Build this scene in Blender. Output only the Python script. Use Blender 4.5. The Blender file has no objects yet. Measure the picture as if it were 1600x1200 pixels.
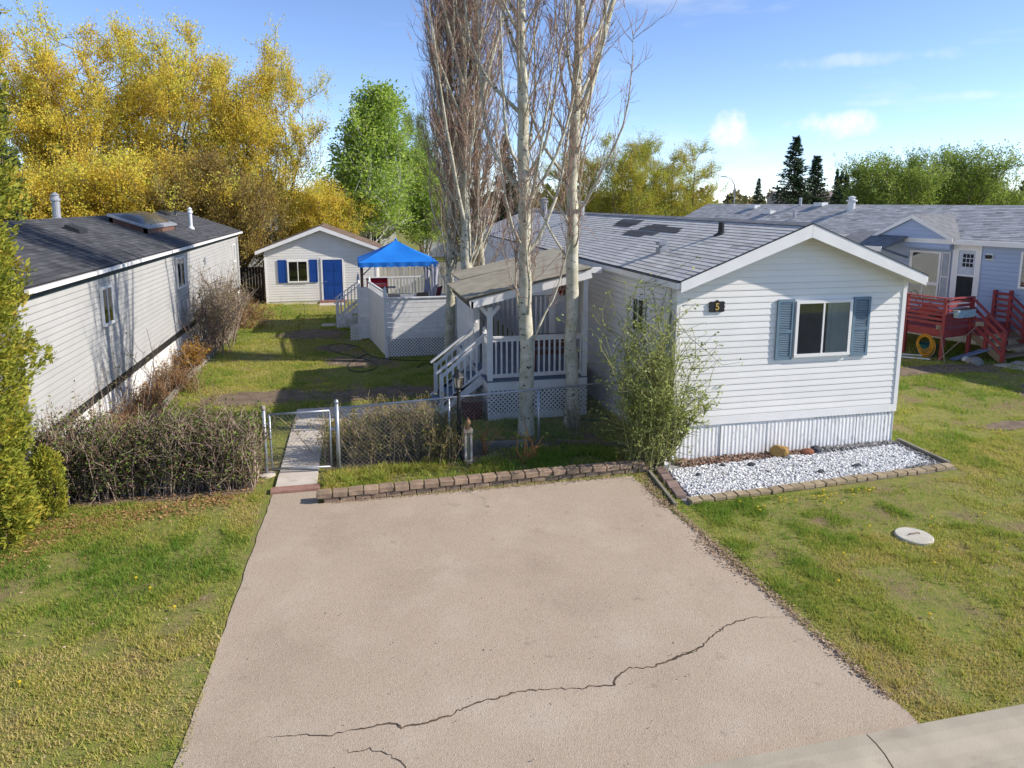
import bpy, bmesh, math, random
import numpy as np
from mathutils import Vector, Matrix, Euler

random.seed(5)
RNG = np.random.default_rng(5)
scene = bpy.context.scene
col = scene.collection
R = math.radians

# ------------------------------------------------------------------ camera
# metres; origin = front left ground corner of the white mobile home,
# X along its front wall, Y along its long side, Z up
FPX, PPY, HCAM = 1100.0, 495.0, 5.0            # focal length and principal row in photo pixels
PITCH, YAW = math.atan(180 / 1100), R(12.7)
CAM = Vector((-5.90, -12.06, HCAM))
cam_data = bpy.data.cameras.new('camera')
cam = bpy.data.objects.new('camera', cam_data)
col.objects.link(cam)
cam.location = CAM
cam.rotation_euler = (math.pi / 2 - PITCH, 0, -YAW)
cam_data.sensor_fit = 'HORIZONTAL'
cam_data.sensor_width = 36
cam_data.lens = 36 * FPX / 1600
cam_data.shift_y = -(600 - PPY) / 1600
cam_data.clip_end = 6000
scene.camera = cam

# ------------------------------------------------------------------ light
SUN_EL, SUN_AZ = R(32), R(90 + 17.5)           # azimuth clockwise from +Y
sun_vec = Vector((math.sin(SUN_AZ) * math.cos(SUN_EL), math.cos(SUN_AZ) * math.cos(SUN_EL), math.sin(SUN_EL)))
sd = bpy.data.lights.new('sun', 'SUN')
sd.energy = 3.5
sd.angle = R(0.55)
sd.color = (1.0, 0.94, 0.85)
sun = bpy.data.objects.new('sun', sd)
col.objects.link(sun)
sun.rotation_euler = sun_vec.to_track_quat('Z', 'Y').to_euler()
sun.location = (20, -10, 30)

world = bpy.data.worlds.new('World')
scene.world = world
world.use_nodes = True
wt = world.node_tree
wt.nodes.clear()
def wn(t, **k):
    n = wt.nodes.new(t)
    for a, b in k.items():
        setattr(n, a, b)
    return n
def pix_dir(u, v):
    a, b = (u - 800) / FPX, -(v - PPY) / FPX
    cp, sp, ca, sa = math.cos(PITCH), math.sin(PITCH), math.cos(YAW), math.sin(YAW)
    x, y, z = a, cp + b * sp, -sp + b * cp
    return Vector((x * ca + y * sa, -x * sa + y * ca, z))
w_out = wn('ShaderNodeOutputWorld')
w_bg = wn('ShaderNodeBackground')
w_bg.inputs['Strength'].default_value = 0.15
w_sky = wn('ShaderNodeTexSky', sky_type='NISHITA', sun_disc=False, sun_elevation=SUN_EL, sun_rotation=SUN_AZ,
           altitude=1500, air_density=0.8, dust_density=0.0, ozone_density=4.0)
w_tc = wn('ShaderNodeTexCoord')
# thin scattered cloud all round the sky: fractal noise on the view direction, stretched along the horizon
w_map = wn('ShaderNodeMapping')
w_map.inputs['Scale'].default_value = (1.6, 1.6, 7.5)
w_map.inputs['Location'].default_value = (0.3, 1.1, 0.15)
w_n = wn('ShaderNodeTexNoise')
w_n.inputs['Scale'].default_value = 2.2
w_n.inputs['Detail'].default_value = 9
w_n.inputs['Roughness'].default_value = 0.58
w_r = wn('ShaderNodeMapRange')
w_r.inputs['From Min'].default_value = 0.54
w_r.inputs['From Max'].default_value = 0.86
w_r.inputs['To Max'].default_value = 0.5
wt.links.new(w_tc.outputs['Generated'], w_map.inputs['Vector'])
wt.links.new(w_map.outputs[0], w_n.inputs['Vector'])
wt.links.new(w_n.outputs['Fac'], w_r.inputs['Value'])
mask = w_r.outputs[0]
# small fair-weather clouds low over the trees
w_n2 = wn('ShaderNodeTexNoise')
w_n2.inputs['Scale'].default_value = 16
w_n2.inputs['Detail'].default_value = 8
w_n2.inputs['Roughness'].default_value = 0.6
wt.links.new(w_tc.outputs['Generated'], w_n2.inputs['Vector'])
for (u, v, wu, hv) in ((1138, 205, 52, 34), (1285, 200, 85, 30), (1190, 222, 120, 22), (500, 222, 40, 30), (1480, 152, 150, 9), (1330, 95, 200, 14), (-500, 180, 160, 40), (2300, 190, 190, 45)):
    d = pix_dir(u, v).normalized()
    right = Vector((d.y, -d.x, 0)).normalized()
    upv = right.cross(d)
    dl = []
    for ax, s in ((right, wu / FPX), (upv, hv / FPX)):
        vm = wn('ShaderNodeVectorMath', operation='DOT_PRODUCT')
        wt.links.new(w_tc.outputs['Generated'], vm.inputs[0])
        vm.inputs[1].default_value = ax / s
        sb = wn('ShaderNodeMath', operation='SUBTRACT')
        wt.links.new(vm.outputs['Value'], sb.inputs[0])
        sb.inputs[1].default_value = d.dot(ax) / s
        sq = wn('ShaderNodeMath', operation='MULTIPLY')
        wt.links.new(sb.outputs[0], sq.inputs[0])
        wt.links.new(sb.outputs[0], sq.inputs[1])
        dl.append(sq)
    ad = wn('ShaderNodeMath', operation='ADD')
    wt.links.new(dl[0].outputs[0], ad.inputs[0])
    wt.links.new(dl[1].outputs[0], ad.inputs[1])
    front = wn('ShaderNodeVectorMath', operation='DOT_PRODUCT')   # only the near side of the sphere
    wt.links.new(w_tc.outputs['Generated'], front.inputs[0])
    front.inputs[1].default_value = d
    fr = wn('ShaderNodeMath', operation='GREATER_THAN')
    wt.links.new(front.outputs['Value'], fr.inputs[0])
    fr.inputs[1].default_value = 0.3
    # 1 - r^2 + (noise-.5)*k
    nz = wn('ShaderNodeMath', operation='MULTIPLY_ADD')
    wt.links.new(w_n2.outputs['Fac'], nz.inputs[0])
    nz.inputs[1].default_value = 3.4
    nz.inputs[2].default_value = -1.15
    df = wn('ShaderNodeMath', operation='SUBTRACT')
    wt.links.new(nz.outputs[0], df.inputs[0])
    wt.links.new(ad.outputs[0], df.inputs[1])
    mr = wn('ShaderNodeMapRange', interpolation_type='SMOOTHSTEP')
    mr.inputs['From Min'].default_value = 0.0
    mr.inputs['From Max'].default_value = 1.1
    mr.inputs['To Max'].default_value = 0.92 if hv > 24 else (0.5 if hv > 20 else 0.3)
    wt.links.new(df.outputs[0], mr.inputs['Value'])
    mu = wn('ShaderNodeMath', operation='MULTIPLY')
    wt.links.new(mr.outputs[0], mu.inputs[0])
    wt.links.new(fr.outputs[0], mu.inputs[1])
    mx = wn('ShaderNodeMath', operation='MAXIMUM')
    wt.links.new(mask, mx.inputs[0])
    wt.links.new(mu.outputs[0], mx.inputs[1])
    mask = mx.outputs[0]
w_tint = wn('ShaderNodeMixRGB', blend_type='MULTIPLY')      # a slightly rosier blue, as in spring light
w_tint.inputs['Fac'].default_value = 1
w_tint.inputs['Color2'].default_value = (0.93, 0.85, 0.85, 1)
w_mix = wn('ShaderNodeMixRGB')
w_mix.inputs['Color2'].default_value = (4.3, 4.25, 4.3, 1)
wt.links.new(mask, w_mix.inputs['Fac'])
wt.links.new(w_sky.outputs[0], w_tint.inputs['Color1'])
wt.links.new(w_tint.outputs[0], w_mix.inputs['Color1'])
wt.links.new(w_mix.outputs[0], w_bg.inputs['Color'])
wt.links.new(w_bg.outputs[0], w_out.inputs['Surface'])

scene.view_settings.view_transform = 'Standard'
scene.view_settings.look = 'None'
scene.view_settings.gamma = 1
scene.view_settings.use_curve_mapping = False
scene.view_settings.exposure = 0.86
scene.cycles.max_bounces = 6
scene.cycles.transparent_max_bounces = 12

# ------------------------------------------------------------------ pixel helpers
def on_ground(u, v, z=0.0):
    d = pix_dir(u, v)
    return CAM + d * ((z - CAM.z) / d.z)
def on_y(u, v, y):
    d = pix_dir(u, v)
    return CAM + d * ((y - CAM.y) / d.y)

# ------------------------------------------------------------------ materials
MATS = {}
def mat(name, c, c2=None, sc=4.0, rough=0.6, bump=0.0, bsc=40.0, metal=0.0, rnd=0.0, spec=0.3, stretch=(1, 1, 1), lo=0.35, hi=0.65, dirt=None, detail=6):
    """Principled material: base colour broken up by noise (c..c2), optional per-object value change, bump and dirt."""
    if name in MATS:
        return MATS[name]
    m = bpy.data.materials.new(name)
    m.use_nodes = True
    t = m.node_tree
    b = t.nodes['Principled BSDF']
    b.inputs['Roughness'].default_value = rough
    b.inputs['Metallic'].default_value = metal
    b.inputs['Specular IOR Level'].default_value = spec
    def N(tp, **k):
        n = t.nodes.new(tp)
        for a, v in k.items():
            setattr(n, a, v)
        return n
    tc = N('ShaderNodeNewGeometry')
    mp = N('ShaderNodeMapping')
    mp.inputs['Scale'].default_value = stretch
    t.links.new(tc.outputs['Position'], mp.inputs['Vector'])
    vec = mp.outputs[0]
    if c2 is None:
        c2 = tuple(x * 0.82 for x in c)
    nz = N('ShaderNodeTexNoise')
    nz.inputs['Scale'].default_value = sc
    nz.inputs['Detail'].default_value = detail
    t.links.new(vec, nz.inputs['Vector'])
    rp = N('ShaderNodeValToRGB')
    rp.color_ramp.elements[0].position = lo
    rp.color_ramp.elements[1].position = hi
    rp.color_ramp.elements[0].color = (*c, 1)
    rp.color_ramp.elements[1].color = (*c2, 1)
    t.links.new(nz.outputs['Fac'], rp.inputs['Fac'])
    out = rp.outputs['Color']
    if dirt:
        dc, dsc, dlo, dhi, dst = dirt
        mp2 = N('ShaderNodeMapping')
        mp2.inputs['Scale'].default_value = dst
        t.links.new(tc.outputs['Position'], mp2.inputs['Vector'])
        n2 = N('ShaderNodeTexNoise')
        n2.inputs['Scale'].default_value = dsc
        n2.inputs['Detail'].default_value = 8
        n2.inputs['Roughness'].default_value = 0.65
        t.links.new(mp2.outputs[0], n2.inputs['Vector'])
        mr = N('ShaderNodeMapRange')
        mr.inputs['From Min'].default_value = dlo
        mr.inputs['From Max'].default_value = dhi
        t.links.new(n2.outputs['Fac'], mr.inputs['Value'])
        mx = N('ShaderNodeMixRGB')
        mx.inputs['Color2'].default_value = (*dc, 1)
        t.links.new(mr.outputs[0], mx.inputs['Fac'])
        t.links.new(out, mx.inputs['Color1'])
        out = mx.outputs[0]
    if rnd:
        oi = N('ShaderNodeObjectInfo')
        mr = N('ShaderNodeMapRange')
        mr.inputs['To Min'].default_value = 1 - rnd
        mr.inputs['To Max'].default_value = 1 + rnd
        t.links.new(oi.outputs['Random'], mr.inputs['Value'])
        hs = N('ShaderNodeHueSaturation')
        t.links.new(out, hs.inputs['Color'])
        t.links.new(mr.outputs[0], hs.inputs['Value'])
        out = hs.outputs[0]
    t.links.new(out, b.inputs['Base Color'])
    if bump:
        n3 = N('ShaderNodeTexNoise')
        n3.inputs['Scale'].default_value = bsc
        n3.inputs['Detail'].default_value = 5
        t.links.new(vec, n3.inputs['Vector'])
        bp = N('ShaderNodeBump')
        bp.inputs['Strength'].default_value = bump
        bp.inputs['Distance'].default_value = 0.01
        t.links.new(n3.outputs['Fac'], bp.inputs['Height'])
        t.links.new(bp.outputs[0], b.inputs['Normal'])
    MATS[name] = m
    return m

def rmat(name, stops, transl=0.0, rough=0.7, noise=0.0, nsc=0.6, gloss=0.0):
    """Colour from the per-face attribute 'rnd' through a ramp; transl = share of light let through (leaves)."""
    m = bpy.data.materials.new(name)
    m.use_nodes = True
    t = m.node_tree
    t.nodes.clear()
    o = t.nodes.new('ShaderNodeOutputMaterial')
    a = t.nodes.new('ShaderNodeAttribute')
    a.attribute_name = 'rnd'
    fac = a.outputs['Fac']
    if noise:
        g = t.nodes.new('ShaderNodeNewGeometry')
        n = t.nodes.new('ShaderNodeTexNoise')
        n.inputs['Scale'].default_value = nsc
        n.inputs['Detail'].default_value = 4
        t.links.new(g.outputs['Position'], n.inputs['Vector'])
        k = t.nodes.new('ShaderNodeMath')
        k.operation = 'MULTIPLY_ADD'
        k.inputs[1].default_value = noise
        k.inputs[2].default_value = -noise / 2
        t.links.new(n.outputs['Fac'], k.inputs[0])
        s = t.nodes.new('ShaderNodeMath')
        s.operation = 'ADD'
        s.use_clamp = True
        t.links.new(k.outputs[0], s.inputs[0])
        t.links.new(fac, s.inputs[1])
        fac = s.outputs[0]
    r = t.nodes.new('ShaderNodeValToRGB')
    while len(r.color_ramp.elements) < len(stops):
        r.color_ramp.elements.new(0.5)
    for e, (p, c) in zip(r.color_ramp.elements, stops):
        e.position = p
        e.color = (*c, 1)
    t.links.new(fac, r.inputs['Fac'])
    b = t.nodes.new('ShaderNodeBsdfPrincipled')
    b.inputs['Roughness'].default_value = rough
    b.inputs['Specular IOR Level'].default_value = 0.25
    t.links.new(r.outputs[0], b.inputs['Base Color'])
    sh = b.outputs[0]
    if transl:
        tr = t.nodes.new('ShaderNodeBsdfTranslucent')
        t.links.new(r.outputs[0], tr.inputs['Color'])
        mx = t.nodes.new('ShaderNodeMixShader')
        mx.inputs[0].default_value = transl
        t.links.new(sh, mx.inputs[1])
        t.links.new(tr.outputs[0], mx.inputs[2])
        sh = mx.outputs[0]
    t.links.new(sh, o.inputs['Surface'])
    MATS[name] = m
    return m

def glass_mat(name, refl=0.25, tint=(0.85, 0.9, 0.92)):
    m = bpy.data.materials.new(name)
    m.use_nodes = True
    t = m.node_tree
    t.nodes.clear()
    o = t.nodes.new('ShaderNodeOutputMaterial')
    tr = t.nodes.new('ShaderNodeBsdfTransparent')
    tr.inputs[0].default_value = (*tint, 1)
    gl = t.nodes.new('ShaderNodeBsdfGlossy')
    gl.inputs['Roughness'].default_value = 0.03
    fz = t.nodes.new('ShaderNodeFresnel')
    fz.inputs[0].default_value = 1.5
    k = t.nodes.new('ShaderNodeMath')
    k.operation = 'MULTIPLY_ADD'
    k.inputs[1].default_value = 1.0
    k.inputs[2].default_value = refl
    t.links.new(fz.outputs[0], k.inputs[0])
    mx = t.nodes.new('ShaderNodeMixShader')
    t.links.new(k.outputs[0], mx.inputs[0])
    t.links.new(tr.outputs[0], mx.inputs[1])
    t.links.new(gl.outputs[0], mx.inputs[2])
    t.links.new(mx.outputs[0], o.inputs['Surface'])
    return m

# ------------------------------------------------------------------ mesh building
BASE = {}                                       # world offset of each parent built without rotation
class MB:
    def __init__(s):
        s.v, s.f = [], []
    def add(s, vs, fs):
        n = len(s.v)
        s.v += [tuple(x) for x in vs]
        s.f += [tuple(i + n for i in f) for f in fs]
        return s
    def box(s, x0, x1, y0, y1, z0, z1):
        return s.add([(x0, y0, z0), (x1, y0, z0), (x1, y1, z0), (x0, y1, z0), (x0, y0, z1), (x1, y0, z1), (x1, y1, z1), (x0, y1, z1)],
                     [(0, 3, 2, 1), (4, 5, 6, 7), (0, 1, 5, 4), (1, 2, 6, 5), (2, 3, 7, 6), (3, 0, 4, 7)])
    def bar(s, p, q, w, h, up=(0, 0, 1)):
        p, q, up = Vector(p), Vector(q), Vector(up)
        d = (q - p).normalized()
        if abs(d.dot(up)) > 0.98:
            up = Vector((0, 1, 0))
        a = d.cross(up).normalized()
        b = a.cross(d).normalized()
        a, b = a * w / 2, b * h / 2
        return s.add([p - a - b, p + a - b, p + a + b, p - a + b, q - a - b, q + a - b, q + a + b, q - a + b],
                     [(0, 3, 2, 1), (4, 5, 6, 7), (0, 1, 5, 4), (1, 2, 6, 5), (2, 3, 7, 6), (3, 0, 4, 7)])
    def tube(s, pts, r, n=6, cap=True):
        pts = [Vector(p) for p in pts]
        if not isinstance(r, (list, tuple)):
            r = [r] * len(pts)
        vs, fs = [], []
        ref = None
        for i, p in enumerate(pts):
            d = (pts[min(i + 1, len(pts) - 1)] - pts[max(i - 1, 0)]).normalized()
            if ref is None:
                ref = Vector((1, 0, 0)) if abs(d.x) < 0.8 else Vector((0, 1, 0))
            a = (ref - d * ref.dot(d)).normalized()
            ref = a
            b = d.cross(a)
            for k in range(n):
                t = 2 * math.pi * k / n
                vs.append(p + (a * math.cos(t) + b * math.sin(t)) * r[i])
        for i in range(len(pts) - 1):
            for k in range(n):
                k2 = (k + 1) % n
                fs.append((i * n + k, i * n + k2, (i + 1) * n + k2, (i + 1) * n + k))
        if cap:
            fs.append(tuple(range(n - 1, -1, -1)))
            fs.append(tuple((len(pts) - 1) * n + k for k in range(n)))
        return s.add(vs, fs)
    def prism(s, poly, axis, a0, a1):
        n = len(poly)
        mk = {'x': lambda p, a: (a, p[0], p[1]), 'y': lambda p, a: (p[0], a, p[1]), 'z': lambda p, a: (p[0], p[1], a)}[axis]
        vs = [mk(p, a0) for p in poly] + [mk(p, a1) for p in poly]
        fs = [tuple(range(n - 1, -1, -1)), tuple(range(n, 2 * n))]
        fs += [(i, (i + 1) % n, (i + 1) % n + n, i + n) for i in range(n)]
        return s.add(vs, fs)
    def lathe(s, prof, c, n=12):
        vs, fs = [], []
        for r, z in prof:
            for k in range(n):
                t = 2 * math.pi * k / n
                vs.append((c[0] + r * math.cos(t), c[1] + r * math.sin(t), c[2] + z))
        m = len(prof)
        for i in range(m - 1):
            for k in range(n):
                k2 = (k + 1) % n
                fs.append((i * n + k, i * n + k2, (i + 1) * n + k2, (i + 1) * n + k))
        fs.append(tuple(range(n - 1, -1, -1)))
        fs.append(tuple((m - 1) * n + k for k in range(n)))
        return s.add(vs, fs)
    def lattice(s, P, U, V, w, h, pitch, sw, th):
        """diagonal strips in both directions clipped to a w x h rectangle at P with axes U, V"""
        P, U, V = Vector(P), Vector(U), Vector(V)
        Nn = U.cross(V).normalized()
        for sgn in (1, -1):
            c = -h if sgn == 1 else 0.0
            top = w if sgn == 1 else w + h
            c += pitch * 0.5
            while c < top:
                if sgn == 1:      # x - y = c
                    x0, x1 = max(0, c), min(w, c + h)
                    a, b = (x0, x0 - c), (x1, x1 - c)
                else:             # x + y = c
                    x0, x1 = max(0, c - h), min(w, c)
                    a, b = (x0, c - x0), (x1, c - x1)
                if x1 - x0 > 0.01:
                    o = Nn * th * 0.5 * sgn
                    s.bar(P + U * a[0] + V * a[1] + o, P + U * b[0] + V * b[1] + o, sw, th, Nn)
                c += pitch
        return s
    def mesh(s, name):
        me = bpy.data.meshes.new(name)
        me.from_pydata(s.v, [], s.f)
        me.update()
        return me
    def build(s, name, m, parent=None, smooth=False, kind=None):
        b = BASE.get(parent.name, None) if parent else None
        if b is not None and b.length > 0:
            s.v = [(x - b.x, y - b.y, z - b.z) for x, y, z in s.v]
        return link(name, s.mesh(name), m, parent, smooth, kind)

def link(name, me, m, parent=None, smooth=False, kind=None):
    o = bpy.data.objects.new(name, me)
    col.objects.link(o)
    if m is not None and len(me.materials) == 0:
        me.materials.append(m)
    if smooth:
        me.polygons.foreach_set('use_smooth', [True] * len(me.polygons))
    if parent:
        o.parent = parent
        if parent.name in BASE:
            BASE[o.name] = BASE[parent.name]
    if kind:
        o['kind'] = kind
    return o

def piece(name, me, parent, loc, rot=(0, 0, 0), scale=(1, 1, 1)):
    o = bpy.data.objects.new(name, me)
    col.objects.link(o)
    o.parent = parent
    b = BASE.get(parent.name, Vector())
    o.location = Vector(loc) - b
    o.rotation_euler = rot
    o.scale = scale
    return o

def tag(o, label, cat, group=None):
    o['label'] = label
    o['category'] = cat
    if group:
        o['group'] = group
    return o

def thing(name, label, cat, loc=(0, 0, 0), rotz=None, group=None):
    o = bpy.data.objects.new(name, None)
    o.empty_display_size = 0.2
    col.objects.link(o)
    o.location = loc
    if rotz is not None:
        o.rotation_euler = (0, 0, rotz)
        BASE[o.name] = Vector((0, 0, 0))       # built in its own frame
    else:
        BASE[o.name] = Vector(loc)             # parts are given in world coordinates
    return tag(o, label, cat, group)

def struct(o):
    o['kind'] = 'structure'
    return o

def np_mesh(name, verts, faces, rnd=None):
    """verts (n,3), faces (m,k) numpy"""
    me = bpy.data.meshes.new(name)
    m, k = faces.shape
    me.vertices.add(len(verts))
    me.vertices.foreach_set('co', np.ascontiguousarray(verts, dtype=np.float32).ravel())
    me.loops.add(m * k)
    me.loops.foreach_set('vertex_index', np.ascontiguousarray(faces, dtype=np.int32).ravel())
    me.polygons.add(m)
    me.polygons.foreach_set('loop_start', np.arange(0, m * k, k, dtype=np.int32))
    try:
        me.polygons.foreach_set('loop_total', np.full(m, k, dtype=np.int32))
    except Exception:
        pass
    me.update(calc_edges=True)
    if rnd is not None:
        a = me.attributes.new('rnd', 'FLOAT', 'FACE')
        a.data.foreach_set('value', np.ascontiguousarray(rnd, dtype=np.float32))
    return me

def vnoise(x, y, sc, seed=0):
    """smooth value noise in 2D, numpy, 0..1"""
    r = np.random.default_rng(seed).random((64, 64))
    x, y = x * sc + 1000, y * sc + 1000
    xi, yi = np.floor(x).astype(int), np.floor(y).astype(int)
    fx, fy = x - xi, y - yi
    fx, fy = fx * fx * (3 - 2 * fx), fy * fy * (3 - 2 * fy)
    g = lambda a, b: r[a % 64, b % 64]
    return (g(xi, yi) * (1 - fx) + g(xi + 1, yi) * fx) * (1 - fy) + (g(xi, yi + 1) * (1 - fx) + g(xi + 1, yi + 1) * fx) * fy

def leaf_quads(P, size, rng, up=0.0, aspect=0.55, D=None):
    """one small rhombus per point; D = optional preferred long direction"""
    n = len(P)
    d = rng.normal(size=(n, 3))
    if D is not None:
        d = d * 0.5 + D
    d[:, 2] += up
    d /= np.linalg.norm(d, axis=1)[:, None] + 1e-9
    e = np.cross(d, rng.normal(size=(n, 3)))
    e /= np.linalg.norm(e, axis=1)[:, None] + 1e-9
    s = size * (0.6 + 0.8 * rng.random(n))[:, None]
    v = np.stack([P, P + d * s * 0.5 + e * s * aspect * 0.5, P + d * s, P + d * s * 0.5 - e * s * aspect * 0.5], 1).reshape(-1, 3)
    return v, np.arange(n * 4).reshape(n, 4)

class Sticks:
    """many thin tapered tubes gathered into one mesh (all quads)"""
    def __init__(s):
        s.V, s.F, s.n, s.rn = [], [], 0, []
    def add(s, pts, rad, k=3, rv=0.5):
        pts = np.asarray(pts, float)
        m = len(pts)
        rad = np.asarray(rad, float)
        d = np.gradient(pts, axis=0)
        d /= np.linalg.norm(d, axis=1)[:, None] + 1e-9
        ref = np.array([1.0, 0.13, 0.07]) if abs(d[0, 0]) < 0.75 else np.array([0.1, 1.0, 0.05])
        a = ref - d * (d @ ref)[:, None]
        a /= np.linalg.norm(a, axis=1)[:, None] + 1e-9
        b = np.cross(d, a)
        th = np.arange(k) * 2 * np.pi / k
        ring = pts[:, None, :] + rad[:, None, None] * (a[:, None, :] * np.cos(th)[None, :, None] + b[:, None, :] * np.sin(th)[None, :, None])
        s.V.append(ring.reshape(-1, 3))
        i = (np.arange(m - 1)[:, None] * k + np.arange(k)[None, :])
        j = (np.arange(m - 1)[:, None] * k + (np.arange(k)[None, :] + 1) % k)
        s.F.append(np.stack([i, j, j + k, i + k], -1).reshape(-1, 4) + s.n)
        s.rn.append(np.full((m - 1) * k, rv))
        s.n += m * k
    def mesh(s, name):
        me = np_mesh(name, np.concatenate(s.V), np.concatenate(s.F), np.concatenate(s.rn))
        me.polygons.foreach_set('use_smooth', [True] * len(me.polygons))
        return me

def grow(rng, p, d, L, n, wob, trop):
    """a wandering polyline"""
    pts = [np.array(p, float)]
    d = np.array(d, float)
    for i in range(n):
        d = d + rng.normal(size=3) * wob + np.array([0, 0, trop])
        d /= np.linalg.norm(d)
        pts.append(pts[-1] + d * L / n)
    return np.array(pts)

def rand_dir(rng, elev_lo, elev_hi, az=None):
    e = R(elev_lo + (elev_hi - elev_lo) * rng.random())
    a = rng.random() * 2 * math.pi if az is None else az
    return np.array([math.cos(e) * math.cos(a), math.cos(e) * math.sin(a), math.sin(e)])
# ------------------------------------------------------------------ shared materials
M_SID = mat('white_vinyl', (0.83, 0.795, 0.745), (0.79, 0.755, 0.705), sc=1.2, rough=0.42, rnd=0.02, bump=0.05, bsc=60, dirt=((0.5, 0.49, 0.45), 0.9, 0.62, 0.95, (1, 1, 2.5)))
M_TRIM = mat('white_trim', (0.83, 0.80, 0.76), (0.78, 0.75, 0.71), sc=3, rough=0.4)
M_WHITE = mat('white_painted_wood', (0.80, 0.78, 0.75), (0.71, 0.69, 0.665), sc=5, rough=0.55, rnd=0.03, bump=0.1, bsc=50, dirt=((0.42, 0.42, 0.42), 2.2, 0.6, 0.85, (1, 1, 1)))
M_DARKGL = mat('painted_dark_depth', (0.035, 0.037, 0.04), (0.02, 0.02, 0.022), rough=0.8)  # near-black colour painted for unlit depth behind panes and under floors
M_GLASS = glass_mat('window_glass', 0.03)
M_METAL = mat('galvanised_metal', (0.42, 0.44, 0.47), (0.33, 0.35, 0.38), sc=8, rough=0.42, metal=0.6)
M_GREYVENT = mat('grey_vent_metal', (0.40, 0.41, 0.43), (0.3, 0.31, 0.33), sc=6, rough=0.5, metal=0.3)
M_BLACK = mat('black_plastic', (0.02, 0.02, 0.022), (0.03, 0.03, 0.03), rough=0.45)
M_CURT = mat('curtain_cloth', (0.62, 0.60, 0.54), (0.5, 0.48, 0.44), sc=2, rough=0.9)
M_SOIL = mat('bare_soil', (0.22, 0.16, 0.11), (0.135, 0.095, 0.065), sc=3.5, rough=0.95, bump=0.8, bsc=25)
M_CONC = mat('concrete_walk', (0.60, 0.53, 0.44), (0.50, 0.43, 0.355), sc=2.4, rough=0.85, bump=0.25, bsc=80, rnd=0.06, dirt=((0.34, 0.27, 0.21), 3, 0.55, 0.8, (1, 1, 1)))

# ------------------------------------------------------------------ ground, driveway, road
def ground_material():
    m = bpy.data.materials.new('lawn_ground')
    m.use_nodes = True
    t = m.node_tree
    b = t.nodes['Principled BSDF']
    b.inputs['Roughness'].default_value = 0.95
    b.inputs['Specular IOR Level'].default_value = 0.1
    g = t.nodes.new('ShaderNodeNewGeometry')
    def noise(sc, det, lo, hi):
        n = t.nodes.new('ShaderNodeTexNoise')
        n.inputs['Scale'].default_value = sc
        n.inputs['Detail'].default_value = det
        n.inputs['Roughness'].default_value = 0.65
        t.links.new(g.outputs['Position'], n.inputs['Vector'])
        r = t.nodes.new('ShaderNodeMapRange')
        r.inputs['From Min'].default_value = lo
        r.inputs['From Max'].default_value = hi
        t.links.new(n.outputs['Fac'], r.inputs['Value'])
        return r.outputs[0]
    def mix(f, a, c):
        x = t.nodes.new('ShaderNodeMixRGB')
        t.links.new(f, x.inputs[0])
        for i, k in ((1, a), (2, c)):
            if isinstance(k, tuple):
                x.inputs[i].default_value = (*k, 1)
            else:
                t.links.new(k, x.inputs[i])
        return x.outputs[0]
    c = mix(noise(0.55, 5, 0.35, 0.65), (0.26, 0.265, 0.05), (0.36, 0.30, 0.11))
    c = mix(noise(7, 8, 0.4, 0.62), c, (0.18, 0.23, 0.035))
    c = mix(noise(0.9, 7, 0.50, 0.66), c, (0.26, 0.19, 0.105))
    c = mix(noise(30, 6, 0.50, 0.68), c, (0.19, 0.14, 0.08))
    t.links.new(c, b.inputs['Base Color'])
    n = t.nodes.new('ShaderNodeTexNoise')
    n.inputs['Scale'].default_value = 60
    n.inputs['Detail'].default_value = 6
    t.links.new(g.outputs['Position'], n.inputs['Vector'])
    bp = t.nodes.new('ShaderNodeBump')
    bp.inputs['Strength'].default_value = 0.9
    bp.inputs['Distance'].default_value = 0.03
    t.links.new(n.outputs['Fac'], bp.inputs['Height'])
    t.links.new(bp.outputs[0], b.inputs['Normal'])
    return m
M_GROUND = ground_material()
gm = MB()
gm.add([(-2500, -2500, 0), (2500, -2500, 0), (2500, 2500, 0), (-2500, 2500, 0)], [(0, 1, 2, 3)])
struct(gm.build('ground', M_GROUND))

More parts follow.
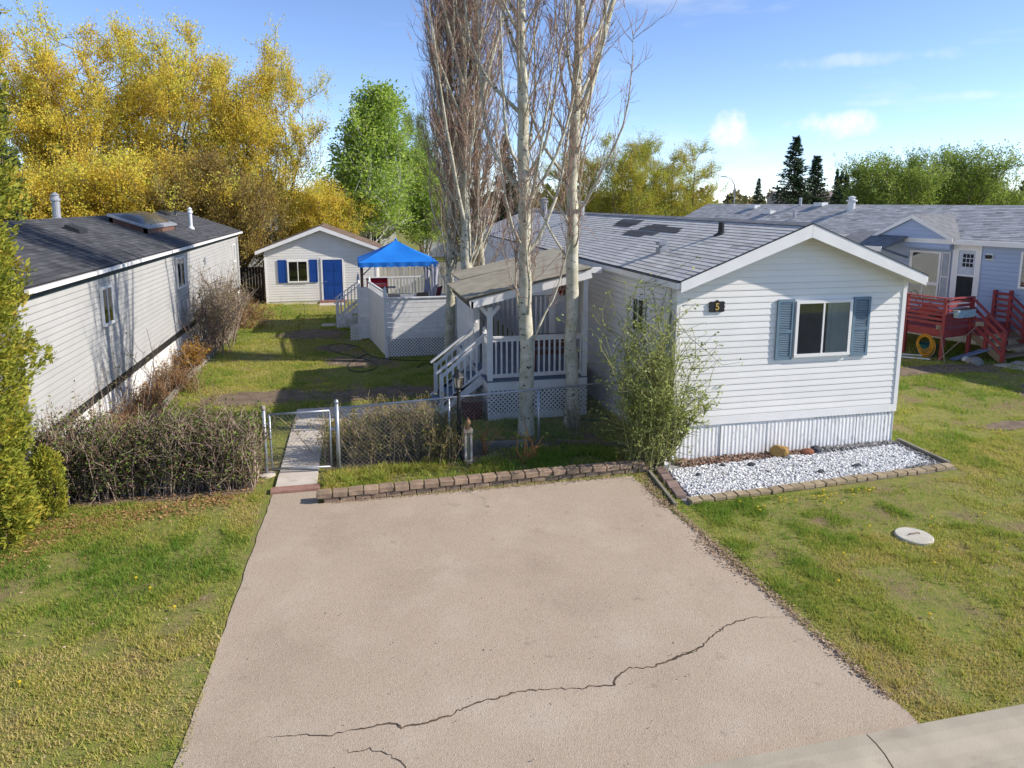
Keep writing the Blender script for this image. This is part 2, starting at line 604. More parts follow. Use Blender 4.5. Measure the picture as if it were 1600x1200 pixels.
def concrete_material():
    """exposed-aggregate concrete: fine coloured grit, cloudy wear and faint stains"""
    m = bpy.data.materials.new('driveway_concrete')
    m.use_nodes = True
    t = m.node_tree
    b = t.nodes['Principled BSDF']
    b.inputs['Roughness'].default_value = 0.88
    b.inputs['Specular IOR Level'].default_value = 0.2
    g = t.nodes.new('ShaderNodeNewGeometry')
    def noise(sc, det, lo, hi, rough=0.6):
        n = t.nodes.new('ShaderNodeTexNoise')
        n.inputs['Scale'].default_value = sc
        n.inputs['Detail'].default_value = det
        n.inputs['Roughness'].default_value = rough
        t.links.new(g.outputs['Position'], n.inputs['Vector'])
        r = t.nodes.new('ShaderNodeMapRange')
        r.inputs['From Min'].default_value = lo
        r.inputs['From Max'].default_value = hi
        t.links.new(n.outputs['Fac'], r.inputs['Value'])
        return r.outputs[0]
    def mix(f, a, c, k=None):
        x = t.nodes.new('ShaderNodeMixRGB')
        if k is not None:
            q = t.nodes.new('ShaderNodeMath')
            q.operation = 'MULTIPLY'
            q.inputs[1].default_value = k
            t.links.new(f, q.inputs[0])
            f = q.outputs[0]
        t.links.new(f, x.inputs[0])
        for i, kk in ((1, a), (2, c)):
            if isinstance(kk, tuple):
                x.inputs[i].default_value = (*kk, 1)
            else:
                t.links.new(kk, x.inputs[i])
        return x.outputs[0]
    c = mix(noise(0.38, 4, 0.30, 0.70), (0.45, 0.355, 0.26), (0.39, 0.305, 0.22))
    c = mix(noise(1.1, 7, 0.50, 0.72), c, (0.52, 0.43, 0.335), 0.5)
    c = mix(noise(0.75, 8, 0.54, 0.70), c, (0.30, 0.225, 0.165), 0.4)
    c = mix(noise(2.6, 8, 0.64, 0.72), c, (0.20, 0.15, 0.115), 0.45)
    v = t.nodes.new('ShaderNodeTexVoronoi')
    v.inputs['Scale'].default_value = 90
    t.links.new(g.outputs['Position'], v.inputs['Vector'])
    bw = t.nodes.new('ShaderNodeSeparateColor')
    t.links.new(v.outputs['Color'], bw.inputs[0])
    r1 = t.nodes.new('ShaderNodeMapRange')
    r1.inputs['From Min'].default_value = 0.72
    r1.inputs['From Max'].default_value = 0.95
    t.links.new(bw.outputs[0], r1.inputs['Value'])
    c = mix(r1.outputs[0], c, (0.58, 0.49, 0.39), 0.35)
    r2 = t.nodes.new('ShaderNodeMapRange')
    r2.inputs['From Min'].default_value = 0.75
    r2.inputs['From Max'].default_value = 0.95
    t.links.new(bw.outputs[1], r2.inputs['Value'])
    c = mix(r2.outputs[0], c, (0.17, 0.13, 0.105), 0.35)
    c = mix(noise(45, 4, 0.66, 0.72), c, (0.12, 0.09, 0.075), 0.5)
    t.links.new(c, b.inputs['Base Color'])
    bp = t.nodes.new('ShaderNodeBump')
    bp.inputs['Strength'].default_value = 0.5
    bp.inputs['Distance'].default_value = 0.006
    t.links.new(v.outputs['Distance'], bp.inputs['Height'])
    t.links.new(bp.outputs[0], b.inputs['Normal'])
    return m
M_DRIVE = concrete_material()
def wobble_edge(p, q, n, amp):
    return [(p[0] + (q[0] - p[0]) * i / n + random.uniform(-amp, amp) * (0 < i < n), p[1] + (q[1] - p[1]) * i / n + random.uniform(-amp, amp) * (0 < i < n)) for i in range(n)]
poly = wobble_edge((-7.66, -7.02), (-0.72, -7.02), 3, 0) + wobble_edge((-0.72, -7.02), (-1.02, -0.50), 40, 0.035) + \
       wobble_edge((-1.02, -0.50), (-6.62, -0.50), 3, 0) + [(-6.62, -0.5), (-6.64, 0.06), (-7.40, 0.06)] + wobble_edge((-7.40, 0.06), (-7.66, -7.02), 40, 0.012)
dm = MB()
dm.prism(poly, 'z', -0.05, 0.012)
drive = struct(dm.build('driveway', M_DRIVE))

# cracks: thin dark jagged slits lying in the slab's surface
M_CRACK = mat('crack_dirt', (0.13, 0.09, 0.06), (0.05, 0.036, 0.026), sc=20, rough=0.95)
def crack(px, w0):
    pts = [on_ground(u, v) for u, v in px]
    path = []
    for a, b in zip(pts, pts[1:]):
        k = max(2, int((b - a).length / 0.035))
        for i in range(k):
            path.append(a.lerp(b, i / k) + Vector((random.gauss(0, 0.010), random.gauss(0, 0.010), 0)))
    path.append(pts[-1])
    cm = MB()
    vs, fs = [], []
    for i, p in enumerate(path):
        d = (path[min(i + 1, len(path) - 1)] - path[max(i - 1, 0)])
        nrm = Vector((-d.y, d.x, 0)).normalized()
        t = i / (len(path) - 1)
        w = w0 * (0.45 + 0.9 * abs(math.sin(i * 0.11 + w0 * 900) * math.sin(i * 0.037))) * random.uniform(0.5, 1.25) * min(1, 6 * t + 0.1, 6 * (1 - t) + 0.1)
        vs += [(p.x + nrm.x * w, p.y + nrm.y * w, 0.0165), (p.x - nrm.x * w, p.y - nrm.y * w, 0.0165)]
        if i:
            fs.append((2 * i - 2, 2 * i - 1, 2 * i + 1, 2 * i))
    cm.add(vs, fs)
    cm.build('crack', M_CRACK, drive)
crack([(385, 1166), (420, 1153), (455, 1150), (515, 1152), (560, 1141), (608, 1131), (630, 1138), (668, 1131), (700, 1121), (745, 1099), (780, 1092), (805, 1083), (860, 1079), (905, 1077), (960, 1072), (962, 1060), (985, 1046), (1020, 1044), (1060, 1028), (1100, 1010), (1110, 998), (1135, 980), (1172, 966), (1236, 966)], 0.011)
crack([(535, 1176), (578, 1174), (606, 1180), (625, 1192), (645, 1212)], 0.009)
crack([(1062, 1022), (1085, 1020), (1100, 1010)], 0.005)

# street: gutter pan and low rolled kerb in one concrete strip, asphalt beyond
M_KERB = mat('kerb_concrete', (0.43, 0.37, 0.275), (0.36, 0.305, 0.225), sc=2.5, rough=0.85, bump=0.3, bsc=70, dirt=((0.26, 0.20, 0.145), 1.3, 0.56, 0.8, (1, 2.5, 1)))
km = MB()
prof = [(-7.03, 0.0), (-7.03, 0.055), (-7.16, 0.06), (-7.27, 0.045), (-7.38, 0.0), (-7.50, -0.022), (-7.95, -0.012), (-7.95, -0.2), (-7.03, -0.2)]
kerb_root = thing('kerb', 'pale concrete rolled kerb along the street at the foot of the driveway', 'kerb', (-20, -7.4, 0))
x = -26.0
joints = [-26, -22.9, -19.9, -16.8, -13.7, -10.6, -7.55, -4.45, -1.35, 1.72, 4.8, 7.9, 11, 14, 17, 20, 23, 26]
for a, b in zip(joints, joints[1:]):
    k = MB()
    k.prism(prof, 'x', a + 0.008, b - 0.008)
    k.build('kerb_section', M_KERB, kerb_root)
rm = MB()
rm.add([(-120, -16, -0.018), (120, -16, -0.018), (120, -7.955, -0.018), (-120, -7.955, -0.018)], [(0, 1, 2, 3)])
# the road lies lower than the lawn sheet, so the lawn stops at the kerb: cut the ground there
g_obj = bpy.data.objects['ground']
g2 = MB()
g2.add([(-2500, -7.0, 0), (2500, -7.0, 0), (2500, 2500, 0), (-2500, 2500, 0)], [(0, 1, 2, 3)])
g2.add([(-2500, -2500, 0), (2500, -2500, 0), (2500, -16.0, 0), (-2500, -16.0, 0)], [(0, 1, 2, 3)])
g_obj.data = g2.mesh('ground')
g_obj.data.materials.append(M_GROUND)
struct(rm.build('road', mat('asphalt', (0.06, 0.058, 0.055), (0.045, 0.044, 0.043), sc=6, rough=0.9, bump=0.5, bsc=120)))

# concrete walk: slabs from the driveway to the porch steps
walk = thing('walkway', 'pinkish concrete slab walk from driveway through the gate to porch steps', 'walkway', (-7.0, 2.5, 0))
walk['kind'] = 'structure'
ys = [0.30, 0.92, 1.12, 1.75, 2.75, 3.75, 4.05]
for a, b in zip(ys, ys[1:]):
    k = MB()
    o = 0.02 * (a / 4)
    k.prism([(-7.38 + o, a + 0.008), (-6.68 + o, a + 0.008), (-6.68 + o, b - 0.008), (-7.38 + o, b - 0.008)], 'z', -0.05, 0.035 + random.uniform(0, 0.012))
    k.build('slab', M_CONC, walk)
for a, b in zip([-7.36, -6.0, -4.9, -3.95, -3.3], [-6.0, -4.9, -3.95, -3.3]):
    k = MB()
    k.prism([(a + 0.008, 4.06), (b - 0.008, 4.06), (b - 0.008, 5.15), (a + 0.008, 5.15)], 'z', -0.05, 0.035 + random.uniform(0, 0.012))
    k.build('slab', M_CONC, walk)
k = MB()
k.box(-7.44, -6.62, 0.075, 0.285, -0.02, 0.055)
k.build('brick_step', mat('red_step', (0.36, 0.20, 0.15), (0.28, 0.15, 0.11), sc=9, rough=0.85, bump=0.3), walk)

# bare soil where the turf has worn away
def blob(name, cx, cy, rx, ry, z, m, seed):
    rr = random.Random(seed)
    ph = [rr.uniform(0, 6.3) for _ in range(4)]
    ps = []
    for i in range(60):
        t = 2 * math.pi * i / 60
        k = 1 + 0.16 * math.sin(2 * t + ph[0]) + 0.10 * math.sin(5 * t + ph[1]) + 0.07 * math.sin(9 * t + ph[2]) + 0.05 * math.sin(17 * t + ph[3])
        ps.append((cx + rx * k * math.cos(t), cy + ry * k * math.sin(t)))
    b = MB()
    b.add([(x, y, z) for x, y in ps], [tuple(range(60))])
    return struct(b.build(name, m))
SOIL = [(-8.3, 6.5, 1.5, 0.85, 3), (-5.3, 6.3, 1.9, 0.75, 4), (-7.5, 15.3, 1.5, 1.0, 5), (-5.9, 10.2, 1.0, 0.8, 9), (-6.6, 12.5, 0.8, 0.6, 10), (12.6, 2.4, 1.8, 0.7, 6), (11.2, 5.3, 2.4, 0.6, 7), (8.6, 0.4, .9, .3, 8)]
for i, (a, b, c, d, s) in enumerate(SOIL):
    blob('soil_patch', a, b, c, d, 0.0035 + 0.0012 * i, M_SOIL, s)
bed = MB()
bed.add([(-11.3, 1.6, 0.006), (-10.62, 1.6, 0.006), (-10.5, 21.5, 0.006), (-11.3, 21.5, 0.006)], [(0, 1, 2, 3)])
struct(bed.build('soil_bed', M_SOIL))  # left flower bed
hb = MB()
hb.add([(-11.3, 0.15, 0.0105), (-7.75, 0.2, 0.0105), (-7.7, 1.35, 0.0105), (-11.3, 1.55, 0.0105)], [(0, 1, 2, 3)])
struct(hb.build('soil_bed', M_SOIL))
sb2 = MB()
sb2.add([(-6.55, 0.7, 0.007), (-0.9, 0.95, 0.007), (-0.9, 2.0, 0.007), (-6.55, 2.3, 0.007)], [(0, 1, 2, 3)])
struct(sb2.build('soil_bed', M_SOIL))

# ------------------------------------------------------------------ siding boards
BOARD = {}
def board_mesh(h, m, tag_):
    """one vinyl course, unit length along X, facing -Y: sloped face, drip lip at the bottom"""
    key = (round(h, 4), tag_)
    if key not in BOARD:
        b = MB()
        prof = [(0.0, 0.009), (-0.010, 0.009), (-0.013, 0.013), (-0.013, h * 0.30), (-0.006, h + 0.001), (0.0, h + 0.001)]
        b.prism(prof, 'x', 0, 1)
        me = b.mesh('siding_board')
        me.materials.append(m)
        BOARD[key] = me
    return BOARD[key]
def gable_board(xb0, xb1, xt0, xt1, z0, h, m, parent, y=0.0):
    b = MB()
    for (dy, z), (x0, x1) in (((0, z0), (xb0, xb1)),):
        pass
    prof = [(0.0, 0.009, 0), (-0.010, 0.009, 0), (-0.013, 0.013, 0.05), (-0.013, h * 0.30, 0.3), (-0.006, h + 0.001, 1), (0.0, h + 0.001, 1)]
    L = [(xb0 + (xt0 - xb0) * t, y + dy, z0 + dz) for dy, dz, t in prof]
    Rr = [(xb1 + (xt1 - xb1) * t, y + dy, z0 + dz) for dy, dz, t in prof]
    n = len(prof)
    b.add(L + Rr, [tuple(range(n - 1, -1, -1)), tuple(range(n, 2 * n))] + [(i, (i + 1) % n, (i + 1) % n + n, i + n) for i in range(n)])
    return b.build('siding_board', m, parent)
def siding_front(parent, x0, x1, z0, z1, h, m, tag_, y=0.0):
    n = max(1, round((z1 - z0) / h))
    h = (z1 - z0) / n
    me = board_mesh(h, m, tag_)
    for i in range(n):
        if tag_ == 'house':                     # two panels a course, the joint stepping from course to course
            xj = x0 + (3.66, 1.32)[i // 2 % 2] + 0.02 * (i % 2)
            piece('siding_board', me, parent, (x0, y, z0 + i * h), scale=(xj - x0, 1, 1))
            piece('siding_board', me, parent, (xj + 0.002, y + 0.0015, z0 + i * h), rot=(0.0015, 0, 0), scale=(x1 - xj - 0.002, 1, 1))
        else:
            piece('siding_board', me, parent, (x0, y, z0 + i * h), scale=(x1 - x0, 1, 1))
    return h
def siding_side(parent, x, y0, y1, z0, z1, h, m, tag_, face=-1):
    """long wall at x; face -1 looks to -X, +1 to +X"""
    n = max(1, round((z1 - z0) / h))
    h = (z1 - z0) / n
    me = board_mesh(h, m, tag_)
    for i in range(n):
        if face < 0:
            piece('siding_board', me, parent, (x, y1, z0 + i * h), rot=(0, 0, -math.pi / 2), scale=(y1 - y0, 1, 1))
        else:
            piece('siding_board', me, parent, (x, y0, z0 + i * h), rot=(0, 0, math.pi / 2), scale=(y1 - y0, 1, 1))

def shingles(name, parent, O, U, S, length, slope_len, tabw, course, m, seed, lift=0.004):
    """asphalt shingle tabs laid course by course from the eave: O eave corner, U along the eave, S up the slope"""
    O, U, S = Vector(O), Vector(U).normalized(), Vector(S).normalized()
    Nn = U.cross(S).normalized()
    if Nn.z < 0:
        Nn = -Nn
    b = BASE.get(parent.name, Vector())
    O = O - b
    rr = random.Random(seed)
    V, F, rv = [], [], []
    rows = int(math.ceil(slope_len / course))
    for r in range(rows):
        s0, s1 = r * course, min(slope_len, (r + 1) * course + 0.012)
        x = -rr.random() * tabw
        base = rr.uniform(-0.06, 0.06)
        while x < length:
            a, c = max(0.0, x), min(length, x + tabw - 0.006)
            if c - a > 0.02:
                t = lift * rr.uniform(0.7, 1.5)
                n = len(V)
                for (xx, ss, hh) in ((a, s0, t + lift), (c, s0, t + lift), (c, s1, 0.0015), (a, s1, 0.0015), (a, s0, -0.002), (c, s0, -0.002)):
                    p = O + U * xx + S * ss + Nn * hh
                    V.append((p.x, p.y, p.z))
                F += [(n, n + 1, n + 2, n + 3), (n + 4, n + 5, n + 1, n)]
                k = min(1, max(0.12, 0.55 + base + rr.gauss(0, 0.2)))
                rv += [k, 0.0]  # butt faces at the darkest stop: asphalt core and painted shadow line between courses
            x += tabw
    F = np.array(F)
    if (Vector(V[1]) - Vector(V[0])).cross(Vector(V[2]) - Vector(V[1])).z < 0:
        F = F[:, ::-1]
    me = np_mesh(name, np.array(V), F, np.array(rv))
    me.polygons.foreach_set('use_smooth', [False] * len(me.polygons))
    o = link(name, me, m, parent, kind='stuff')
    return o

# ------------------------------------------------------------------ the white mobile home
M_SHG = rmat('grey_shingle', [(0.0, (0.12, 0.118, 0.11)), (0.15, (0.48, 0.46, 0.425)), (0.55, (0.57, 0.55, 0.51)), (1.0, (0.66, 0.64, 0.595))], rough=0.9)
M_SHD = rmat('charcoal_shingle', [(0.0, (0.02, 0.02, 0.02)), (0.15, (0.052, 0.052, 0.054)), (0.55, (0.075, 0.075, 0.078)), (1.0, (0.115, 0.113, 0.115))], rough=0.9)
M_SHUT = mat('slate_blue_paint', (0.16, 0.23, 0.29), (0.135, 0.20, 0.255), sc=6, rough=0.5)
M_SKIRT = mat('corrugated_skirting', (0.80, 0.78, 0.74), (0.70, 0.68, 0.65), sc=2, rough=0.5, stretch=(9, 9, 0.5), lo=0.4, hi=0.7, dirt=((0.20, 0.17, 0.14), 5, 0.55, 0.75, (3, 3, 0.9)))
home = thing('mobile_home', 'long white mobile home with grey shingle roof and number 5 plaque', 'house', (0, 0, 0))
HW, HL, SLOPE, PK = 4.98, 21.5, 0.39, 4.585
WT = 3.44
roof_z = lambda x: PK - SLOPE * abs(x - HW / 2)
b = MB(); b.prism([(0.012, 0.66), (HW - 0.012, 0.66), (HW - 0.012, WT), (HW / 2, roof_z(HW / 2) - 0.20), (0.012, WT)], 'y', 0.012, 0.10)
fw = b.build('front_wall', M_SID, home)
h = siding_front(fw, 0.0, HW, 0.86, WT, 0.1225, M_SID, 'house')
z = WT
while z < roof_z(HW / 2) - 0.22:
    hh = min(h, roof_z(HW / 2) - 0.18 - z)
    e = lambda zz: max(0.02, (roof_z(HW / 2) - 0.17 - zz) / SLOPE)
    gable_board(max(0, HW / 2 - e(z)), min(HW, HW / 2 + e(z)), max(0, HW / 2 - e(z + hh)), min(HW, HW / 2 + e(z + hh)), z, hh, M_SID, fw, 0.010)
    z += hh
b = MB(); b.box(0.012, 0.10, 0.10, HL - 0.1, 0.66, WT + 0.05)
lw = b.build('side_wall', M_SID, home)
siding_side(lw, 0.0, 0.02, HL, 0.72, WT, 0.1225, M_SID, 'house', -1)
b = MB(); b.box(HW - 0.10, HW - 0.012, 0.10, HL - 0.1, 0.66, WT + 0.05)
rw = b.build('side_wall', M_SID, home)
siding_side(rw, HW, 0.02, HL, 0.72, WT, 0.1225, M_SID, 'house', 1)
b = MB(); b.prism([(0.012, 0.66), (HW - 0.012, 0.66), (HW - 0.012, WT), (HW / 2, roof_z(HW / 2) - 0.20), (0.012, WT)], 'y', HL - 0.1, HL)
b.build('back_wall', M_SID, home)
b = MB(); b.box(-0.022, HW + 0.022, -0.026, 0.012, 0.70, 0.858)
b.build('base_trim', M_TRIM, home)
for x0, x1 in ((-0.025, 0.062), (HW - 0.062, HW + 0.025)):
    b = MB(); b.box(x0, x1, -0.027, 0.05, 0.86, WT + 0.04)
    b.build('corner_trim', M_TRIM, home)
# skirting: ribbed panels, one mesh a panel
def skirt_panel(parent, p, q, z0, z1, out, m, amp=0.006, pitch=0.085):
    p, q, out = Vector((*p, 0)), Vector((*q, 0)), Vector((*out, 0))
    n = max(2, int((q - p).length / pitch * 4))
    vs, fs = [], []
    for i in range(n + 1):
        o = p.lerp(q, i / n) + out * (amp if (i % 4) < 2 else 0)
        vs += [(o.x, o.y, z0), (o.x, o.y, z1)]
        if i:
            fs.append((2 * i - 2, 2 * i, 2 * i + 1, 2 * i - 1))
    b = MB(); b.add(vs, fs)
    return b.build('skirting_panel', m, parent)
xs = [0.0, 1.02, 2.05, 3.1, 4.1, HW]
for i, (a, c) in enumerate(zip(xs, xs[1:])):
    sag = (0.03, 0.045, 0.015, 0, 0)[i]
    skirt_panel(home, (a, 0.012 - sag * .3), (c, 0.012), 0.0, 0.715 - sag, (0, -1), M_SKIRT)
for a in range(0, 21, 3):
    skirt_panel(home, (0.02, a + 3 if a < 18 else HL), (0.02, a), 0.0, 0.715, (-1, 0), M_SKIRT)
    skirt_panel(home, (HW - 0.02, a), (HW - 0.02, a + 3 if a < 18 else HL), 0.0, 0.715, (1, 0), M_SKIRT)
b = MB(); b.box(0.05, HW - 0.05, 0.06, HL - 0.05, 0.0, 0.65)
b.build('painted_crawl_shade', M_DARKGL, home)  # near-black filler block, painting the dark below the floor
# roof
OV, EV = 0.36, 0.10
b = MB()
b.prism([(-EV, roof_z(-EV)), (HW / 2, PK), (HW + EV, roof_z(HW + EV)), (HW + EV, roof_z(HW + EV) - 0.05), (HW / 2, PK - 0.05), (-EV, roof_z(-EV) - 0.05)], 'y', -OV + 0.02, HL + 0.3)
roof = b.build('roof', mat('roof_deck', (0.18, 0.18, 0.185), rough=0.9), home)
sl = math.hypot(HW / 2 + EV, SLOPE * (HW / 2 + EV))
shingles('shingle_courses', roof, (-EV - 0.02, -OV, roof_z(-EV - 0.02) + 0.004), (0, 1, 0), (1, 0, SLOPE), HL + OV + 0.3, sl + 0.02, 0.31, 0.135, M_SHG, 1)
shingles('shingle_courses', roof, (HW + EV + 0.02, -OV, roof_z(HW + EV + 0.02) + 0.004), (0, 1, 0), (-1, 0, SLOPE), HL + OV + 0.3, sl + 0.02, 0.31, 0.135, M_SHG, 2)
cap = board = MB()
cb = MB(); cb.prism([(-0.15, -0.045), (0, 0.012), (0.15, -0.045), (0.15, -0.055), (0, 0.0), (-0.15, -0.055)], 'y', 0, 0.30)
capme = cb.mesh('ridge_cap_shingle'); capme.materials.append(mat('ridge_cap_grey', (0.24, 0.24, 0.245), (0.18, 0.18, 0.185), sc=9, rough=0.9, rnd=0.15))
y = -OV
while y < HL + 0.2:
    piece('ridge_cap_shingle', capme, roof, (HW / 2, y, PK + 0.016), rot=(0.02, 0, 0))
    y += 0.29
# darker replacement shingles near the ridge, each strip its own piece
M_PATCH = mat('patch_shingle', (0.085, 0.083, 0.085), (0.06, 0.06, 0.062), sc=12, rough=0.9, rnd=0.25)
pm = MB(); pm.box(0, 1, 0, 0.15, 0, 0.006)
pme = pm.mesh('patch_shingle'); pme.materials.append(M_PATCH)
ang = math.atan(SLOPE)
def patch(u0, u1, v):
    mid = Vector(((u0 + u1) / 2, v))
    d0, d1 = pix_dir(u0, v), pix_dir(u1, v)
    def hit(d):
        # plane z = PK - SLOPE*(HW/2 - x)  ->  z - SLOPE x = PK - SLOPE*HW/2
        k = PK - SLOPE * HW / 2
        t = (k - CAM.z + SLOPE * CAM.x) / (d.z - SLOPE * d.x)
        return CAM + d * t
    a, c = hit(d0), hit(d1)
    x = (a.x + c.x) / 2
    L = abs(a.y - c.y)
    # a shingle strip runs along Y; 'y' of the strip mesh climbs the slope
    Mx = Matrix(((0, math.cos(ang), -math.sin(ang), x), (1, 0, 0, min(a.y, c.y)), (0, math.sin(ang), math.cos(ang), roof_z(x) + 0.016), (0, 0, 0, 1)))
    o = piece('patch_shingle', pme, roof, (0, 0, 0))
    o.matrix_local = Mx @ Matrix.Diagonal((L, 1, 1, 1))
for (u0, u1, v) in ((965, 1003, 347), (958, 996, 351), (955, 985, 354.5), (1013, 1040, 355), (1000, 1065, 358.5), (990, 1064, 362), (973, 1028, 365.5), (968, 1005, 369)):
    patch(u0, u1, v)
# fascia, soffit, eave trim
def rake_board(parent, xa, za, xb, zb, y, hgt, th, m, name='fascia'):
    b = MB()
    b.add([(xa, y, za), (xb, y, zb), (xb, y, zb - hgt), (xa, y, za - hgt * 0.8), (xa, y + th, za), (xb, y + th, zb), (xb, y + th, zb - hgt), (xa, y + th, za - hgt * 0.8)],
          [(0, 1, 2, 3), (7, 6, 5, 4), (0, 4, 5, 1), (1, 5, 6, 2), (2, 6, 7, 3), (3, 7, 4, 0)])
    return b.build(name, m, parent)
rake_board(home, -EV - 0.03, roof_z(-EV - 0.03) + 0.004, HW / 2 - 0.003, PK + 0.004, -OV - 0.03, 0.25, 0.03, M_TRIM)
rake_board(home, HW + EV + 0.03, roof_z(HW + EV + 0.03) + 0.004, HW / 2 + 0.003, PK + 0.004, -OV - 0.03, 0.25, 0.03, M_TRIM)
M_SOFF = mat('soffit', (0.62, 0.61, 0.56), (0.55, 0.54, 0.49), sc=3, rough=0.6)
b = MB(); b.prism([(-EV, roof_z(-EV) - 0.19), (HW / 2, PK - 0.205), (HW + EV, roof_z(HW + EV) - 0.19), (HW + EV, roof_z(HW + EV) - 0.175), (HW / 2, PK - 0.19), (-EV, roof_z(-EV) - 0.175)], 'y', -OV, 0.01)
b.build('soffit', M_SOFF, home)
M_EDGE = mat('black_drip_edge', (0.025, 0.025, 0.027), rough=0.6)
for sx, dx in ((-EV, -1), (HW + EV, 1)):
    b = MB(); b.box(min(sx, sx + dx * 0.09), max(sx, sx + dx * 0.09), -OV + 0.005, HL + 0.28, roof_z(sx) - 0.15, roof_z(sx) - 0.035)
    b.build('gutter', M_TRIM, home)
    b = MB(); b.box(min(0, sx) if dx < 0 else HW, max(0, sx) if dx < 0 else sx, -OV + 0.01, HL + 0.2, WT + 0.0, WT + 0.02)
    b.build('eave_soffit', M_SOFF, home)
    b = MB(); b.box(min(sx, sx + dx * 0.10), max(sx, sx + dx * 0.10), -OV, HL + 0.29, roof_z(sx) - 0.031, roof_z(sx) - 0.014)
    b.build('drip_edge', M_EDGE, home)
b = MB()
b.prism([(HW / 2 - 0.001, PK + 0.006), (-EV - 0.04, roof_z(-EV - 0.04) + 0.006), (-EV - 0.04, roof_z(-EV - 0.04) + 0.02), (HW / 2, PK + 0.021), (HW + EV + 0.04, roof_z(HW + EV + 0.04) + 0.02), (HW + EV + 0.04, roof_z(HW + EV + 0.04) + 0.006)], 'y', -OV - 0.04, -OV + 0.005)
b.build('rake_drip_edge', M_EDGE, home)
for (yy, z0, z1) in ((0.30, 0.25, WT - 0.05), (5.45, 0.25, WT - 0.05)):
    b = MB(); b.box(-0.10, -0.022, yy - 0.045, yy + 0.045, z0, z1)
    b.bar((-0.06, yy, z0 + 0.02), (-0.20, yy, z0 - 0.12), 0.08, 0.06)
    b.bar((-0.06, yy, z1 - 0.01), (-0.15, yy, z1 + 0.08), 0.075, 0.07)
    b.build('downspout', M_TRIM, home)

def window(parent, x0, x1, z0, z1, y, split=0.5, fw=0.055, name='window', curtain=None, depth=0.05, tf=None):
    """slider window standing proud of a wall that faces -Y (tf places it elsewhere)"""
    def bd(mb, nm, m, par):
        if tf:
            mb.v = [tuple(tf @ Vector(v)) for v in mb.v]
        return mb.build(nm, m, par)
    b = MB()
    b.box(x0 - fw, x1 + fw, y - depth, y, z1, z1 + fw)
    b.box(x0 - fw, x1 + fw, y - depth - 0.01, y, z0 - fw, z0)
    b.box(x0 - fw, x0, y - depth, y, z0, z1)
    b.box(x1, x1 + fw, y - depth, y, z0, z1)
    f = bd(b, name, M_TRIM, parent)
    b = MB(); b.box(x0, x1, y - 0.006, y + 0.001, z0, z1)
    bd(b, 'painted_room_dark', M_DARKGL, f)  # thin near-black sheet painted as the unlit room behind the panes
    if curtain:
        c0, c1 = curtain
        n = max(8, int((c1 - c0) / 0.02))
        vs, fs = [], []
        for i in range(n + 1):
            xx = c0 + (c1 - c0) * i / n
            yy = y - 0.014 - 0.006 * math.sin(i * 0.9) - 0.003 * math.sin(i * 2.3)
            vs += [(xx, yy, z0 + 0.002), (xx, yy, z1 - 0.002)]
            if i:
                fs.append((2 * i - 2, 2 * i, 2 * i + 1, 2 * i - 1))
        b = MB(); b.add(vs, fs)
        bd(b, 'curtain', M_CURT, f)
    xm = x0 + (x1 - x0) * split
    for a, c, yy in ((x0, xm - 0.018, y - 0.03), (xm + 0.018, x1, y - 0.034)):
        b = MB(); b.box(a + 0.001, c - 0.001, yy - 0.003, yy, z0 + 0.001, z1 - 0.001)
        bd(b, 'pane', M_GLASS, f)
    b = MB(); b.box(xm - 0.018, xm + 0.018, y - depth + 0.004, y - 0.022, z0, z1)
    bd(b, 'mullion', M_TRIM, f)
    return f
window(home, 2.545, 3.68, 2.03, 3.035, -0.020, 0.49, 0.06, curtain=(3.2, 3.675))
def shutter(parent, x0, x1, z0, z1, y, m, louvre=True):
    b = MB()
    b.box(x0, x0 + 0.05, y - 0.03, y, z0, z1); b.box(x1 - 0.05, x1, y - 0.03, y, z0, z1)
    zm = z0 + (z1 - z0) * 0.47
    for a in (z0, zm - 0.03, z1 - 0.06):
        b.box(x0 + 0.05, x1 - 0.05, y - 0.029, y, a, a + 0.06)
    s = b.build('shutter', m, parent)
    if louvre:
        b = MB()
        for lo, hi in ((z0 + 0.06, zm - 0.03), (zm + 0.03, z1 - 0.06)):
            n = int((hi - lo) / 0.034)
            for i in range(n):
                zc = lo + (i + 0.5) * (hi - lo) / n
                b.bar((x0 + 0.05, y - 0.012, zc), (x1 - 0.05, y - 0.012, zc), 0.03, 0.007, (0, -0.6, 0.8))
        b.build('louvres', m, s, kind='stuff')
    else:
        b = MB()
        for lo, hi in ((z0 + 0.06, zm - 0.03), (zm + 0.03, z1 - 0.06)):
            b.box(x0 + 0.05, x1 - 0.05, y - 0.018, y, lo, hi)
        b.build('shutter_panel', m, s)
    return s
shutter(home, 2.085, 2.45, 1.93, 3.13, -0.022, M_SHUT)
shutter(home, 3.775, 4.165, 1.93, 3.13, -0.022, M_SHUT)
# side window near the front corner
tfL = Matrix.Translation((0, 0, 0)) @ Matrix.Rotation(-math.pi / 2, 4, 'Z')
window(home, -2.0, -1.45, 2.28, 2.96, -0.02, 0.5, 0.05, tf=tfL)
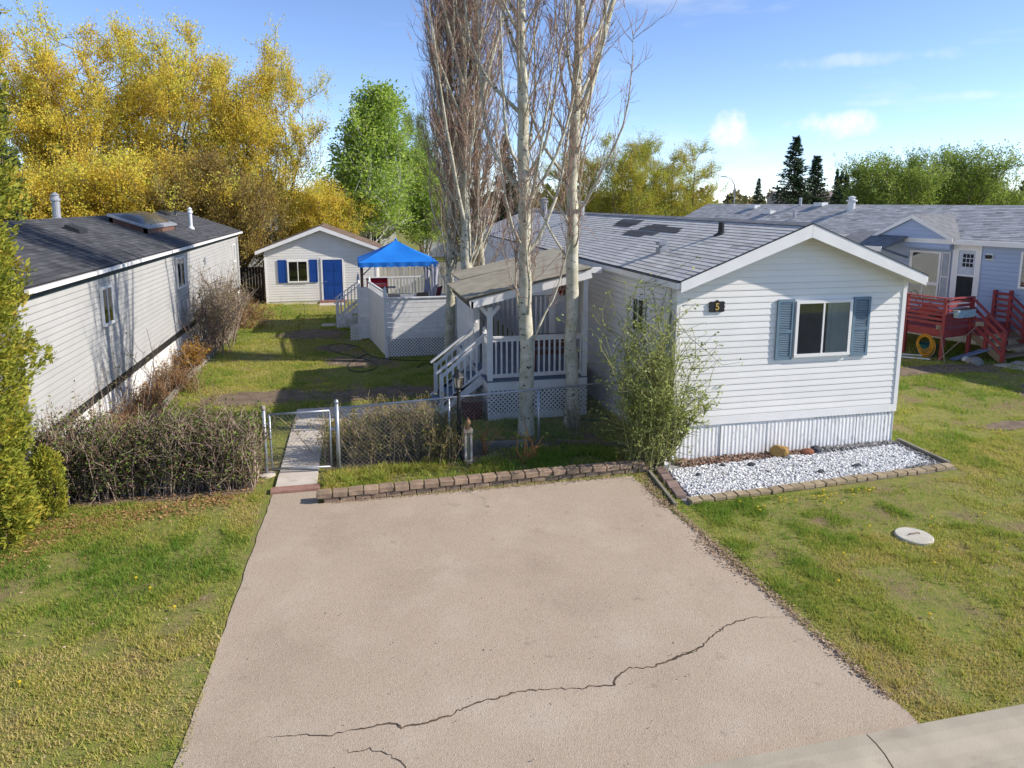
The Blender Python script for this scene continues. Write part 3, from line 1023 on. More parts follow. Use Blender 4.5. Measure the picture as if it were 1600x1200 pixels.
# house number plaque with scrolled outline
outl = [(0, .02), (.03, 0), (.13, 0), (.16, .012), (.19, 0), (.29, 0), (.32, .02), (.305, .06), (.32, .10), (.305, .14), (.32, .18), (.29, .205), (.21, .2), (.16, .235), (.11, .2), (.03, .205), (0, .18), (.015, .14), (0, .10), (.015, .06)]
b = MB(); b.prism([(0.63 + x * 1.02, 2.93 + z) for x, z in outl], 'y', -0.045, -0.022)
plq = b.build('number_plaque', M_BLACK, home)
M_GOLD = mat('brass_paint', (0.62, 0.42, 0.12), (0.5, 0.33, 0.1), rough=0.4, metal=0.3)
def text_mesh(txt, size, depth):
    c = bpy.data.curves.new('txt', 'FONT')
    c.body = txt; c.size = size; c.extrude = depth; c.align_x = 'CENTER'; c.align_y = 'CENTER'; c.offset = 0.003
    o = bpy.data.objects.new('txt', c)
    col.objects.link(o)
    dg = bpy.context.evaluated_depsgraph_get()
    me = bpy.data.meshes.new_from_object(o.evaluated_get(dg))
    bpy.data.objects.remove(o)
    bpy.data.curves.remove(c)
    return me
tm = text_mesh('5', 0.185, 0.004)
tm.materials.clear(); tm.materials.append(M_GOLD)
piece('numeral', tm, plq, (0.793, -0.051, 3.03), rot=(math.pi / 2, 0, 0))
# vents on the roof
def roof_pt(x):
    return roof_z(x)
b = MB(); b.lathe([(0.16, 0.0), (0.15, 0.03), (0.065, 0.09), (0.06, 0.30), (0.045, 0.30)], (1.80, 1.75, roof_z(1.8) - 0.05), 14); b.build('plumbing_vent', M_BLACK, home)
b = MB(); b.box(0.66, 0.92, 2.28, 2.52, roof_z(0.79) - 0.04, roof_z(0.79) + 0.07)
b.bar((0.79, 2.4, roof_z(0.79) + 0.06), (0.79, 2.4, roof_z(.79) + 0.19), 0.16, 0.16); b.bar((0.83, 2.4, roof_z(.79) + 0.2), (0.64, 2.4, roof_z(.79) + 0.17), 0.2, 0.08)
b.build('hood_vent', M_GREYVENT, home)
for (vx, vy, hh) in ((2.2, 12.5, 0.55), (2.1, 17.2, 0.75)):
    b = MB(); b.lathe([(0.12, -0.1), (0.12, hh * 0.7), (0.17, hh * 0.72), (0.17, hh * 0.8), (0.12, hh * 0.82), (0.12, hh * 0.9), (0.18, hh * 0.92), (0.02, hh)], (vx, vy, roof_z(vx)), 14); b.build('flue_pipe', M_GREYVENT, home)
# ------------------------------------------------------------------ porch on the left side of the mobile home
M_DECKBL = mat('blue_grey_deck_paint', (0.17, 0.21, 0.28), (0.13, 0.165, 0.22), sc=4, rough=0.6, rnd=0.08, dirt=((0.3, 0.3, 0.3), 3, 0.62, 0.8, (1, 1, 1)))
M_ROOFCOR = mat('tan_corrugated_panel', (0.40, 0.36, 0.27), (0.33, 0.295, 0.215), sc=3, rough=0.6, dirt=((0.17, 0.14, 0.10), 1.5, 0.5, 0.75, (1, 3, 1)))
porch = thing('porch', 'white covered porch with blue deck, lattice skirt and steps beside the mobile home', 'porch', (-1.5, 5.5, 0))
PX0, PY0, PY1, PZ = -3.0, 3.30, 8.2, 0.95
PXR = -0.62                                     # the deck stops short of the wall in front and widens to it behind
y = PY0
while y < PY1:
    b = MB(); b.box(PX0 - 0.03, PXR if y < 5.25 else -0.13, y + 0.004, y + 0.136, PZ - 0.035, PZ); b.build('deck_board', M_DECKBL, porch); y += 0.14
b = MB(); b.box(PX0, PXR, PY0 + 0.005, PY0 + 0.045, PZ - 0.24, PZ - 0.04); b.build('rim_board', M_WHITE, porch)
b = MB(); b.box(PX0 - 0.001, PX0 + 0.04, PY0 + 0.046, PY1, PZ - 0.24, PZ - 0.04); b.build('rim_board', M_WHITE, porch)
b = MB(); b.box(PX0, PXR, PY0 + 0.005, PY0 + 0.035, 0.0, 0.17); b.build('skirt_board', M_WHITE, porch)
b = MB(); b.lattice((PX0, PY0 + 0.02, 0.16), (1, 0, 0), (0, 0, 1), PXR - PX0, 0.56, 0.105, 0.036, 0.006); b.build('lattice_panel', M_WHITE, porch)
b = MB(); b.lattice((PX0 + 0.02, PY1, 0.02), (0, -1, 0), (0, 0, 1), PY1 - PY0 - 0.05, 0.70, 0.105, 0.036, 0.006); b.build('lattice_panel', M_WHITE, porch)
b = MB(); b.box(PX0 + 0.3, PXR - 0.05, PY0 + 0.25, PY1, 0.0, PZ - 0.26); b.build('painted_deck_shade', M_DARKGL, porch)  # added solid block, its near-black colour stands for shade behind the lattice
def post(parent, x, y, z0, z1, s=0.095, m=None, name='post'):
    b = MB(); b.box(x - s / 2, x + s / 2, y - s / 2, y + s / 2, z0, z1)
    return b.build(name, m or M_WHITE, parent)
def finial(parent, x, y, z, s=0.05, m=None):
    b = MB(); b.lathe([(s, 0), (s * 1.1, s * 0.3), (s * 0.5, s * 0.6), (s * 0.95, s * 1.3), (s * 0.6, s * 2.0), (s * 0.12, s * 2.7)], (x, y, z), 10)
    return b.build('finial', m or M_WHITE, parent, smooth=True)
BAL = {}
def baluster(parent, x, y, z0, z1, s=0.038, m=None):
    m = m or M_WHITE
    if (s, m.name) not in BAL:
        b = MB(); b.box(-s / 2, s / 2, -s / 2, s / 2, 0, 1)
        me = b.mesh('baluster'); me.materials.append(m); BAL[(s, m.name)] = me
    return piece('baluster', BAL[(s, m.name)], parent, (x, y, z0), scale=(1, 1, z1 - z0))
def rail(parent, p, q, w=0.09, h=0.04, m=None, name='handrail'):
    b = MB(); b.bar(p, q, w, h)
    return b.build(name, m or M_WHITE, parent)
RT = PZ + 1.0
post(porch, PX0 + 0.06, PY0 + 0.06, PZ - 0.0, 2.66, 0.115)
post(porch, PXR - 0.07, PY0 + 0.06, PZ, 3.36, 0.12)
b = MB(); b.box(PXR - 0.01, PXR + 0.30, PY0 - 0.02, PY0 + 0.11, 3.38, 3.50); b.build('gutter_stub', M_TRIM, porch)
b = MB(); b.bar((PXR, PY0 + 0.1, PZ - 0.14), (PXR, 5.25, PZ - 0.14), 0.04, 0.2); b.build('rim_board', M_WHITE, porch)
b = MB(); b.lattice((PXR - 0.02, 5.25, 0.02), (0, -1, 0), (0, 0, 1), 1.9, 0.70, 0.105, 0.036, 0.006); b.build('lattice_panel', M_WHITE, porch)
b = MB()
for s in (-1, 1):
    b.bar((PX0 + 0.06, PY0 + 0.06 + s * 0.02, 2.42), (PX0 + 0.06 + s * 0.22, PY0 + 0.06, 2.68), 0.05, 0.09)
b.build('knee_brace', M_WHITE, porch)
rail(porch, (PX0 + 0.1, PY0 + 0.05, RT), (PXR - 0.1, PY0 + 0.05, RT), 0.09, 0.04)
rail(porch, (PX0 + 0.1, PY0 + 0.05, RT - 0.06), (PXR - 0.1, PY0 + 0.05, RT - 0.06), 0.04, 0.08, name='top_rail')
rail(porch, (PX0 + 0.1, PY0 + 0.05, PZ + 0.10), (PXR - 0.1, PY0 + 0.05, PZ + 0.10), 0.04, 0.085, name='bottom_rail')
n = 17
for i in range(n):
    baluster(porch, PX0 + 0.2 + i * (2.02 / (n - 1)), PY0 + 0.055, PZ + 0.14, RT - 0.1)
# short return rail with newel before the steps
SY0, SY1 = 4.0, 5.2
post(porch, PX0 + 0.05, SY0 - 0.02, PZ, RT + 0.04); finial(porch, PX0 + 0.05, SY0 - 0.02, RT + 0.04)
rail(porch, (PX0 + 0.05, PY0 + 0.12, RT), (PX0 + 0.05, SY0 - 0.07, RT)); rail(porch, (PX0 + 0.05, PY0 + 0.12, PZ + 0.1), (PX0 + 0.05, SY0 - 0.07, PZ + 0.1), 0.04, 0.08, name='bottom_rail')
for i in range(4):
    baluster(porch, PX0 + 0.05, PY0 + 0.22 + i * 0.13, PZ + 0.14, RT - 0.02)
# steps down to the left
NS = 4
for i in range(NS):
    zt = PZ * (NS - i) / (NS + 1)
    xa = PX0 - 0.27 * (i + 1)
    b = MB(); b.box(xa - 0.02, xa + 0.29, SY0 + 0.03, SY1 - 0.03, zt - 0.04, zt); b.build('tread', M_DECKBL, porch)
    b = MB(); b.box(xa + 0.25, xa + 0.27, SY0 + 0.04, SY1 - 0.04, max(0.0, zt - 0.19), zt - 0.04 if i else zt - 0.041); b.build('riser', M_DECKBL, porch)
XB = PX0 - 0.27 * NS + 0.1
for yy in (SY0, SY1):
    b = MB(); b.bar((PX0 - 0.02, yy, PZ - 0.12), (XB - 0.1, yy, 0.1), 0.04, 0.22); b.build('stringer', M_WHITE, porch)
    post(porch, XB, yy, 0.0, 1.0, 0.09)
    rail(porch, (PX0 + 0.08, yy, RT - 0.02), (XB - 0.12, yy, 1.02), 0.09, 0.045)
    rail(porch, (PX0 + 0.05, yy, RT - 0.12), (XB, yy, 0.93), 0.04, 0.08, name='top_rail')
    rail(porch, (PX0 + 0.05, yy, PZ + 0.12), (XB, yy, 0.22), 0.04, 0.08, name='bottom_rail')
    for i in range(6):
        t = (i + 1) / 7
        xx = PX0 + (XB - PX0) * t
        baluster(porch, xx, yy, PZ + 0.14 + (0.22 - PZ - 0.12) * t, RT - 0.14 + (0.93 - RT + 0.12) * t)
post(porch, PX0 + 0.05, SY1 + 0.02, PZ, RT + 0.04); finial(porch, PX0 + 0.05, SY1 + 0.02, RT + 0.04)
# tall screen of upright boards behind the steps and across the back
yy = SY1 + 0.12
while yy < PY1 - 0.05:
    b = MB(); b.box(PX0 + 0.02, PX0 + 0.045, yy, yy + 0.125, PZ, 2.30); b.build('screen_board', M_WHITE, porch); yy += 0.14
xx = PX0 + 0.1
while xx < -0.2:
    b = MB(); b.box(xx, xx + 0.09, PY1 - 0.05, PY1 - 0.025, PZ, 2.2); b.build('screen_board', M_WHITE, porch); xx += 0.145
rail(porch, (PX0, PY1 - 0.04, 2.22), (-0.1, PY1 - 0.04, 2.22)); rail(porch, (PX0 + 0.03, SY1 + 0.1, 2.33), (PX0 + 0.03, PY1, 2.33))
for yy in (SY1 + 0.06, PY1 - 0.03):
    post(porch, PX0 + 0.1, yy, PZ, 2.72, 0.1)
# lean-to roof of corrugated sheet: ribs run down the slope
def corr_roof(parent, x0, z0, x1, z1, y0, y1, m, pitch=0.16, name='roof_sheet'):
    n = int((y1 - y0) / pitch) * 4
    vs, fs = [], []
    for i in range(n + 1):
        yy = y0 + (y1 - y0) * i / n
        o = 0.05 if (i % 4) < 3 else 0.0
        vs += [(x0, yy, z0 + o), (x1, yy, z1 + o), (x1, yy, z1 + o - 0.008), (x0, yy, z0 + o - 0.008)]
        if i:
            a, c = 4 * (i - 1), 4 * i
            fs += [(a, a + 1, c + 1, c), (a + 2, a + 3, c + 3, c + 2), (a + 3, a, c, c + 3), (a + 1, a + 2, c + 2, c + 1)]
    b = MB(); b.add(vs, fs)
    return b.build(name, m, parent)
corr_roof(porch, -3.55, 2.86, -0.66, 3.50, 2.92, 5.40, M_ROOFCOR)
corr_roof(porch, -3.55, 2.86, -0.13, 3.617, 5.42, 6.0, M_ROOFCOR)
corr_roof(porch, -3.2, 2.95, -0.13, 3.60, 6.03, 7.9, M_ROOFCOR)
b = MB(); b.bar((-3.45, 3.0, 2.775), (-0.67, 3.0, 3.39), 0.04, 0.18); b.build('front_fascia', M_TRIM, porch)
b = MB(); b.bar((-3.40, 2.98, 2.765), (-3.40, 6.0, 2.765), 0.05, 0.16); b.build('eave_beam', mat('weathered_beam', (0.16, 0.13, 0.10), (0.10, 0.08, 0.06), sc=6, rough=0.9), porch)
b = MB(); b.bar((-3.1, 6.1, 2.84), (-3.1, 7.85, 2.84), 0.05, 0.16); b.build('eave_beam', M_TRIM, porch)
for yy in (3.6, 4.4, 5.2, 5.9):
    b = MB(); b.bar((-3.35, yy, 2.79), (-0.70 if yy < 5.4 else -0.14, yy, 3.375 if yy < 5.4 else 3.495), 0.045, 0.12); b.build('rafter', M_WHITE, porch)
# door of the home opening on the porch
b = MB(); b.box(-0.045, -0.021, 5.75, 6.85, PZ + 0.02, 3.13); dr = b.build('porch_door', M_TRIM, home)
b = MB(); b.box(-0.062, -0.046, 5.85, 6.75, PZ + 0.06, 3.05); b.build('door_leaf', mat('taupe_door', (0.22, 0.21, 0.19), rough=0.5), dr)
b = MB(); b.box(-0.067, -0.0625, 6.0, 6.6, 2.0, 2.9); b.build('door_glass', M_DARKGL, dr)
b = MB(); b.box(-0.10, -0.023, 5.1, 5.25, 2.45, 2.75); b.build('wall_lamp', M_BLACK, home)
# things on the porch
bench = thing('porch_bench', 'brown wooden bench on the porch behind the white railing', 'bench', (-1.25, 4.2, PZ))
M_BENCH = mat('red_brown_wood', (0.20, 0.075, 0.04), (0.13, 0.05, 0.028), sc=10, rough=0.6, stretch=(1, 8, 8))
for i in range(4):
    b = MB(); b.box(-1.80, -0.75, 4.0 + i * 0.11, 4.09 + i * 0.11, PZ + 0.40, PZ + 0.43); b.build('seat_slat', M_BENCH, bench)
for i in range(3):
    b = MB(); b.box(-1.80, -0.75, 4.44, 4.47, PZ + 0.5 + i * 0.12, PZ + 0.59 + i * 0.12); b.build('back_slat', M_BENCH, bench)
for xx in (-1.75, -0.84):
    for yy in (4.0, 4.40):
        b = MB(); b.box(xx, xx + 0.06, yy, yy + 0.05, PZ, PZ + (0.4 if yy < 4.2 else 0.86)); b.build('leg', M_BENCH, bench)
pl = thing('wall_wreath', 'red flower wreath hung on the porch wall', 'wreath', (-0.06, 7.2, 2.55))
Vw = Sticks()
ring = [(-0.06 + 0.02 * math.sin(i), 7.3 + 0.16 * math.cos(i * 0.524), 2.55 + 0.16 * math.sin(i * 0.524)) for i in range(13)]
b = MB(); b.tube(ring, 0.025, 6); b.build('ring', mat('wreath_twig', (0.1, 0.07, 0.04)), pl)
rr = np.random.default_rng(3)
pp = np.array(ring)[rr.integers(0, 13, 240)] + rr.normal(size=(240, 3)) * 0.04 - np.array([0.03, 0, 0])
v, f = leaf_quads(pp - np.array([-0.06, 7.2, 2.55]), 0.06, rr)
link('petals', np_mesh('petals', v, f, rr.random(240)), rmat('red_petal', [(0, (0.35, 0.02, 0.02)), (1, (0.5, 0.06, 0.04))]), pl, kind='stuff')

# ------------------------------------------------------------------ privacy deck in the yard
deck = thing('garden_deck', 'raised white deck with board privacy walls, lattice skirt and side steps', 'deck', (-3.6, 14.5, 0))
DZ = 0.78
DX0, DX1, DY0, DYM, DY1 = -4.95, -1.6, 10.6, 13.85, 19.2
DXL = -5.75
for (x0, x1, y0, y1) in ((DX0, DX1, DY0, DYM), (DXL, DX1, DYM, DY1)):
    y = y0
    while y < y1 - 0.1:
        b = MB(); b.box(x0, x1, y + 0.004, y + 0.136, DZ - 0.04, DZ); b.build('deck_board', M_WHITE, deck); y += 0.14
# near wall: stacked horizontal boards over lattice
nb = 8
for i in range(nb):
    z0 = 0.70 + i * (1.93 - 0.70) / nb
    b = MB(); b.box(DX0 + 0.05, DX1, DY0 - 0.022 - 0.004 * (i % 2), DY0, z0 + 0.005, z0 + (1.93 - 0.70) / nb - 0.006); b.build('wall_board', M_WHITE, deck)
b = MB(); b.box(DX0 - 0.02, DX1, DY0 - 0.06, DY0 + 0.06, 1.93, 1.965); b.build('wall_cap', M_WHITE, deck)
b = MB(); b.box(DX0 + 0.02, DX1, DY0 - 0.03, DY0 - 0.004, 0.61, 0.70); b.build('rim_board', M_WHITE, deck)
b = MB(); b.lattice((DX0 + 0.05, DY0 - 0.012, 0.03), (1, 0, 0), (0, 0, 1), DX1 - DX0 - 0.05, 0.60, 0.105, 0.036, 0.006); b.build('lattice_panel', M_WHITE, deck)
b = MB(); b.box(DX0 + 0.15, DX1 - 0.1, DY0 + 0.25, DY1 - 0.2, 0.0, DZ - 0.06); b.build('painted_deck_shade', M_DARKGL, deck)  # added dark block: shade beneath the boards put in as colour
# left walls: solid smooth panels with fretwork strip and finials on top
def side_panel(xa, ya, xb, yb, z0, z1, zt):
    p, q = Vector((xa, ya, 0)), Vector((xb, yb, 0))
    d = (q - p).normalized(); nrm = Vector((-d.y, d.x, 0)) * 0.015
    L = (q - p).length
    nbd = 9
    for i in range(nbd):
        a, c = z0 + (z1 - z0) * i / nbd + 0.002, z0 + (z1 - z0) * (i + 1) / nbd - 0.002
        b = MB(); b.add([p - nrm + Vector((0, 0, a)), q - nrm + Vector((0, 0, a)), q + nrm + Vector((0, 0, a)), p + nrm + Vector((0, 0, a)),
                         p - nrm + Vector((0, 0, c)), q - nrm + Vector((0, 0, c)), q + nrm + Vector((0, 0, c)), p + nrm + Vector((0, 0, c))],
                        [(0, 3, 2, 1), (4, 5, 6, 7), (0, 1, 5, 4), (1, 2, 6, 5), (2, 3, 7, 6), (3, 0, 4, 7)])
        b.build('wall_board', M_WHITE, deck)
    b = MB(); b.bar(p + Vector((0, 0, z1 + 0.02)), q + Vector((0, 0, z1 + 0.02)), 0.06, 0.04); b.bar(p + Vector((0, 0, zt)), q + Vector((0, 0, zt)), 0.06, 0.04)
    b.build('rail', M_WHITE, deck)
    n = int(L / 0.16)
    b = MB()
    for i in range(n):
        c = p.lerp(q, (i + 0.5) / n) + Vector((0, 0, (z1 + zt) / 2))
        hh = (zt - z1) / 2 - 0.03
        b.tube([c + (d * math.cos(t) + Vector((0, 0, 1)) * math.sin(t)) * hh for t in [k * math.pi / 5 for k in range(11)]], 0.014, 4)
    b.build('fretwork', M_WHITE, deck)
    for pt in (p, q):
        post(deck, pt.x, pt.y, 0, zt + 0.05, 0.10); finial(deck, pt.x, pt.y, zt + 0.05, 0.05)
side_panel(DX0, DY0 + 0.02, DX0 - 0.42, DYM - 0.1, 0.03, 1.88, 2.14)
side_panel(DXL, DYM + 0.05, DXL, 16.35, DZ, 1.80, 2.02)
b = MB()
for i in range(9):
    z0 = 0.05 + i * 0.21
    b = MB(); b.box(DXL + 0.05, DX0 - 0.45, DYM - 0.02, DYM, z0, z0 + 0.205); b.build('wall_board', M_WHITE, deck)
b = MB(); b.box(DXL - 0.02, DXL + 0.01, DYM - 0.05, 16.4, 0.03, 0.72); b.build('skirt_panel', M_WHITE, deck)
b = MB(); b.lattice((DXL - 0.35, DYM - 0.03, 0.0), (1, 0, 0), (0, 0, 1), 0.33, 0.6, 0.105, 0.036, 0.006); b.build('lattice_panel', M_WHITE, deck)
# side steps
for i in range(3):
    zt = DZ * (3 - i) / 4
    b = MB(); b.box(DXL - 0.28 * (i + 1) - 0.02, DXL - 0.28 * i, 16.6, 18.0, zt - 0.04, zt); b.build('tread', M_WHITE, deck)
    b = MB(); b.box(DXL - 0.28 * i - 0.03, DXL - 0.28 * i - 0.01, 16.6, 18.0, zt - 0.19, zt - 0.041); b.build('riser', M_WHITE, deck)
for yy in (16.5, 18.1):
    post(deck, DXL - 0.85, yy, 0, 1.0); post(deck, DXL, yy, 0, 1.8); finial(deck, DXL, yy, 1.8)
    rail(deck, (DXL, yy, 1.68), (DXL - 0.95, yy, 1.0)); rail(deck, (DXL, yy, 0.9), (DXL - 0.85, yy, 0.2), 0.04, 0.12, name='bottom_rail')
    for i in range(5):
        t = (i + 1) / 6
        baluster(deck, DXL - 0.85 * t, yy, 0.9 - 0.7 * t, 1.66 - 0.66 * t)
b = MB(); b.lattice((DXL - 0.85, 16.47, 0.02), (1, 0, 0), (0, 0, 1), 0.85, 0.5, 0.105, 0.036, 0.006); b.build('lattice_panel', M_WHITE, deck)
# back and right low railing
for (p, q) in (((DXL, 18.2), (DXL, DY1)), ((DXL, DY1), (DX1, DY1)), ((DX1, DY1), (DX1, DY0))):
    L = math.hypot(q[0] - p[0], q[1] - p[1]); n = int(L / 0.14)
    rail(deck, (*p, 1.72), (*q, 1.72)); rail(deck, (*p, 0.88), (*q, 0.88), 0.04, 0.08, name='bottom_rail')
    for i in range(n):
        baluster(deck, p[0] + (q[0] - p[0]) * (i + .5) / n, p[1] + (q[1] - p[1]) * (i + .5) / n, 0.9, 1.7)

# gazebo with blue canopy
gz = thing('gazebo', 'gazebo with bright blue pitched canopy and dark posts on the white deck', 'gazebo', (-4.25, 16.3, DZ))
M_CAN = mat('blue_canopy_cloth', (0.012, 0.19, 0.62), (0.010, 0.16, 0.55), sc=2, rough=0.7)
M_GPOST = mat('dark_brown_metal', (0.035, 0.018, 0.018), rough=0.5)
gx0, gx1, gy0, gy1, ge, gp = -5.72, -2.75, 14.8, 17.8, 2.74, 3.50
cx, cy = (gx0 + gx1) / 2, (gy0 + gy1) / 2
crn = [(gx0, gy0), (gx1, gy0), (gx1, gy1), (gx0, gy1)]
NN = 8
vs, fs = [], []
for k in range(4):
    a, c = Vector((*crn[k], ge)), Vector((*crn[(k + 1) % 4], ge)); top = Vector((cx, cy, gp))
    base = len(vs)
    for i in range(NN + 1):
        for j in range(NN + 1):
            e = a.lerp(c, j / NN); p = e.lerp(top, i / NN)
            p.z -= 0.10 * math.sin(math.pi * i / NN) * (0.4 + 0.6 * math.sin(math.pi * j / NN))
            vs.append(tuple(p))
    for i in range(NN):
        for j in range(NN):
            q = base + i * (NN + 1) + j
            fs.append((q, q + 1, q + NN + 2, q + NN + 1))
b = MB(); b.add(vs, fs); b.build('canopy', M_CAN, gz)
for k in range(4):
    a, c = Vector(crn[k]), Vector(crn[(k + 1) % 4]); n = 44
    vs, fs = [], []
    out = Vector(((a.y - c.y), (c.x - a.x))).normalized() * -1
    for i in range(n + 1):
        p = a.lerp(c, i / n) + out * (0.008 + 0.012 * math.sin(i * 0.9))
        vs += [(p.x, p.y, ge + 0.003), (p.x, p.y, ge - 0.15 - 0.035 * abs(math.sin(i * math.pi / 4)))]
        if i:
            fs.append((2 * i - 2, 2 * i - 1, 2 * i + 1, 2 * i))
    b = MB(); b.add(vs, fs); b.build('valance', mat('blue_valance_cloth', (0.010, 0.15, 0.52), (0.008, 0.12, 0.45), sc=3, rough=0.7), gz)
b = MB(); b.lathe([(0.05, 0), (0.05, 0.05), (0.02, 0.09), (0.0, 0.1)], (cx, cy, gp - 0.03), 8); b.build('top_knob', M_CAN, gz)
for (px_, py_) in crn:
    xx, yy = px_ + (0.12 if px_ < cx else -0.12), py_ + (0.12 if py_ < cy else -0.12)
    post(gz, xx, yy, DZ, ge - 0.02, 0.085, M_GPOST)
    b = MB(); b.bar((xx, yy, ge - 0.5), (xx + (0.45 if xx < cx else -0.45), yy, ge - 0.06), 0.035, 0.035); b.bar((xx, yy, ge - 0.5), (xx, yy + (0.45 if yy < cy else -0.45), ge - 0.06), 0.035, 0.035)
    b.build('brace', M_GPOST, gz)
for (p, q) in zip(crn, crn[1:] + crn[:1]):
    p = (p[0] + (0.1 if p[0] < cx else -0.1), p[1] + (0.1 if p[1] < cy else -0.1)); q = (q[0] + (0.1 if q[0] < cx else -0.1), q[1] + (0.1 if q[1] < cy else -0.1))
    b = MB(); b.bar((*p, ge - 0.04), (*q, ge - 0.04), 0.04, 0.05); b.build('frame_bar', M_GPOST, gz)
M_DRAPE = mat('grey_drape', (0.42, 0.42, 0.46), (0.32, 0.32, 0.36), sc=6, rough=0.9)
for (dx_, dy_) in ((gx1 - 0.14, gy0 + 0.10), (gx1 - 0.14, gy1 - 0.16)):
    vs, fs = [], []
    n, mm = 26, 10
    for j in range(mm + 1):
        zz = ge - 0.1 - (ge - 0.15 - DZ) * j / mm
        w = 0.17 * (1 - 0.45 * math.sin(math.pi * min(1, j / mm * 1.1)))
        for i in range(n):
            t = 2 * math.pi * i / n
            r = w * (1 + 0.28 * math.sin(5 * t + j * 0.15))
            vs.append((dx_ + r * math.cos(t), dy_ + 0.7 * r * math.sin(t), zz))
    for j in range(mm):
        for i in range(n):
            i2 = (i + 1) % n
            fs.append((j * n + i, j * n + i2, (j + 1) * n + i2, (j + 1) * n + i))
    b = MB(); b.add(vs, fs); b.build('tied_drape', M_DRAPE, gz, smooth=True)
# barbecue
bq = thing('barbecue_grill', 'red lidded barbecue grill on the white deck beside a gazebo post', 'barbecue', (-5.0, 16.0, DZ))
M_RED = mat('red_enamel', (0.42, 0.012, 0.016), (0.36, 0.01, 0.012), rough=0.25, spec=0.5)
n = 12
arc = [(15.75 + 0.5 * (0.5 - 0.5 * math.cos(math.pi * i / n)), DZ + 0.92 + 0.34 * math.sin(math.pi * i / n) ** 0.8) for i in range(n + 1)]
b = MB(); b.prism(arc, 'x', -5.43, -4.62); lid = b.build('lid', M_RED, bq)
b = MB(); b.tube([(-5.33, 15.72, DZ + 1.06), (-4.72, 15.72, DZ + 1.06)], 0.014, 6); b.build('lid_handle', M_METAL, lid)
b = MB(); b.box(-5.43, -4.62, 15.72, 16.26, DZ + 0.66, DZ + 0.918); fb = b.build('firebox', M_BLACK, bq)
for i in range(4):
    b = MB(); b.lathe([(0.03, 0), (0.03, 0.03), (0.02, 0.035)], (0, 0, 0), 10)
    b.v = [(x - 5.3 + i * 0.18, 15.719 - zz, DZ + 0.80 + yv) for x, yv, zz in b.v]; b.build('knob', M_METAL, fb)
b = MB(); b.box(-5.40, -4.65, 15.76, 16.22, DZ + 0.10, DZ + 0.655); b.build('cabinet', M_BLACK, bq)
for xx in (-5.75, -4.60):
    b = MB(); b.box(xx if xx > -5 else -5.74, xx + 0.3 if xx > -5 else -5.45, 15.76, 16.2, DZ + 0.86, DZ + 0.895); b.build('side_shelf', M_GREYVENT, bq)
for xx in (-5.36, -4.70):
    for yy in (15.8, 16.18):
        b = MB(); b.box(xx, xx + 0.04, yy, yy + 0.04, DZ, DZ + 0.10); b.build('leg', M_BLACK, bq)
# patio furniture
M_SLING = mat('grey_sling_cloth', (0.10, 0.105, 0.11), (0.07, 0.075, 0.08), sc=12, rough=0.8)
def patio_chair(x, y, rz, label, m):
    t = thing('patio_chair', label, 'chair', (x, y, DZ), rz, 'patio chairs on the garden deck')
    b = MB(); b.bar((0, -0.24, 0.42), (0, 0.24, 0.40), 0.5, 0.02); b.build('seat', m, t)
    b = MB(); b.bar((0, 0.24, 0.42), (0, 0.38, 1.0), 0.5, 0.02, (0, -1, 0.2)); b.build('backrest', m, t)
    for s in (-1, 1):
        b = MB(); b.tube([(s * 0.27, -0.28, 0), (s * 0.27, -0.27, 0.62), (s * 0.27, -0.1, 0.66), (s * 0.27, 0.31, 0.64)], 0.016, 6); b.build('arm_leg', M_METAL, t)
        b = MB(); b.tube([(s * 0.26, 0.30, 0), (s * 0.26, 0.25, 0.4), (s * 0.26, 0.40, 1.02)], 0.016, 6); b.build('back_leg', M_METAL, t)
patio_chair(-4.35, 13.2, R(150), 'grey sling patio chair nearest the deck wall', M_SLING)
patio_chair(-3.65, 13.5, R(200), 'dark patio chair between the grey chair and the red cushioned seat', M_BLACK)
patio_chair(-3.05, 14.9, R(-120), 'patio chair with dark red sling under the canopy', mat('maroon_cloth', (0.16, 0.02, 0.03), (0.11, 0.015, 0.02), sc=8, rough=0.9))
tb = thing('patio_table', 'low grey covered table under the blue canopy', 'table', (-4.2, 15.0, DZ))
b = MB(); b.box(-4.7, -3.7, 14.6, 15.4, DZ + 0.66, DZ + 0.70); b.build('top', M_GREYVENT, tb)
for xx in (-4.65, -3.79):
    for yy in (14.65, 15.31):
        b = MB(); b.box(xx, xx + 0.04, yy, yy + 0.04, DZ, DZ + 0.66); b.build('leg', M_BLACK, tb)

# ------------------------------------------------------------------ shed at the end of the yard
M_SHEDS = mat('cream_vinyl', (0.76, 0.73, 0.68), (0.71, 0.68, 0.63), sc=1.5, rough=0.5, rnd=0.025, dirt=((0.45, 0.43, 0.38), 1, 0.6, 0.9, (1, 1, 2)))
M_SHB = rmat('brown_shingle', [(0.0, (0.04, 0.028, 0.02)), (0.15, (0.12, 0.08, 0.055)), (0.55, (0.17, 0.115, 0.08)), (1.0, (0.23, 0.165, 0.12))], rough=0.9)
M_BLUE = mat('royal_blue_paint', (0.010, 0.060, 0.27), (0.008, 0.05, 0.23), sc=3, rough=0.5)
shed = thing('garden_shed', 'white sided shed with brown gable roof, blue door and blue shutters', 'shed', (-7.45, 24.3, 0))
SX0, SX1, SY, SD, SWT, SPK = -10.16, -4.75, 24.3, 5.0, 2.46, 3.80
SS = (SPK - 2.62) / ((SX1 - SX0) / 2 + 0.35)
sxm = (SX0 + SX1) / 2
srz = lambda x: SPK - SS * abs(x - sxm)
b = MB(); b.prism([(SX0, 0.0), (SX1, 0.0), (SX1, SWT), (sxm, SPK - 0.22), (SX0, SWT)], 'y', SY + 0.012, SY + SD)
sw = b.build('wall', M_SHEDS, shed)
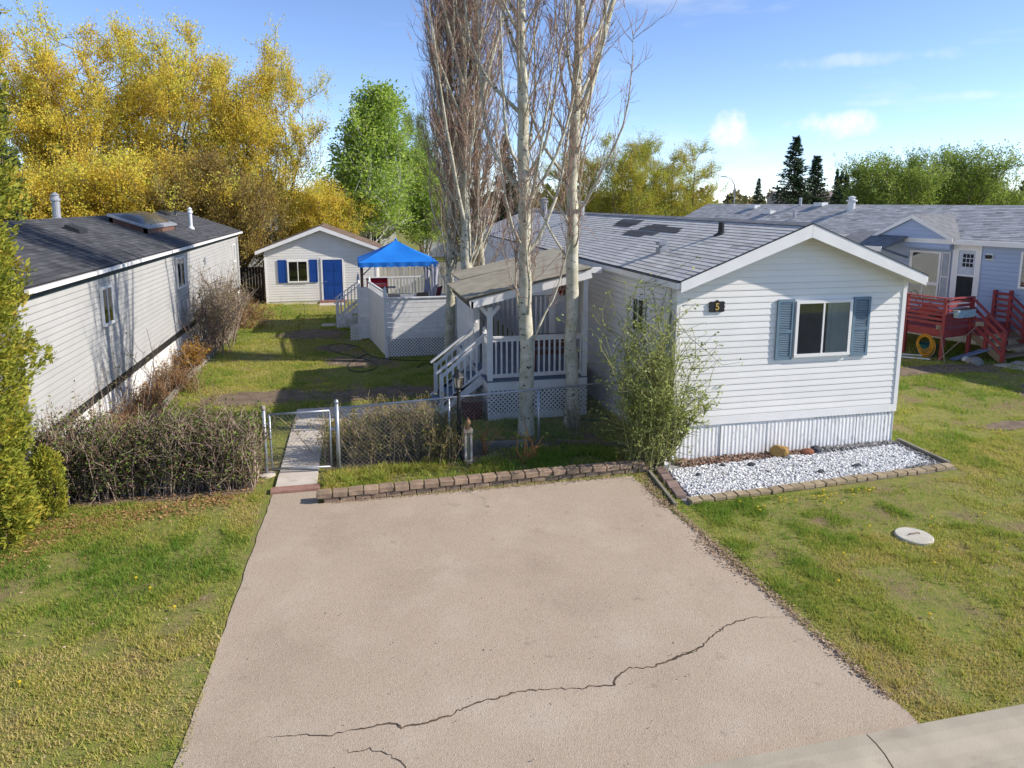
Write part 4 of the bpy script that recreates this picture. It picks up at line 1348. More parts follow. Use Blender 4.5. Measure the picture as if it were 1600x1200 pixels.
hh = siding_front(sw, SX0, SX1, 0.08, SWT, 0.125, M_SHEDS, 'shed', y=SY)
z = SWT
while z < SPK - 0.36:
    e = lambda zz: max(0.02, (SPK - 0.17 - zz) / SS)
    gable_board(max(SX0, sxm - e(z)), min(SX1, sxm + e(z)), max(SX0, sxm - e(z + hh)), min(SX1, sxm + e(z + hh)), z, hh, M_SHEDS, sw, SY + 0.010)
    z += hh
b = MB(); b.prism([(SX0 - 0.35, srz(SX0 - 0.35)), (sxm, SPK), (SX1 + 0.35, srz(SX1 + 0.35)), (SX1 + 0.35, srz(SX1 + 0.35) - 0.06), (sxm, SPK - 0.06), (SX0 - 0.35, srz(SX0 - 0.35) - 0.06)], 'y', SY - 0.33, SY + SD + 0.3)
sr = b.build('roof', mat('brown_roof_deck', (0.11, 0.075, 0.055), rough=0.9), shed)
ssl = math.hypot((SX1 - SX0) / 2 + 0.37, SS * ((SX1 - SX0) / 2 + 0.37))
shingles('shingle_courses', sr, (SX0 - 0.37, SY - 0.35, srz(SX0 - 0.37) + 0.004), (0, 1, 0), (1, 0, SS), SD + 0.66, ssl, 0.31, 0.135, M_SHB, 7)
shingles('shingle_courses', sr, (SX1 + 0.37, SY - 0.35, srz(SX1 + 0.37) + 0.004), (0, 1, 0), (-1, 0, SS), SD + 0.66, ssl, 0.31, 0.135, M_SHB, 8)
rake_board(shed, SX0 - 0.38, srz(SX0 - 0.38) + 0.006, sxm - 0.002, SPK + 0.006, SY - 0.37, 0.20, 0.03, M_TRIM)
rake_board(shed, SX1 + 0.38, srz(SX1 + 0.38) + 0.006, sxm + 0.002, SPK + 0.006, SY - 0.37, 0.20, 0.03, M_TRIM)
for x0 in (SX0 - 0.01, SX1 - 0.07):
    b = MB(); b.box(x0, x0 + 0.08, SY - 0.028, SY + 0.03, 0.02, SWT); b.build('corner_trim', M_TRIM, shed)
window(shed, -9.03, -8.17, 1.10, 2.06, SY - 0.02, 0.5, 0.07)
shutter(shed, -9.55, -9.14, 1.02, 2.16, SY - 0.022, M_BLUE, louvre=False)
shutter(shed, -8.06, -7.66, 1.02, 2.16, SY - 0.022, M_BLUE, louvre=False)
b = MB(); b.box(-7.50, -7.42, SY - 0.045, SY, 0.10, 2.22); b.box(-6.46, -6.38, SY - 0.045, SY, 0.10, 2.22); b.box(-7.42, -6.46, SY - 0.045, SY, 2.14, 2.22); b.build('door_frame', M_TRIM, shed)
b = MB(); b.box(-7.418, -6.462, SY - 0.032, SY, 0.12, 2.138); sdoor = b.build('door', M_BLUE, shed)
for (cxx, w) in ((-7.18, 0.34), (-6.70, 0.34)):
    for (za, zb) in ((0.28, 0.75), (0.88, 1.45), (1.58, 1.98)):
        b = MB(); b.box(cxx - w / 2, cxx + w / 2, SY - 0.042, SY - 0.0325, za, zb); b.build('door_panel', M_BLUE, sdoor)
b = MB(); b.tube([(-7.34, SY - 0.05, 1.05), (-7.34, SY - 0.09, 1.05), (-7.24, SY - 0.09, 1.05)], 0.012, 6); b.build('door_handle', M_METAL, sdoor)
b = MB(); b.box(-7.6, -6.3, SY - 0.45, SY - 0.03, 0, 0.10); b.build('door_step', mat('brick_step_red', (0.22, 0.10, 0.075), (0.3, 0.16, 0.12), sc=9, rough=0.9), shed)
pad = MB(); pad.box(-7.6, -6.4, SY - 1.35, SY - 0.5, -0.02, 0.03); struct(pad.build('shed_pad', M_CONC))
pad = MB(); pad.box(-9.3, -7.75, SY - 0.6, SY - 0.3, -0.02, 0.025); struct(pad.build('shed_pad', M_CONC))
pad = MB(); pad.box(-7.25, -6.7, 17.0, 17.6, -0.02, 0.03); struct(pad.build('step_pad', M_CONC))

# ------------------------------------------------------------------ left neighbour's trailer
M_SID2 = mat('pale_trailer_vinyl', (0.45, 0.44, 0.42), (0.41, 0.40, 0.38), sc=1.2, rough=0.42, rnd=0.02, dirt=((0.5, 0.5, 0.47), 0.8, 0.6, 0.95, (1, 1, 2)))
TX, TY0, TY1 = -11.32, 0.9, 24.2
tr = thing('house_trailer', 'grey-white trailer home with charcoal roof and skylight beside the hedge', 'house', (-13.8, 12.5, 0))
TW = 4.9; txm = TX - TW / 2
trz = lambda x: 4.55 - 0.36 * abs(x - txm)
b = MB(); b.prism([(TX - 0.012, 0.90), (TX - TW, 0.90), (TX - TW, 3.5), (txm, 4.33), (TX - 0.012, 3.5)], 'y', TY0, TY1)
twall = b.build('wall', M_SID2, tr)
siding_side(twall, TX, TY0, TY1, 0.98, 3.34, 0.124, M_SID2, 'trailer', 1)
siding_front(twall, TX - TW, TX, 0.98, 3.4, 0.124, M_SID2, 'trailer', TY0 - 0.002)
b = MB(); b.box(TX - 0.01, TX + 0.022, TY0, TY1, 3.342, 3.50); b.build('frieze', mat('charcoal_green_trim', (0.045, 0.065, 0.065), (0.03, 0.045, 0.045), sc=2, rough=0.6), tr)
b = MB(); b.box(TX - 0.02, TX + 0.012, TY0, TY1, 0.80, 0.975); b.build('chassis_rail', M_BLACK, tr)
y = TY0
while y < TY1 - 0.1:
    skirt_panel(tr, (TX - 0.03, y), (TX - 0.03, min(y + 2.4, TY1)), 0.0, 0.80, (1, 0), M_SKIRT, amp=0.006, pitch=0.2); y += 2.4
skirt_panel(tr, (TX - TW, TY0 + 0.01), (TX, TY0 + 0.01), 0.0, 0.90, (0, -1), M_SKIRT, amp=0.01, pitch=0.12)
b = MB(); b.prism([(TX + 0.16, trz(TX + 0.16)), (txm, 4.55), (TX - TW - 0.16, trz(TX - TW - 0.16)), (TX - TW - 0.16, trz(TX - TW - 0.16) - 0.06), (txm, 4.49), (TX + 0.16, trz(TX + 0.16) - 0.06)], 'y', TY0 - 0.1, TY1 + 0.1)
troof = b.build('roof', mat('charcoal_roof_deck', (0.04, 0.04, 0.043), rough=0.9), tr)
tsl = math.hypot(TW / 2 + 0.18, 0.36 * (TW / 2 + 0.18))
shingles('shingle_courses', troof, (TX + 0.18, TY0 - 0.1, trz(TX + 0.18) + 0.004), (0, 1, 0), (-1, 0, 0.36), TY1 - TY0 + 0.2, tsl, 0.31, 0.14, M_SHD, 11)
shingles('shingle_courses', troof, (TX - TW - 0.18, TY0 - 0.1, trz(TX - TW - 0.18) + 0.004), (0, 1, 0), (1, 0, 0.36), TY1 - TY0 + 0.2, tsl, 0.31, 0.14, M_SHD, 12)
b = MB(); b.box(TX + 0.165, TX + 0.235, TY0 - 0.1, TY1 + 0.1, trz(TX + 0.2) - 0.10, trz(TX + 0.2) - 0.02); b.build('gutter', M_TRIM, tr)
b = MB(); b.box(TX - 0.0, TX + 0.165, TY0 - 0.09, TY1 + 0.09, 3.502, 3.52); b.build('eave_soffit', M_TRIM, tr)
tfR = lambda yy: Matrix.Translation((TX + 0.0, yy, 0)) @ Matrix.Rotation(math.pi / 2, 4, 'Z')
window(tr, 4.75, 5.35, 2.35, 3.10, 0.0, 0.5, 0.06, tf=Matrix.Translation((TX + 0.02, 0, 0)) @ Matrix.Rotation(math.pi / 2, 4, 'Z'))
window(tr, 11.6, 12.5, 2.35, 3.22, 0.0, 0.5, 0.06, tf=Matrix.Translation((TX + 0.02, 0, 0)) @ Matrix.Rotation(math.pi / 2, 4, 'Z'))
window(tr, 22.3, 22.8, 2.30, 3.02, 0.0, 0.5, 0.05, tf=Matrix.Translation((TX + 0.02, 0, 0)) @ Matrix.Rotation(math.pi / 2, 4, 'Z'))
b = MB(); b.box(TX + 0.02, TX + 0.06, 15.9, 16.1, 2.7, 2.95); b.build('utility_box', M_GREYVENT, tr)
b = MB(); b.tube([(TX + 0.03, 23.6, 0.9), (TX + 0.03, 23.6, 3.3)], 0.02, 6); b.build('conduit', M_GREYVENT, tr)
# skylight
def on_troof(y, x):
    return Vector((x, y, trz(x)))
skx0, skx1, sky0, sky1 = -13.25, -12.2, 12.2, 15.9
ta = math.atan(0.36)
def tslope(mb):
    return mb
b = MB()
for (x0, x1, y0, y1) in ((skx0, skx1, sky0, sky0 + 0.1), (skx0, skx1, sky1 - 0.1, sky1), (skx0, skx0 + 0.1, sky0, sky1), (skx1 - 0.1, skx1, sky0, sky1)):
    b.add([(x0, y0, trz(x0) - .02), (x1, y0, trz(x1) - .02), (x1, y1, trz(x1) - .02), (x0, y1, trz(x0) - .02), (x0, y0, trz(x0) + 0.18), (x1, y0, trz(x1) + 0.18), (x1, y1, trz(x1) + 0.18), (x0, y1, trz(x0) + 0.18)],
          [(0, 3, 2, 1), (4, 5, 6, 7), (0, 1, 5, 4), (1, 2, 6, 5), (2, 3, 7, 6), (3, 0, 4, 7)])
sk = b.build('skylight', mat('brown_curb', (0.20, 0.10, 0.07), (0.14, 0.075, 0.055), sc=4, rough=0.8), tr)
b = MB(); e = 0.05
for (x0, x1, y0, y1) in ((skx0 - e, skx1 + e, sky0 - e, sky0 + 0.13), (skx0 - e, skx1 + e, sky1 - 0.13, sky1 + e), (skx0 - e, skx0 + 0.13, sky0 + .13, sky1 - .13), (skx1 - 0.13, skx1 + e, sky0 + .13, sky1 - .13)):
    b.add([(x0, y0, trz(x0) + .182), (x1, y0, trz(x1) + .182), (x1, y1, trz(x1) + .182), (x0, y1, trz(x0) + .182), (x0, y0, trz(x0) + 0.25), (x1, y0, trz(x1) + 0.25), (x1, y1, trz(x1) + 0.25), (x0, y1, trz(x0) + 0.25)],
          [(0, 3, 2, 1), (4, 5, 6, 7), (0, 1, 5, 4), (1, 2, 6, 5), (2, 3, 7, 6), (3, 0, 4, 7)])
b.build('skylight_frame', M_GREYVENT, sk)
vs, fs = [], []
for i in range(13):
    for j in range(9):
        yy, xx = sky0 + 0.1 + (sky1 - sky0 - 0.2) * i / 12, skx0 + 0.1 + (skx1 - skx0 - 0.2) * j / 8
        k = (math.sin(math.pi * i / 12) ** 0.45) * (math.sin(math.pi * j / 8) ** 0.45)
        vs.append((xx, yy, trz(xx) + 0.235 + 0.24 * k))
        if i and j:
            q = i * 9 + j
            fs.append((q - 10, q - 9, q, q - 1))
b = MB(); b.add(vs, fs); b.build('skylight_dome', mat('smoked_acrylic', (0.115, 0.10, 0.085), (0.085, 0.075, 0.065), sc=1, rough=0.18, spec=0.6), sk, smooth=True)
def pipe(parent, x, y, r, hh, m, name='vent_pipe', capr=1.5):
    zb = trz(x)
    b = MB(); b.lathe([(r * 1.9, -0.05), (r * 1.7, 0.05), (r, 0.10), (r, hh), (r * capr, hh + 0.01), (r * capr, hh + 0.06), (r, hh + 0.09), (r, hh + 0.15), (r * capr * 0.9, hh + 0.16), (r * 0.2, hh + 0.24)], (x, y, zb), 14)
    return b.build(name, m, parent)
pipe(tr, -12.1, 18.0, 0.07, 0.6, mat('white_pipe', (0.66, 0.67, 0.68), rough=0.5))
pipe(tr, -14.0, 10.3, 0.10, 0.55, M_GREYVENT, 'flue_pipe', 1.35)
for (x, y) in ((-12.9, 8.4), (-13.3, 17.0), (-13.55, 20.2)):
    b = MB(); b.add([(x - .18, y - .3, trz(x - .18)), (x + .18, y - .3, trz(x + .18)), (x + .18, y + .3, trz(x + .18)), (x - .18, y + .3, trz(x - .18)), (x - .16, y - .28, trz(x - .16) + .13), (x + .16, y - .28, trz(x + .16) + .11), (x + .16, y + .28, trz(x + .16) + .11), (x - .16, y + .28, trz(x - .16) + .13)],
                    [(4, 5, 6, 7), (0, 1, 5, 4), (1, 2, 6, 5), (2, 3, 7, 6), (3, 0, 4, 7)]); b.build('roof_vent', M_BLACK, tr)
for (x, y) in ((-12.3, 13.0), (-13.4, 21.5)):
    b = MB(); b.lathe([(0.1, -0.04), (0.05, 0.08), (0.045, 0.25)], (x, y, trz(x)), 10); b.build('plumbing_vent', M_BLACK, tr)

# ------------------------------------------------------------------ right neighbour's blue house (own frame: x' along its wall, y' into the house)
M_BSID = mat('blue_vinyl', (0.36, 0.44, 0.60), (0.33, 0.41, 0.56), sc=1.2, rough=0.45, rnd=0.03)
NROT = R(-77.7)
nh = thing('blue_house', 'blue sided house with grey shingle roof behind the red deck', 'house', (15.3, 8.67, 0), NROT)
NX0, NX1, ND = -16.8, 9.0, 5.6
nrz = lambda y: 4.86 - 0.42 * abs(y - ND / 2)
b = MB(); b.prism([(0.012, 0.75), (ND, 0.75), (ND, 3.62), (ND / 2, 4.7), (0.012, 3.62)], 'x', NX0, NX1)
nw = b.build('wall', M_BSID, nh)
siding_front(nw, NX0, NX1, 0.85, 3.56, 0.15, M_BSID, 'blue', 0.0)
skirt_panel(nh, (NX0, 0.03), (NX1, 0.03), 0, 0.84, (0, -1), M_SKIRT)
b = MB(); b.prism([(-0.22, nrz(-0.22)), (ND / 2, 4.86), (ND + 0.22, nrz(ND + .22)), (ND + 0.22, nrz(ND + .22) - 0.06), (ND / 2, 4.80), (-0.22, nrz(-0.22) - 0.06)], 'x', NX0 - 0.3, NX1 + 0.3)
nr = b.build('roof', mat('grey_roof_deck', (0.2, 0.2, 0.205), rough=0.9), nh)
M_SHL = rmat('weathered_grey_shingle', [(0.0, (0.06, 0.06, 0.06)), (0.15, (0.32, 0.31, 0.295)), (0.55, (0.44, 0.43, 0.41)), (1.0, (0.60, 0.585, 0.555))], rough=0.9)
nsl = math.hypot(ND / 2 + 0.24, 0.42 * (ND / 2 + 0.24))
shingles('shingle_courses', nr, (NX0 - 0.3, -0.24, nrz(-0.24) + 0.004), (1, 0, 0), (0, 1, 0.42), NX1 - NX0 + 0.6, nsl, 0.31, 0.14, M_SHL, 21)
b = MB(); b.box(NX0 - 0.3, NX1 + 0.3, -0.31, -0.225, 3.50, 3.66); b.build('gutter', M_TRIM, nh)
b = MB(); b.box(NX0 - 0.25, NX1 + 0.25, -0.223, 0.0, 3.56, 3.58); b.build('eave_soffit', M_SOFF, nh)
# small front gable
g0, g1, gpk, gy = -3.55, -0.42, 4.52, -0.30
gm_ = (g0 + g1) / 2
gs = (gpk - 3.74) / (gm_ - g0)
b = MB(); b.prism([(g0 + 0.1, 3.3), (g1 - 0.1, 3.3), (g1 - 0.1, 3.70), (gm_, gpk - 0.12), (g0 + 0.1, 3.70)], 'y', gy + 0.012, 0.5)
gw = b.build('gable_wall', M_BSID, nh)
z = 3.32
while z < gpk - 0.2:
    e = lambda zz: max(0.02, min(gm_ - g0 - 0.1, (gpk - 0.10 - zz) / gs))
    hgt = min(0.15, gpk - 0.12 - z)
    gable_board(gm_ - e(z), gm_ + e(z), gm_ - e(z + hgt), gm_ + e(z + hgt), z, hgt, M_BSID, gw, gy + 0.008); z += 0.15
for s in (-1, 1):
    xe = g0 - 0.06 if s < 0 else g1 + 0.06
    rake_board(nh, xe, 3.70, gm_ + s * 0.002, gpk + 0.01, gy - 0.12, 0.15, 0.03, M_TRIM)
    b = MB(); b.add([(xe, gy - 0.10, 3.71), (gm_, gy - 0.10, gpk + 0.02), (gm_, 2.0, gpk + 0.02), (xe, 0.1, 3.71), (xe, gy - 0.10, 3.66), (gm_, gy - 0.10, gpk - 0.03), (gm_, 2.0, gpk - 0.03), (xe, 0.1, 3.66)],
                    [(0, 1, 2, 3), (7, 6, 5, 4), (0, 4, 5, 1), (1, 5, 6, 2), (2, 6, 7, 3), (3, 7, 4, 0)]); b.build('gable_roof', mat('gable_shingle', (0.22, 0.22, 0.225), (0.15, 0.15, 0.155), sc=5, rough=0.9), nh)
# picture window, white shutter, door
window(nh, -2.1, -1.02, 2.05, 3.12, -0.02, 0.02, 0.07)
window(nh, -2.1, -1.02, 1.45, 1.95, -0.02, 0.5, 0.06)
shutter(nh, -0.93, -0.60, 1.5, 3.2, -0.022, mat('off_white_paint', (0.68, 0.67, 0.64), rough=0.5))
b = MB(); b.box(-0.53, -0.42, -0.05, 0, 1.28, 3.50); b.box(0.37, 0.47, -0.05, 0, 1.28, 3.50); b.box(-0.42, 0.37, -0.05, 0, 3.40, 3.50); b.build('door_frame', M_TRIM, nh)
b = MB(); b.box(-0.418, 0.368, -0.022, -0.005, 1.30, 3.398); nd = b.build('door', mat('pale_grey_door', (0.55, 0.60, 0.66), rough=0.4), nh)
b = MB(); b.box(-0.418, -0.32, -0.045, -0.023, 1.30, 3.398); b.box(0.27, 0.368, -0.045, -0.023, 1.30, 3.398); b.box(-0.32, 0.27, -0.045, -0.023, 3.30, 3.398); b.box(-0.32, 0.27, -0.045, -0.023, 1.30, 1.48); b.box(-0.32, 0.27, -0.045, -0.023, 2.38, 2.44); b.build('storm_door_frame', M_TRIM, nd)
b = MB(); b.box(-0.319, 0.269, -0.036, -0.030, 1.482, 2.378); b.build('storm_door_pane', M_DARKGL, nd)
for i in range(3):
    for j in range(3):
        b = MB(); b.box(-0.17 + i * 0.13, -0.065 + i * 0.13, -0.028, -0.0225, 2.72 + j * 0.16, 2.85 + j * 0.16); b.build('door_lite', M_DARKGL, nd)
b = MB(); b.box(0.2, 0.27, -0.075, -0.046, 2.30, 2.33); b.build('door_handle', M_BLACK, nd)
b = MB(); b.box(0.62, 0.86, -0.04, 0, 3.02, 3.24); wl = b.build('light_mount', M_TRIM, nh)
b = MB()
for xx in (0.69, 0.79):
    b.lathe([(0.03, 0), (0.055, 0.02), (0.055, 0.11), (0.04, 0.13)], (xx, -0.10, 3.06), 10)
b.build('flood_light', M_BLACK, wl)
window(nh, 1.83, 2.9, 2.22, 3.30, -0.02, 0.5, 0.07)
shutter(nh, 1.72, 1.755, 2.2, 3.35, -0.022, mat('off_white_paint', (0.68, 0.67, 0.64)), louvre=False) if False else None
# awning on brackets over the window side
b = MB(); b.add([(-4.6, -1.7, 3.34), (-2.15, -1.7, 3.34), (-2.15, -0.0, 3.80), (-4.6, -0.0, 3.80), (-4.6, -1.7, 3.28), (-2.15, -1.7, 3.28), (-2.15, 0, 3.74), (-4.6, 0, 3.74)], [(0, 1, 2, 3), (7, 6, 5, 4), (0, 4, 5, 1), (1, 5, 6, 2), (2, 6, 7, 3), (3, 7, 4, 0)])
aw = b.build('awning', mat('gable_shingle', (0.26, 0.26, 0.27)), nh)
b = MB(); b.box(-4.6, -2.15, -1.74, -1.703, 3.18, 3.36); b.build('awning_fascia', M_TRIM, aw)
b = MB(); b.bar((-2.3, -1.5, 3.28), (-2.3, -0.05, 2.9), 0.07, 0.07); b.bar((-2.3, -1.6, 3.26), (-2.3, -0.05, 3.62), 0.06, 0.08); b.build('awning_bracket', mat('grey_blue_wood', (0.2, 0.24, 0.27), rough=0.6), aw)
# roof vents of the blue house
def nvent(x, y, kind):
    zb = nrz(y)
    b = MB()
    if kind == 'flue':
        b.lathe([(0.16, -0.1), (0.16, 0.35), (0.24, 0.36), (0.24, 0.42), (0.14, 0.44), (0.14, 0.52), (0.2, 0.53), (0.05, 0.6)], (x, y, zb), 14)
        b.build('flue_pipe', mat('white_pipe', (0.66, 0.67, 0.68)), nh)
    elif kind == 'pipe':
        b.lathe([(0.09, -0.1), (0.07, 0.1), (0.07, 0.38)], (x, y, zb), 10); b.build('vent_pipe', M_GREYVENT, nh)
    else:
        b.box(x - 0.25, x + 0.25, y - 0.2, y + 0.2, zb - 0.05, zb + 0.12); b.build('roof_vent', mat('white_pipe', (0.66, 0.67, 0.68)), nh)
nvent(-6.9, 2.3, 'flue'); nvent(-10.2, 2.7, 'pipe'); nvent(-11.3, 1.8, 'box'); nvent(-9.2, 1.3, 'pipe'); nvent(-13.0, 2.4, 'box'); nvent(-9.0, 2.75, 'box')

# red deck and steps in front of it
M_REDP = mat('barn_red_paint', (0.31, 0.05, 0.05), (0.24, 0.04, 0.04), sc=5, rough=0.6, rnd=0.10, dirt=((0.3, 0.12, 0.10), 3, 0.6, 0.8, (1, 1, 1)))
M_WOODT = mat('worn_wood', (0.30, 0.22, 0.15), (0.22, 0.155, 0.10), sc=8, rough=0.85, stretch=(1, 6, 6))
rd = thing('red_deck', 'red painted wooden deck with slat railing and open steps', 'deck', (15.3, 8.67, 0), NROT)
RZ = 0.98
for i in range(24):
    b = MB(); b.box(-2.4, 1.6, -3.36 + i * 0.14 + 0.004, -3.36 + (i + 1) * 0.14 - 0.004, RZ - 0.04, RZ); b.build('deck_board', M_REDP, rd)
b = MB(); b.box(-2.4, 1.6, -3.40, -3.362, RZ - 0.26, RZ + 0.0); b.build('rim_board', M_REDP, rd)
b = MB(); b.box(1.602, 1.64, -3.36, -0.1, RZ - 0.26, RZ); b.build('rim_board', M_REDP, rd)
RTZ = 1.98
def rpost(x, y, z0, z1):
    b = MB(); b.box(x - 0.05, x + 0.05, y - 0.05, y + 0.05, z0, z1); b.build('post', M_REDP, rd)
for (x, y) in ((1.6, -3.42), (0.3, -3.42), (-1.0, -3.42), (1.66, -2.2)):
    rpost(x, y, 0, RTZ)
rpost(1.7, -0.25, 0, RTZ + 0.1); rpost(1.1, -0.1, RZ, RTZ + 0.05)
def rslats(p, q, z0, z1, n):
    for i in range(n):
        zz = z0 + (z1 - z0) * i / (n - 1)
        b = MB(); b.bar((*p, zz), (*q, zz), 0.03, 0.085); b.build('rail_slat', M_REDP, rd)
rslats((-2.4, -3.46), (1.55, -3.46), RZ + 0.18, RTZ - 0.10, 6)
rslats((1.66, -3.37), (1.66, -2.25), RZ + 0.18, RTZ - 0.10, 6)
rslats((1.65, -0.22), (1.15, -0.12), RZ + 0.18, RTZ - 0.05, 5)
b = MB(); b.bar((-2.4, -3.43, RTZ), (1.65, -3.43, RTZ), 0.14, 0.035); b.build('rail_cap', M_REDP, rd)
b = MB(); b.bar((1.66, -3.36, RTZ), (1.66, -2.15, RTZ), 0.14, 0.035); b.build('rail_cap', M_REDP, rd)
for i in range(4):
    zt = RZ * (4 - i) / 5
    b = MB(); b.box(1.66 + 0.27 * i, 1.95 + 0.27 * i, -2.18, -0.3, zt - 0.04, zt); b.build('tread', M_WOODT if i != 0 else M_REDP, rd)
for yy in (-2.2, -0.25):
    rpost(2.75, yy, 0, 1.0); rpost(2.2, yy, 0.3, 1.45)
    for k, (za, zb) in enumerate(((RTZ, 1.03), (1.72, 0.76), (1.46, 0.50), (1.2, 0.26))):
        b = MB(); b.bar((1.66, yy - 0.05, za), (2.80, yy - 0.05, zb), 0.035 if k else 0.12, 0.09 if k else 0.035); b.build('stair_rail', M_REDP, rd)
    b = MB(); b.bar((1.66, yy + 0.06, RZ - 0.2), (2.78, yy + 0.06, 0.02), 0.04, 0.2); b.build('stringer', M_WOODT, rd)
NM = Matrix.Translation((15.3, 8.67, 0)) @ Matrix.Rotation(NROT, 4, 'Z')
def nw_pt(x, y, z=0):
    return NM @ Vector((x, y, z))
# clutter by the red deck
M_HOSE = mat('orange_hose', (0.62, 0.30, 0.02), (0.5, 0.23, 0.015), rough=0.5)
hs = thing('garden_hose', 'coil of orange hose hung on the front of the red deck', 'hose', nw_pt(1.12, -3.52, 0.75), NROT)
for i in range(7):
    rr_, oz = 0.20 + 0.022 * (i % 4) + 0.01 * i, -0.26 - 0.018 * i
    b = MB(); b.tube([((rr_) * math.cos(t) + 0.012 * i - 0.03, -0.02 * (i % 3) - 0.015, oz + (rr_ * 1.15) * math.sin(t)) for t in [k * 2 * math.pi / 26 for k in range(27)]], 0.014, 6, False); b.build('loop', M_HOSE, hs, smooth=True)
bn = thing('green_bin', 'teal green plastic tub under the hose by the red deck', 'tub', nw_pt(0.95, -3.2, 0), NROT)
b = MB(); b.lathe([(0.24, 0), (0.30, 0.36), (0.33, 0.37), (0.33, 0.40), (0.29, 0.40), (0.23, 0.04)], (0, 0, 0), 20); b.build('tub', mat('teal_plastic', (0.01, 0.10, 0.10), rough=0.5), bn)
for s in (-1, 1):
    b = MB(); b.tube([(s * 0.31, -0.08, 0.33), (s * 0.38, -0.06, 0.32), (s * 0.38, 0.06, 0.32), (s * 0.31, 0.08, 0.33)], 0.012, 6); b.build('handle', M_BLACK, bn)
for (a, bq_, lb) in (((1.95, -3.75, 0), (1.45, -3.38, 1.08), 'wooden broom leaning left against the red deck corner'), ((1.72, -3.78, 0), (2.05, -2.3, 1.2), 'wooden rake handle crossing the broom by the red deck')):
    w = tag(thing('garden_tool', lb, 'garden tool', nw_pt(*a)[:], 0), lb, 'garden tool')
    v = nw_pt(*bq_) - nw_pt(*a)
    b = MB(); b.tube([(0, 0, 0.02), tuple(v)], 0.016, 6); b.build('handle', M_WOODT, w)
    b = MB(); b.bar(tuple(v * 0.97 + Vector((0.1, -0.05, 0))), tuple(v * 0.97 + Vector((-0.1, 0.05, 0))), 0.05, 0.14); b.build('head', mat('straw_bristle', (0.4, 0.3, 0.2), rough=0.9), w)
pk = MB(); pk.bar((0, 0, 0.03), (0.85, 1.0, 0.42), 0.22, 0.04); o = pk.build('blue_plank', mat('faded_blue_wood', (0.17, 0.22, 0.33), (0.13, 0.17, 0.26), sc=6, rough=0.7)); o.location = nw_pt(1.8, -3.2, 0); o.rotation_euler = (0, 0, R(-60)); tag(o, 'faded blue plank leaning under the red steps', 'plank')
for i, lb in enumerate(('white trim board lying on the grass left of the hose tub', 'shorter white trim board lying behind the other on the grass')):
    pk = MB(); pk.box(-0.75 + 0.15 * i, 0.75 - 0.15 * i, -0.05, 0.05, 0.03, 0.06); o = pk.build('trim_board', M_TRIM); o.location = nw_pt(0.9 - 0.3 * i, -4.25 + 0.35 * i, 0); o.rotation_euler = (0, 0, R(-40 + 6 * i)); tag(o, lb, 'board')
def rock(name, loc, sx, sy, sz, m, seed, label=None, cat=None, parent=None, group=None):
    bm = bmesh.new()
    bmesh.ops.create_icosphere(bm, subdivisions=2, radius=1)
    rr = random.Random(seed)
    off = [Vector((rr.gauss(0, 1), rr.gauss(0, 1), rr.gauss(0, 1))).normalized() for _ in range(7)]
    cut = [rr.uniform(0.55, 0.95) for _ in range(7)]
    for v in bm.verts:
        for o_, c_ in zip(off, cut):
            d = v.co.dot(o_)
            if d > c_:
                v.co -= o_ * (d - c_) * 0.85
        v.co += Vector((rr.gauss(0, 0.03), rr.gauss(0, 0.03), rr.gauss(0, 0.03)))
        v.co = Vector((v.co.x * sx, v.co.y * sy, max(-0.3, v.co.z) * sz))
    me = bpy.data.meshes.new(name); bm.to_mesh(me); bm.free()
    o = link(name, me, m, parent)
    o.location = Vector(loc)
    if label:
        tag(o, label, cat, group)
    return o
M_ROCKT = mat('tan_rock', (0.36, 0.22, 0.07), (0.26, 0.15, 0.05), sc=7, rough=0.9, bump=0.5)
M_ROCKG = mat('grey_rock', (0.28, 0.26, 0.23), (0.18, 0.165, 0.15), sc=6, rough=0.9, bump=0.5)
M_ROCKD = mat('dark_rock', (0.05, 0.055, 0.065), (0.035, 0.037, 0.042), sc=6, rough=0.85, bump=0.5)
M_ROCKR = mat('rust_rock', (0.26, 0.10, 0.05), (0.18, 0.07, 0.04), sc=6, rough=0.9, bump=0.5)
rock('boulder', nw_pt(2.45, -3.1, 0.05), 0.32, 0.22, 0.2, M_ROCKG, 90, 'brown and grey boulder on the grass at foot of red steps', 'rock')
rock('pale_stone', nw_pt(2.25, -3.2, 0.12), 0.13, 0.11, 0.12, mat('pale_stone', (0.5, 0.48, 0.44), (0.38, 0.36, 0.33), sc=8, rough=0.9), 91, 'small pale stone beside boulder at foot of red steps', 'rock')
for i, (a, b_, lb) in enumerate(((3.3, -2.4, 'long pale paving slab on the ground right of the red steps'), (3.3, -1.6, 'paving slab nearest the bottom red step'))):
    s = MB(); s.box(-0.5, 0.5, -0.28, 0.28, -0.02, 0.03); o = s.build('paving_slab', M_CONC); o.location = nw_pt(a, b_, 0); o.rotation_euler = (0, 0, NROT + 0.2 * i); tag(o, lb, 'paving slab')
mw = thing('red_mower', 'red tool with black wheel standing on the red deck by the window', 'mower', nw_pt(0.35, -2.2, RZ), NROT)
b = MB(); b.prism([(-0.35, 0.15), (0.3, 0.15), (0.35, 0.35), (0.1, 0.45), (-0.2, 0.62), (-0.32, 0.4)], 'y', -0.2, 0.2); b.build('body', M_RED, mw)
for s in (-0.26, 0.2):
    b = MB(); b.lathe([(0.14, 0), (0.15, 0.03), (0.15, 0.06), (0.14, 0.08)], (0, 0, 0), 18); b.v = [(x + 0.18, zz + s, yv + 0.15) for x, yv, zz in b.v]; b.build('wheel', M_BLACK, mw)
b = MB(); b.tube([(-0.3, -0.15, 0.4), (-0.75, -0.15, 0.95), (-0.75, 0.15, 0.95), (-0.3, 0.15, 0.4)], 0.014, 6); b.build('handle', M_BLACK, mw)
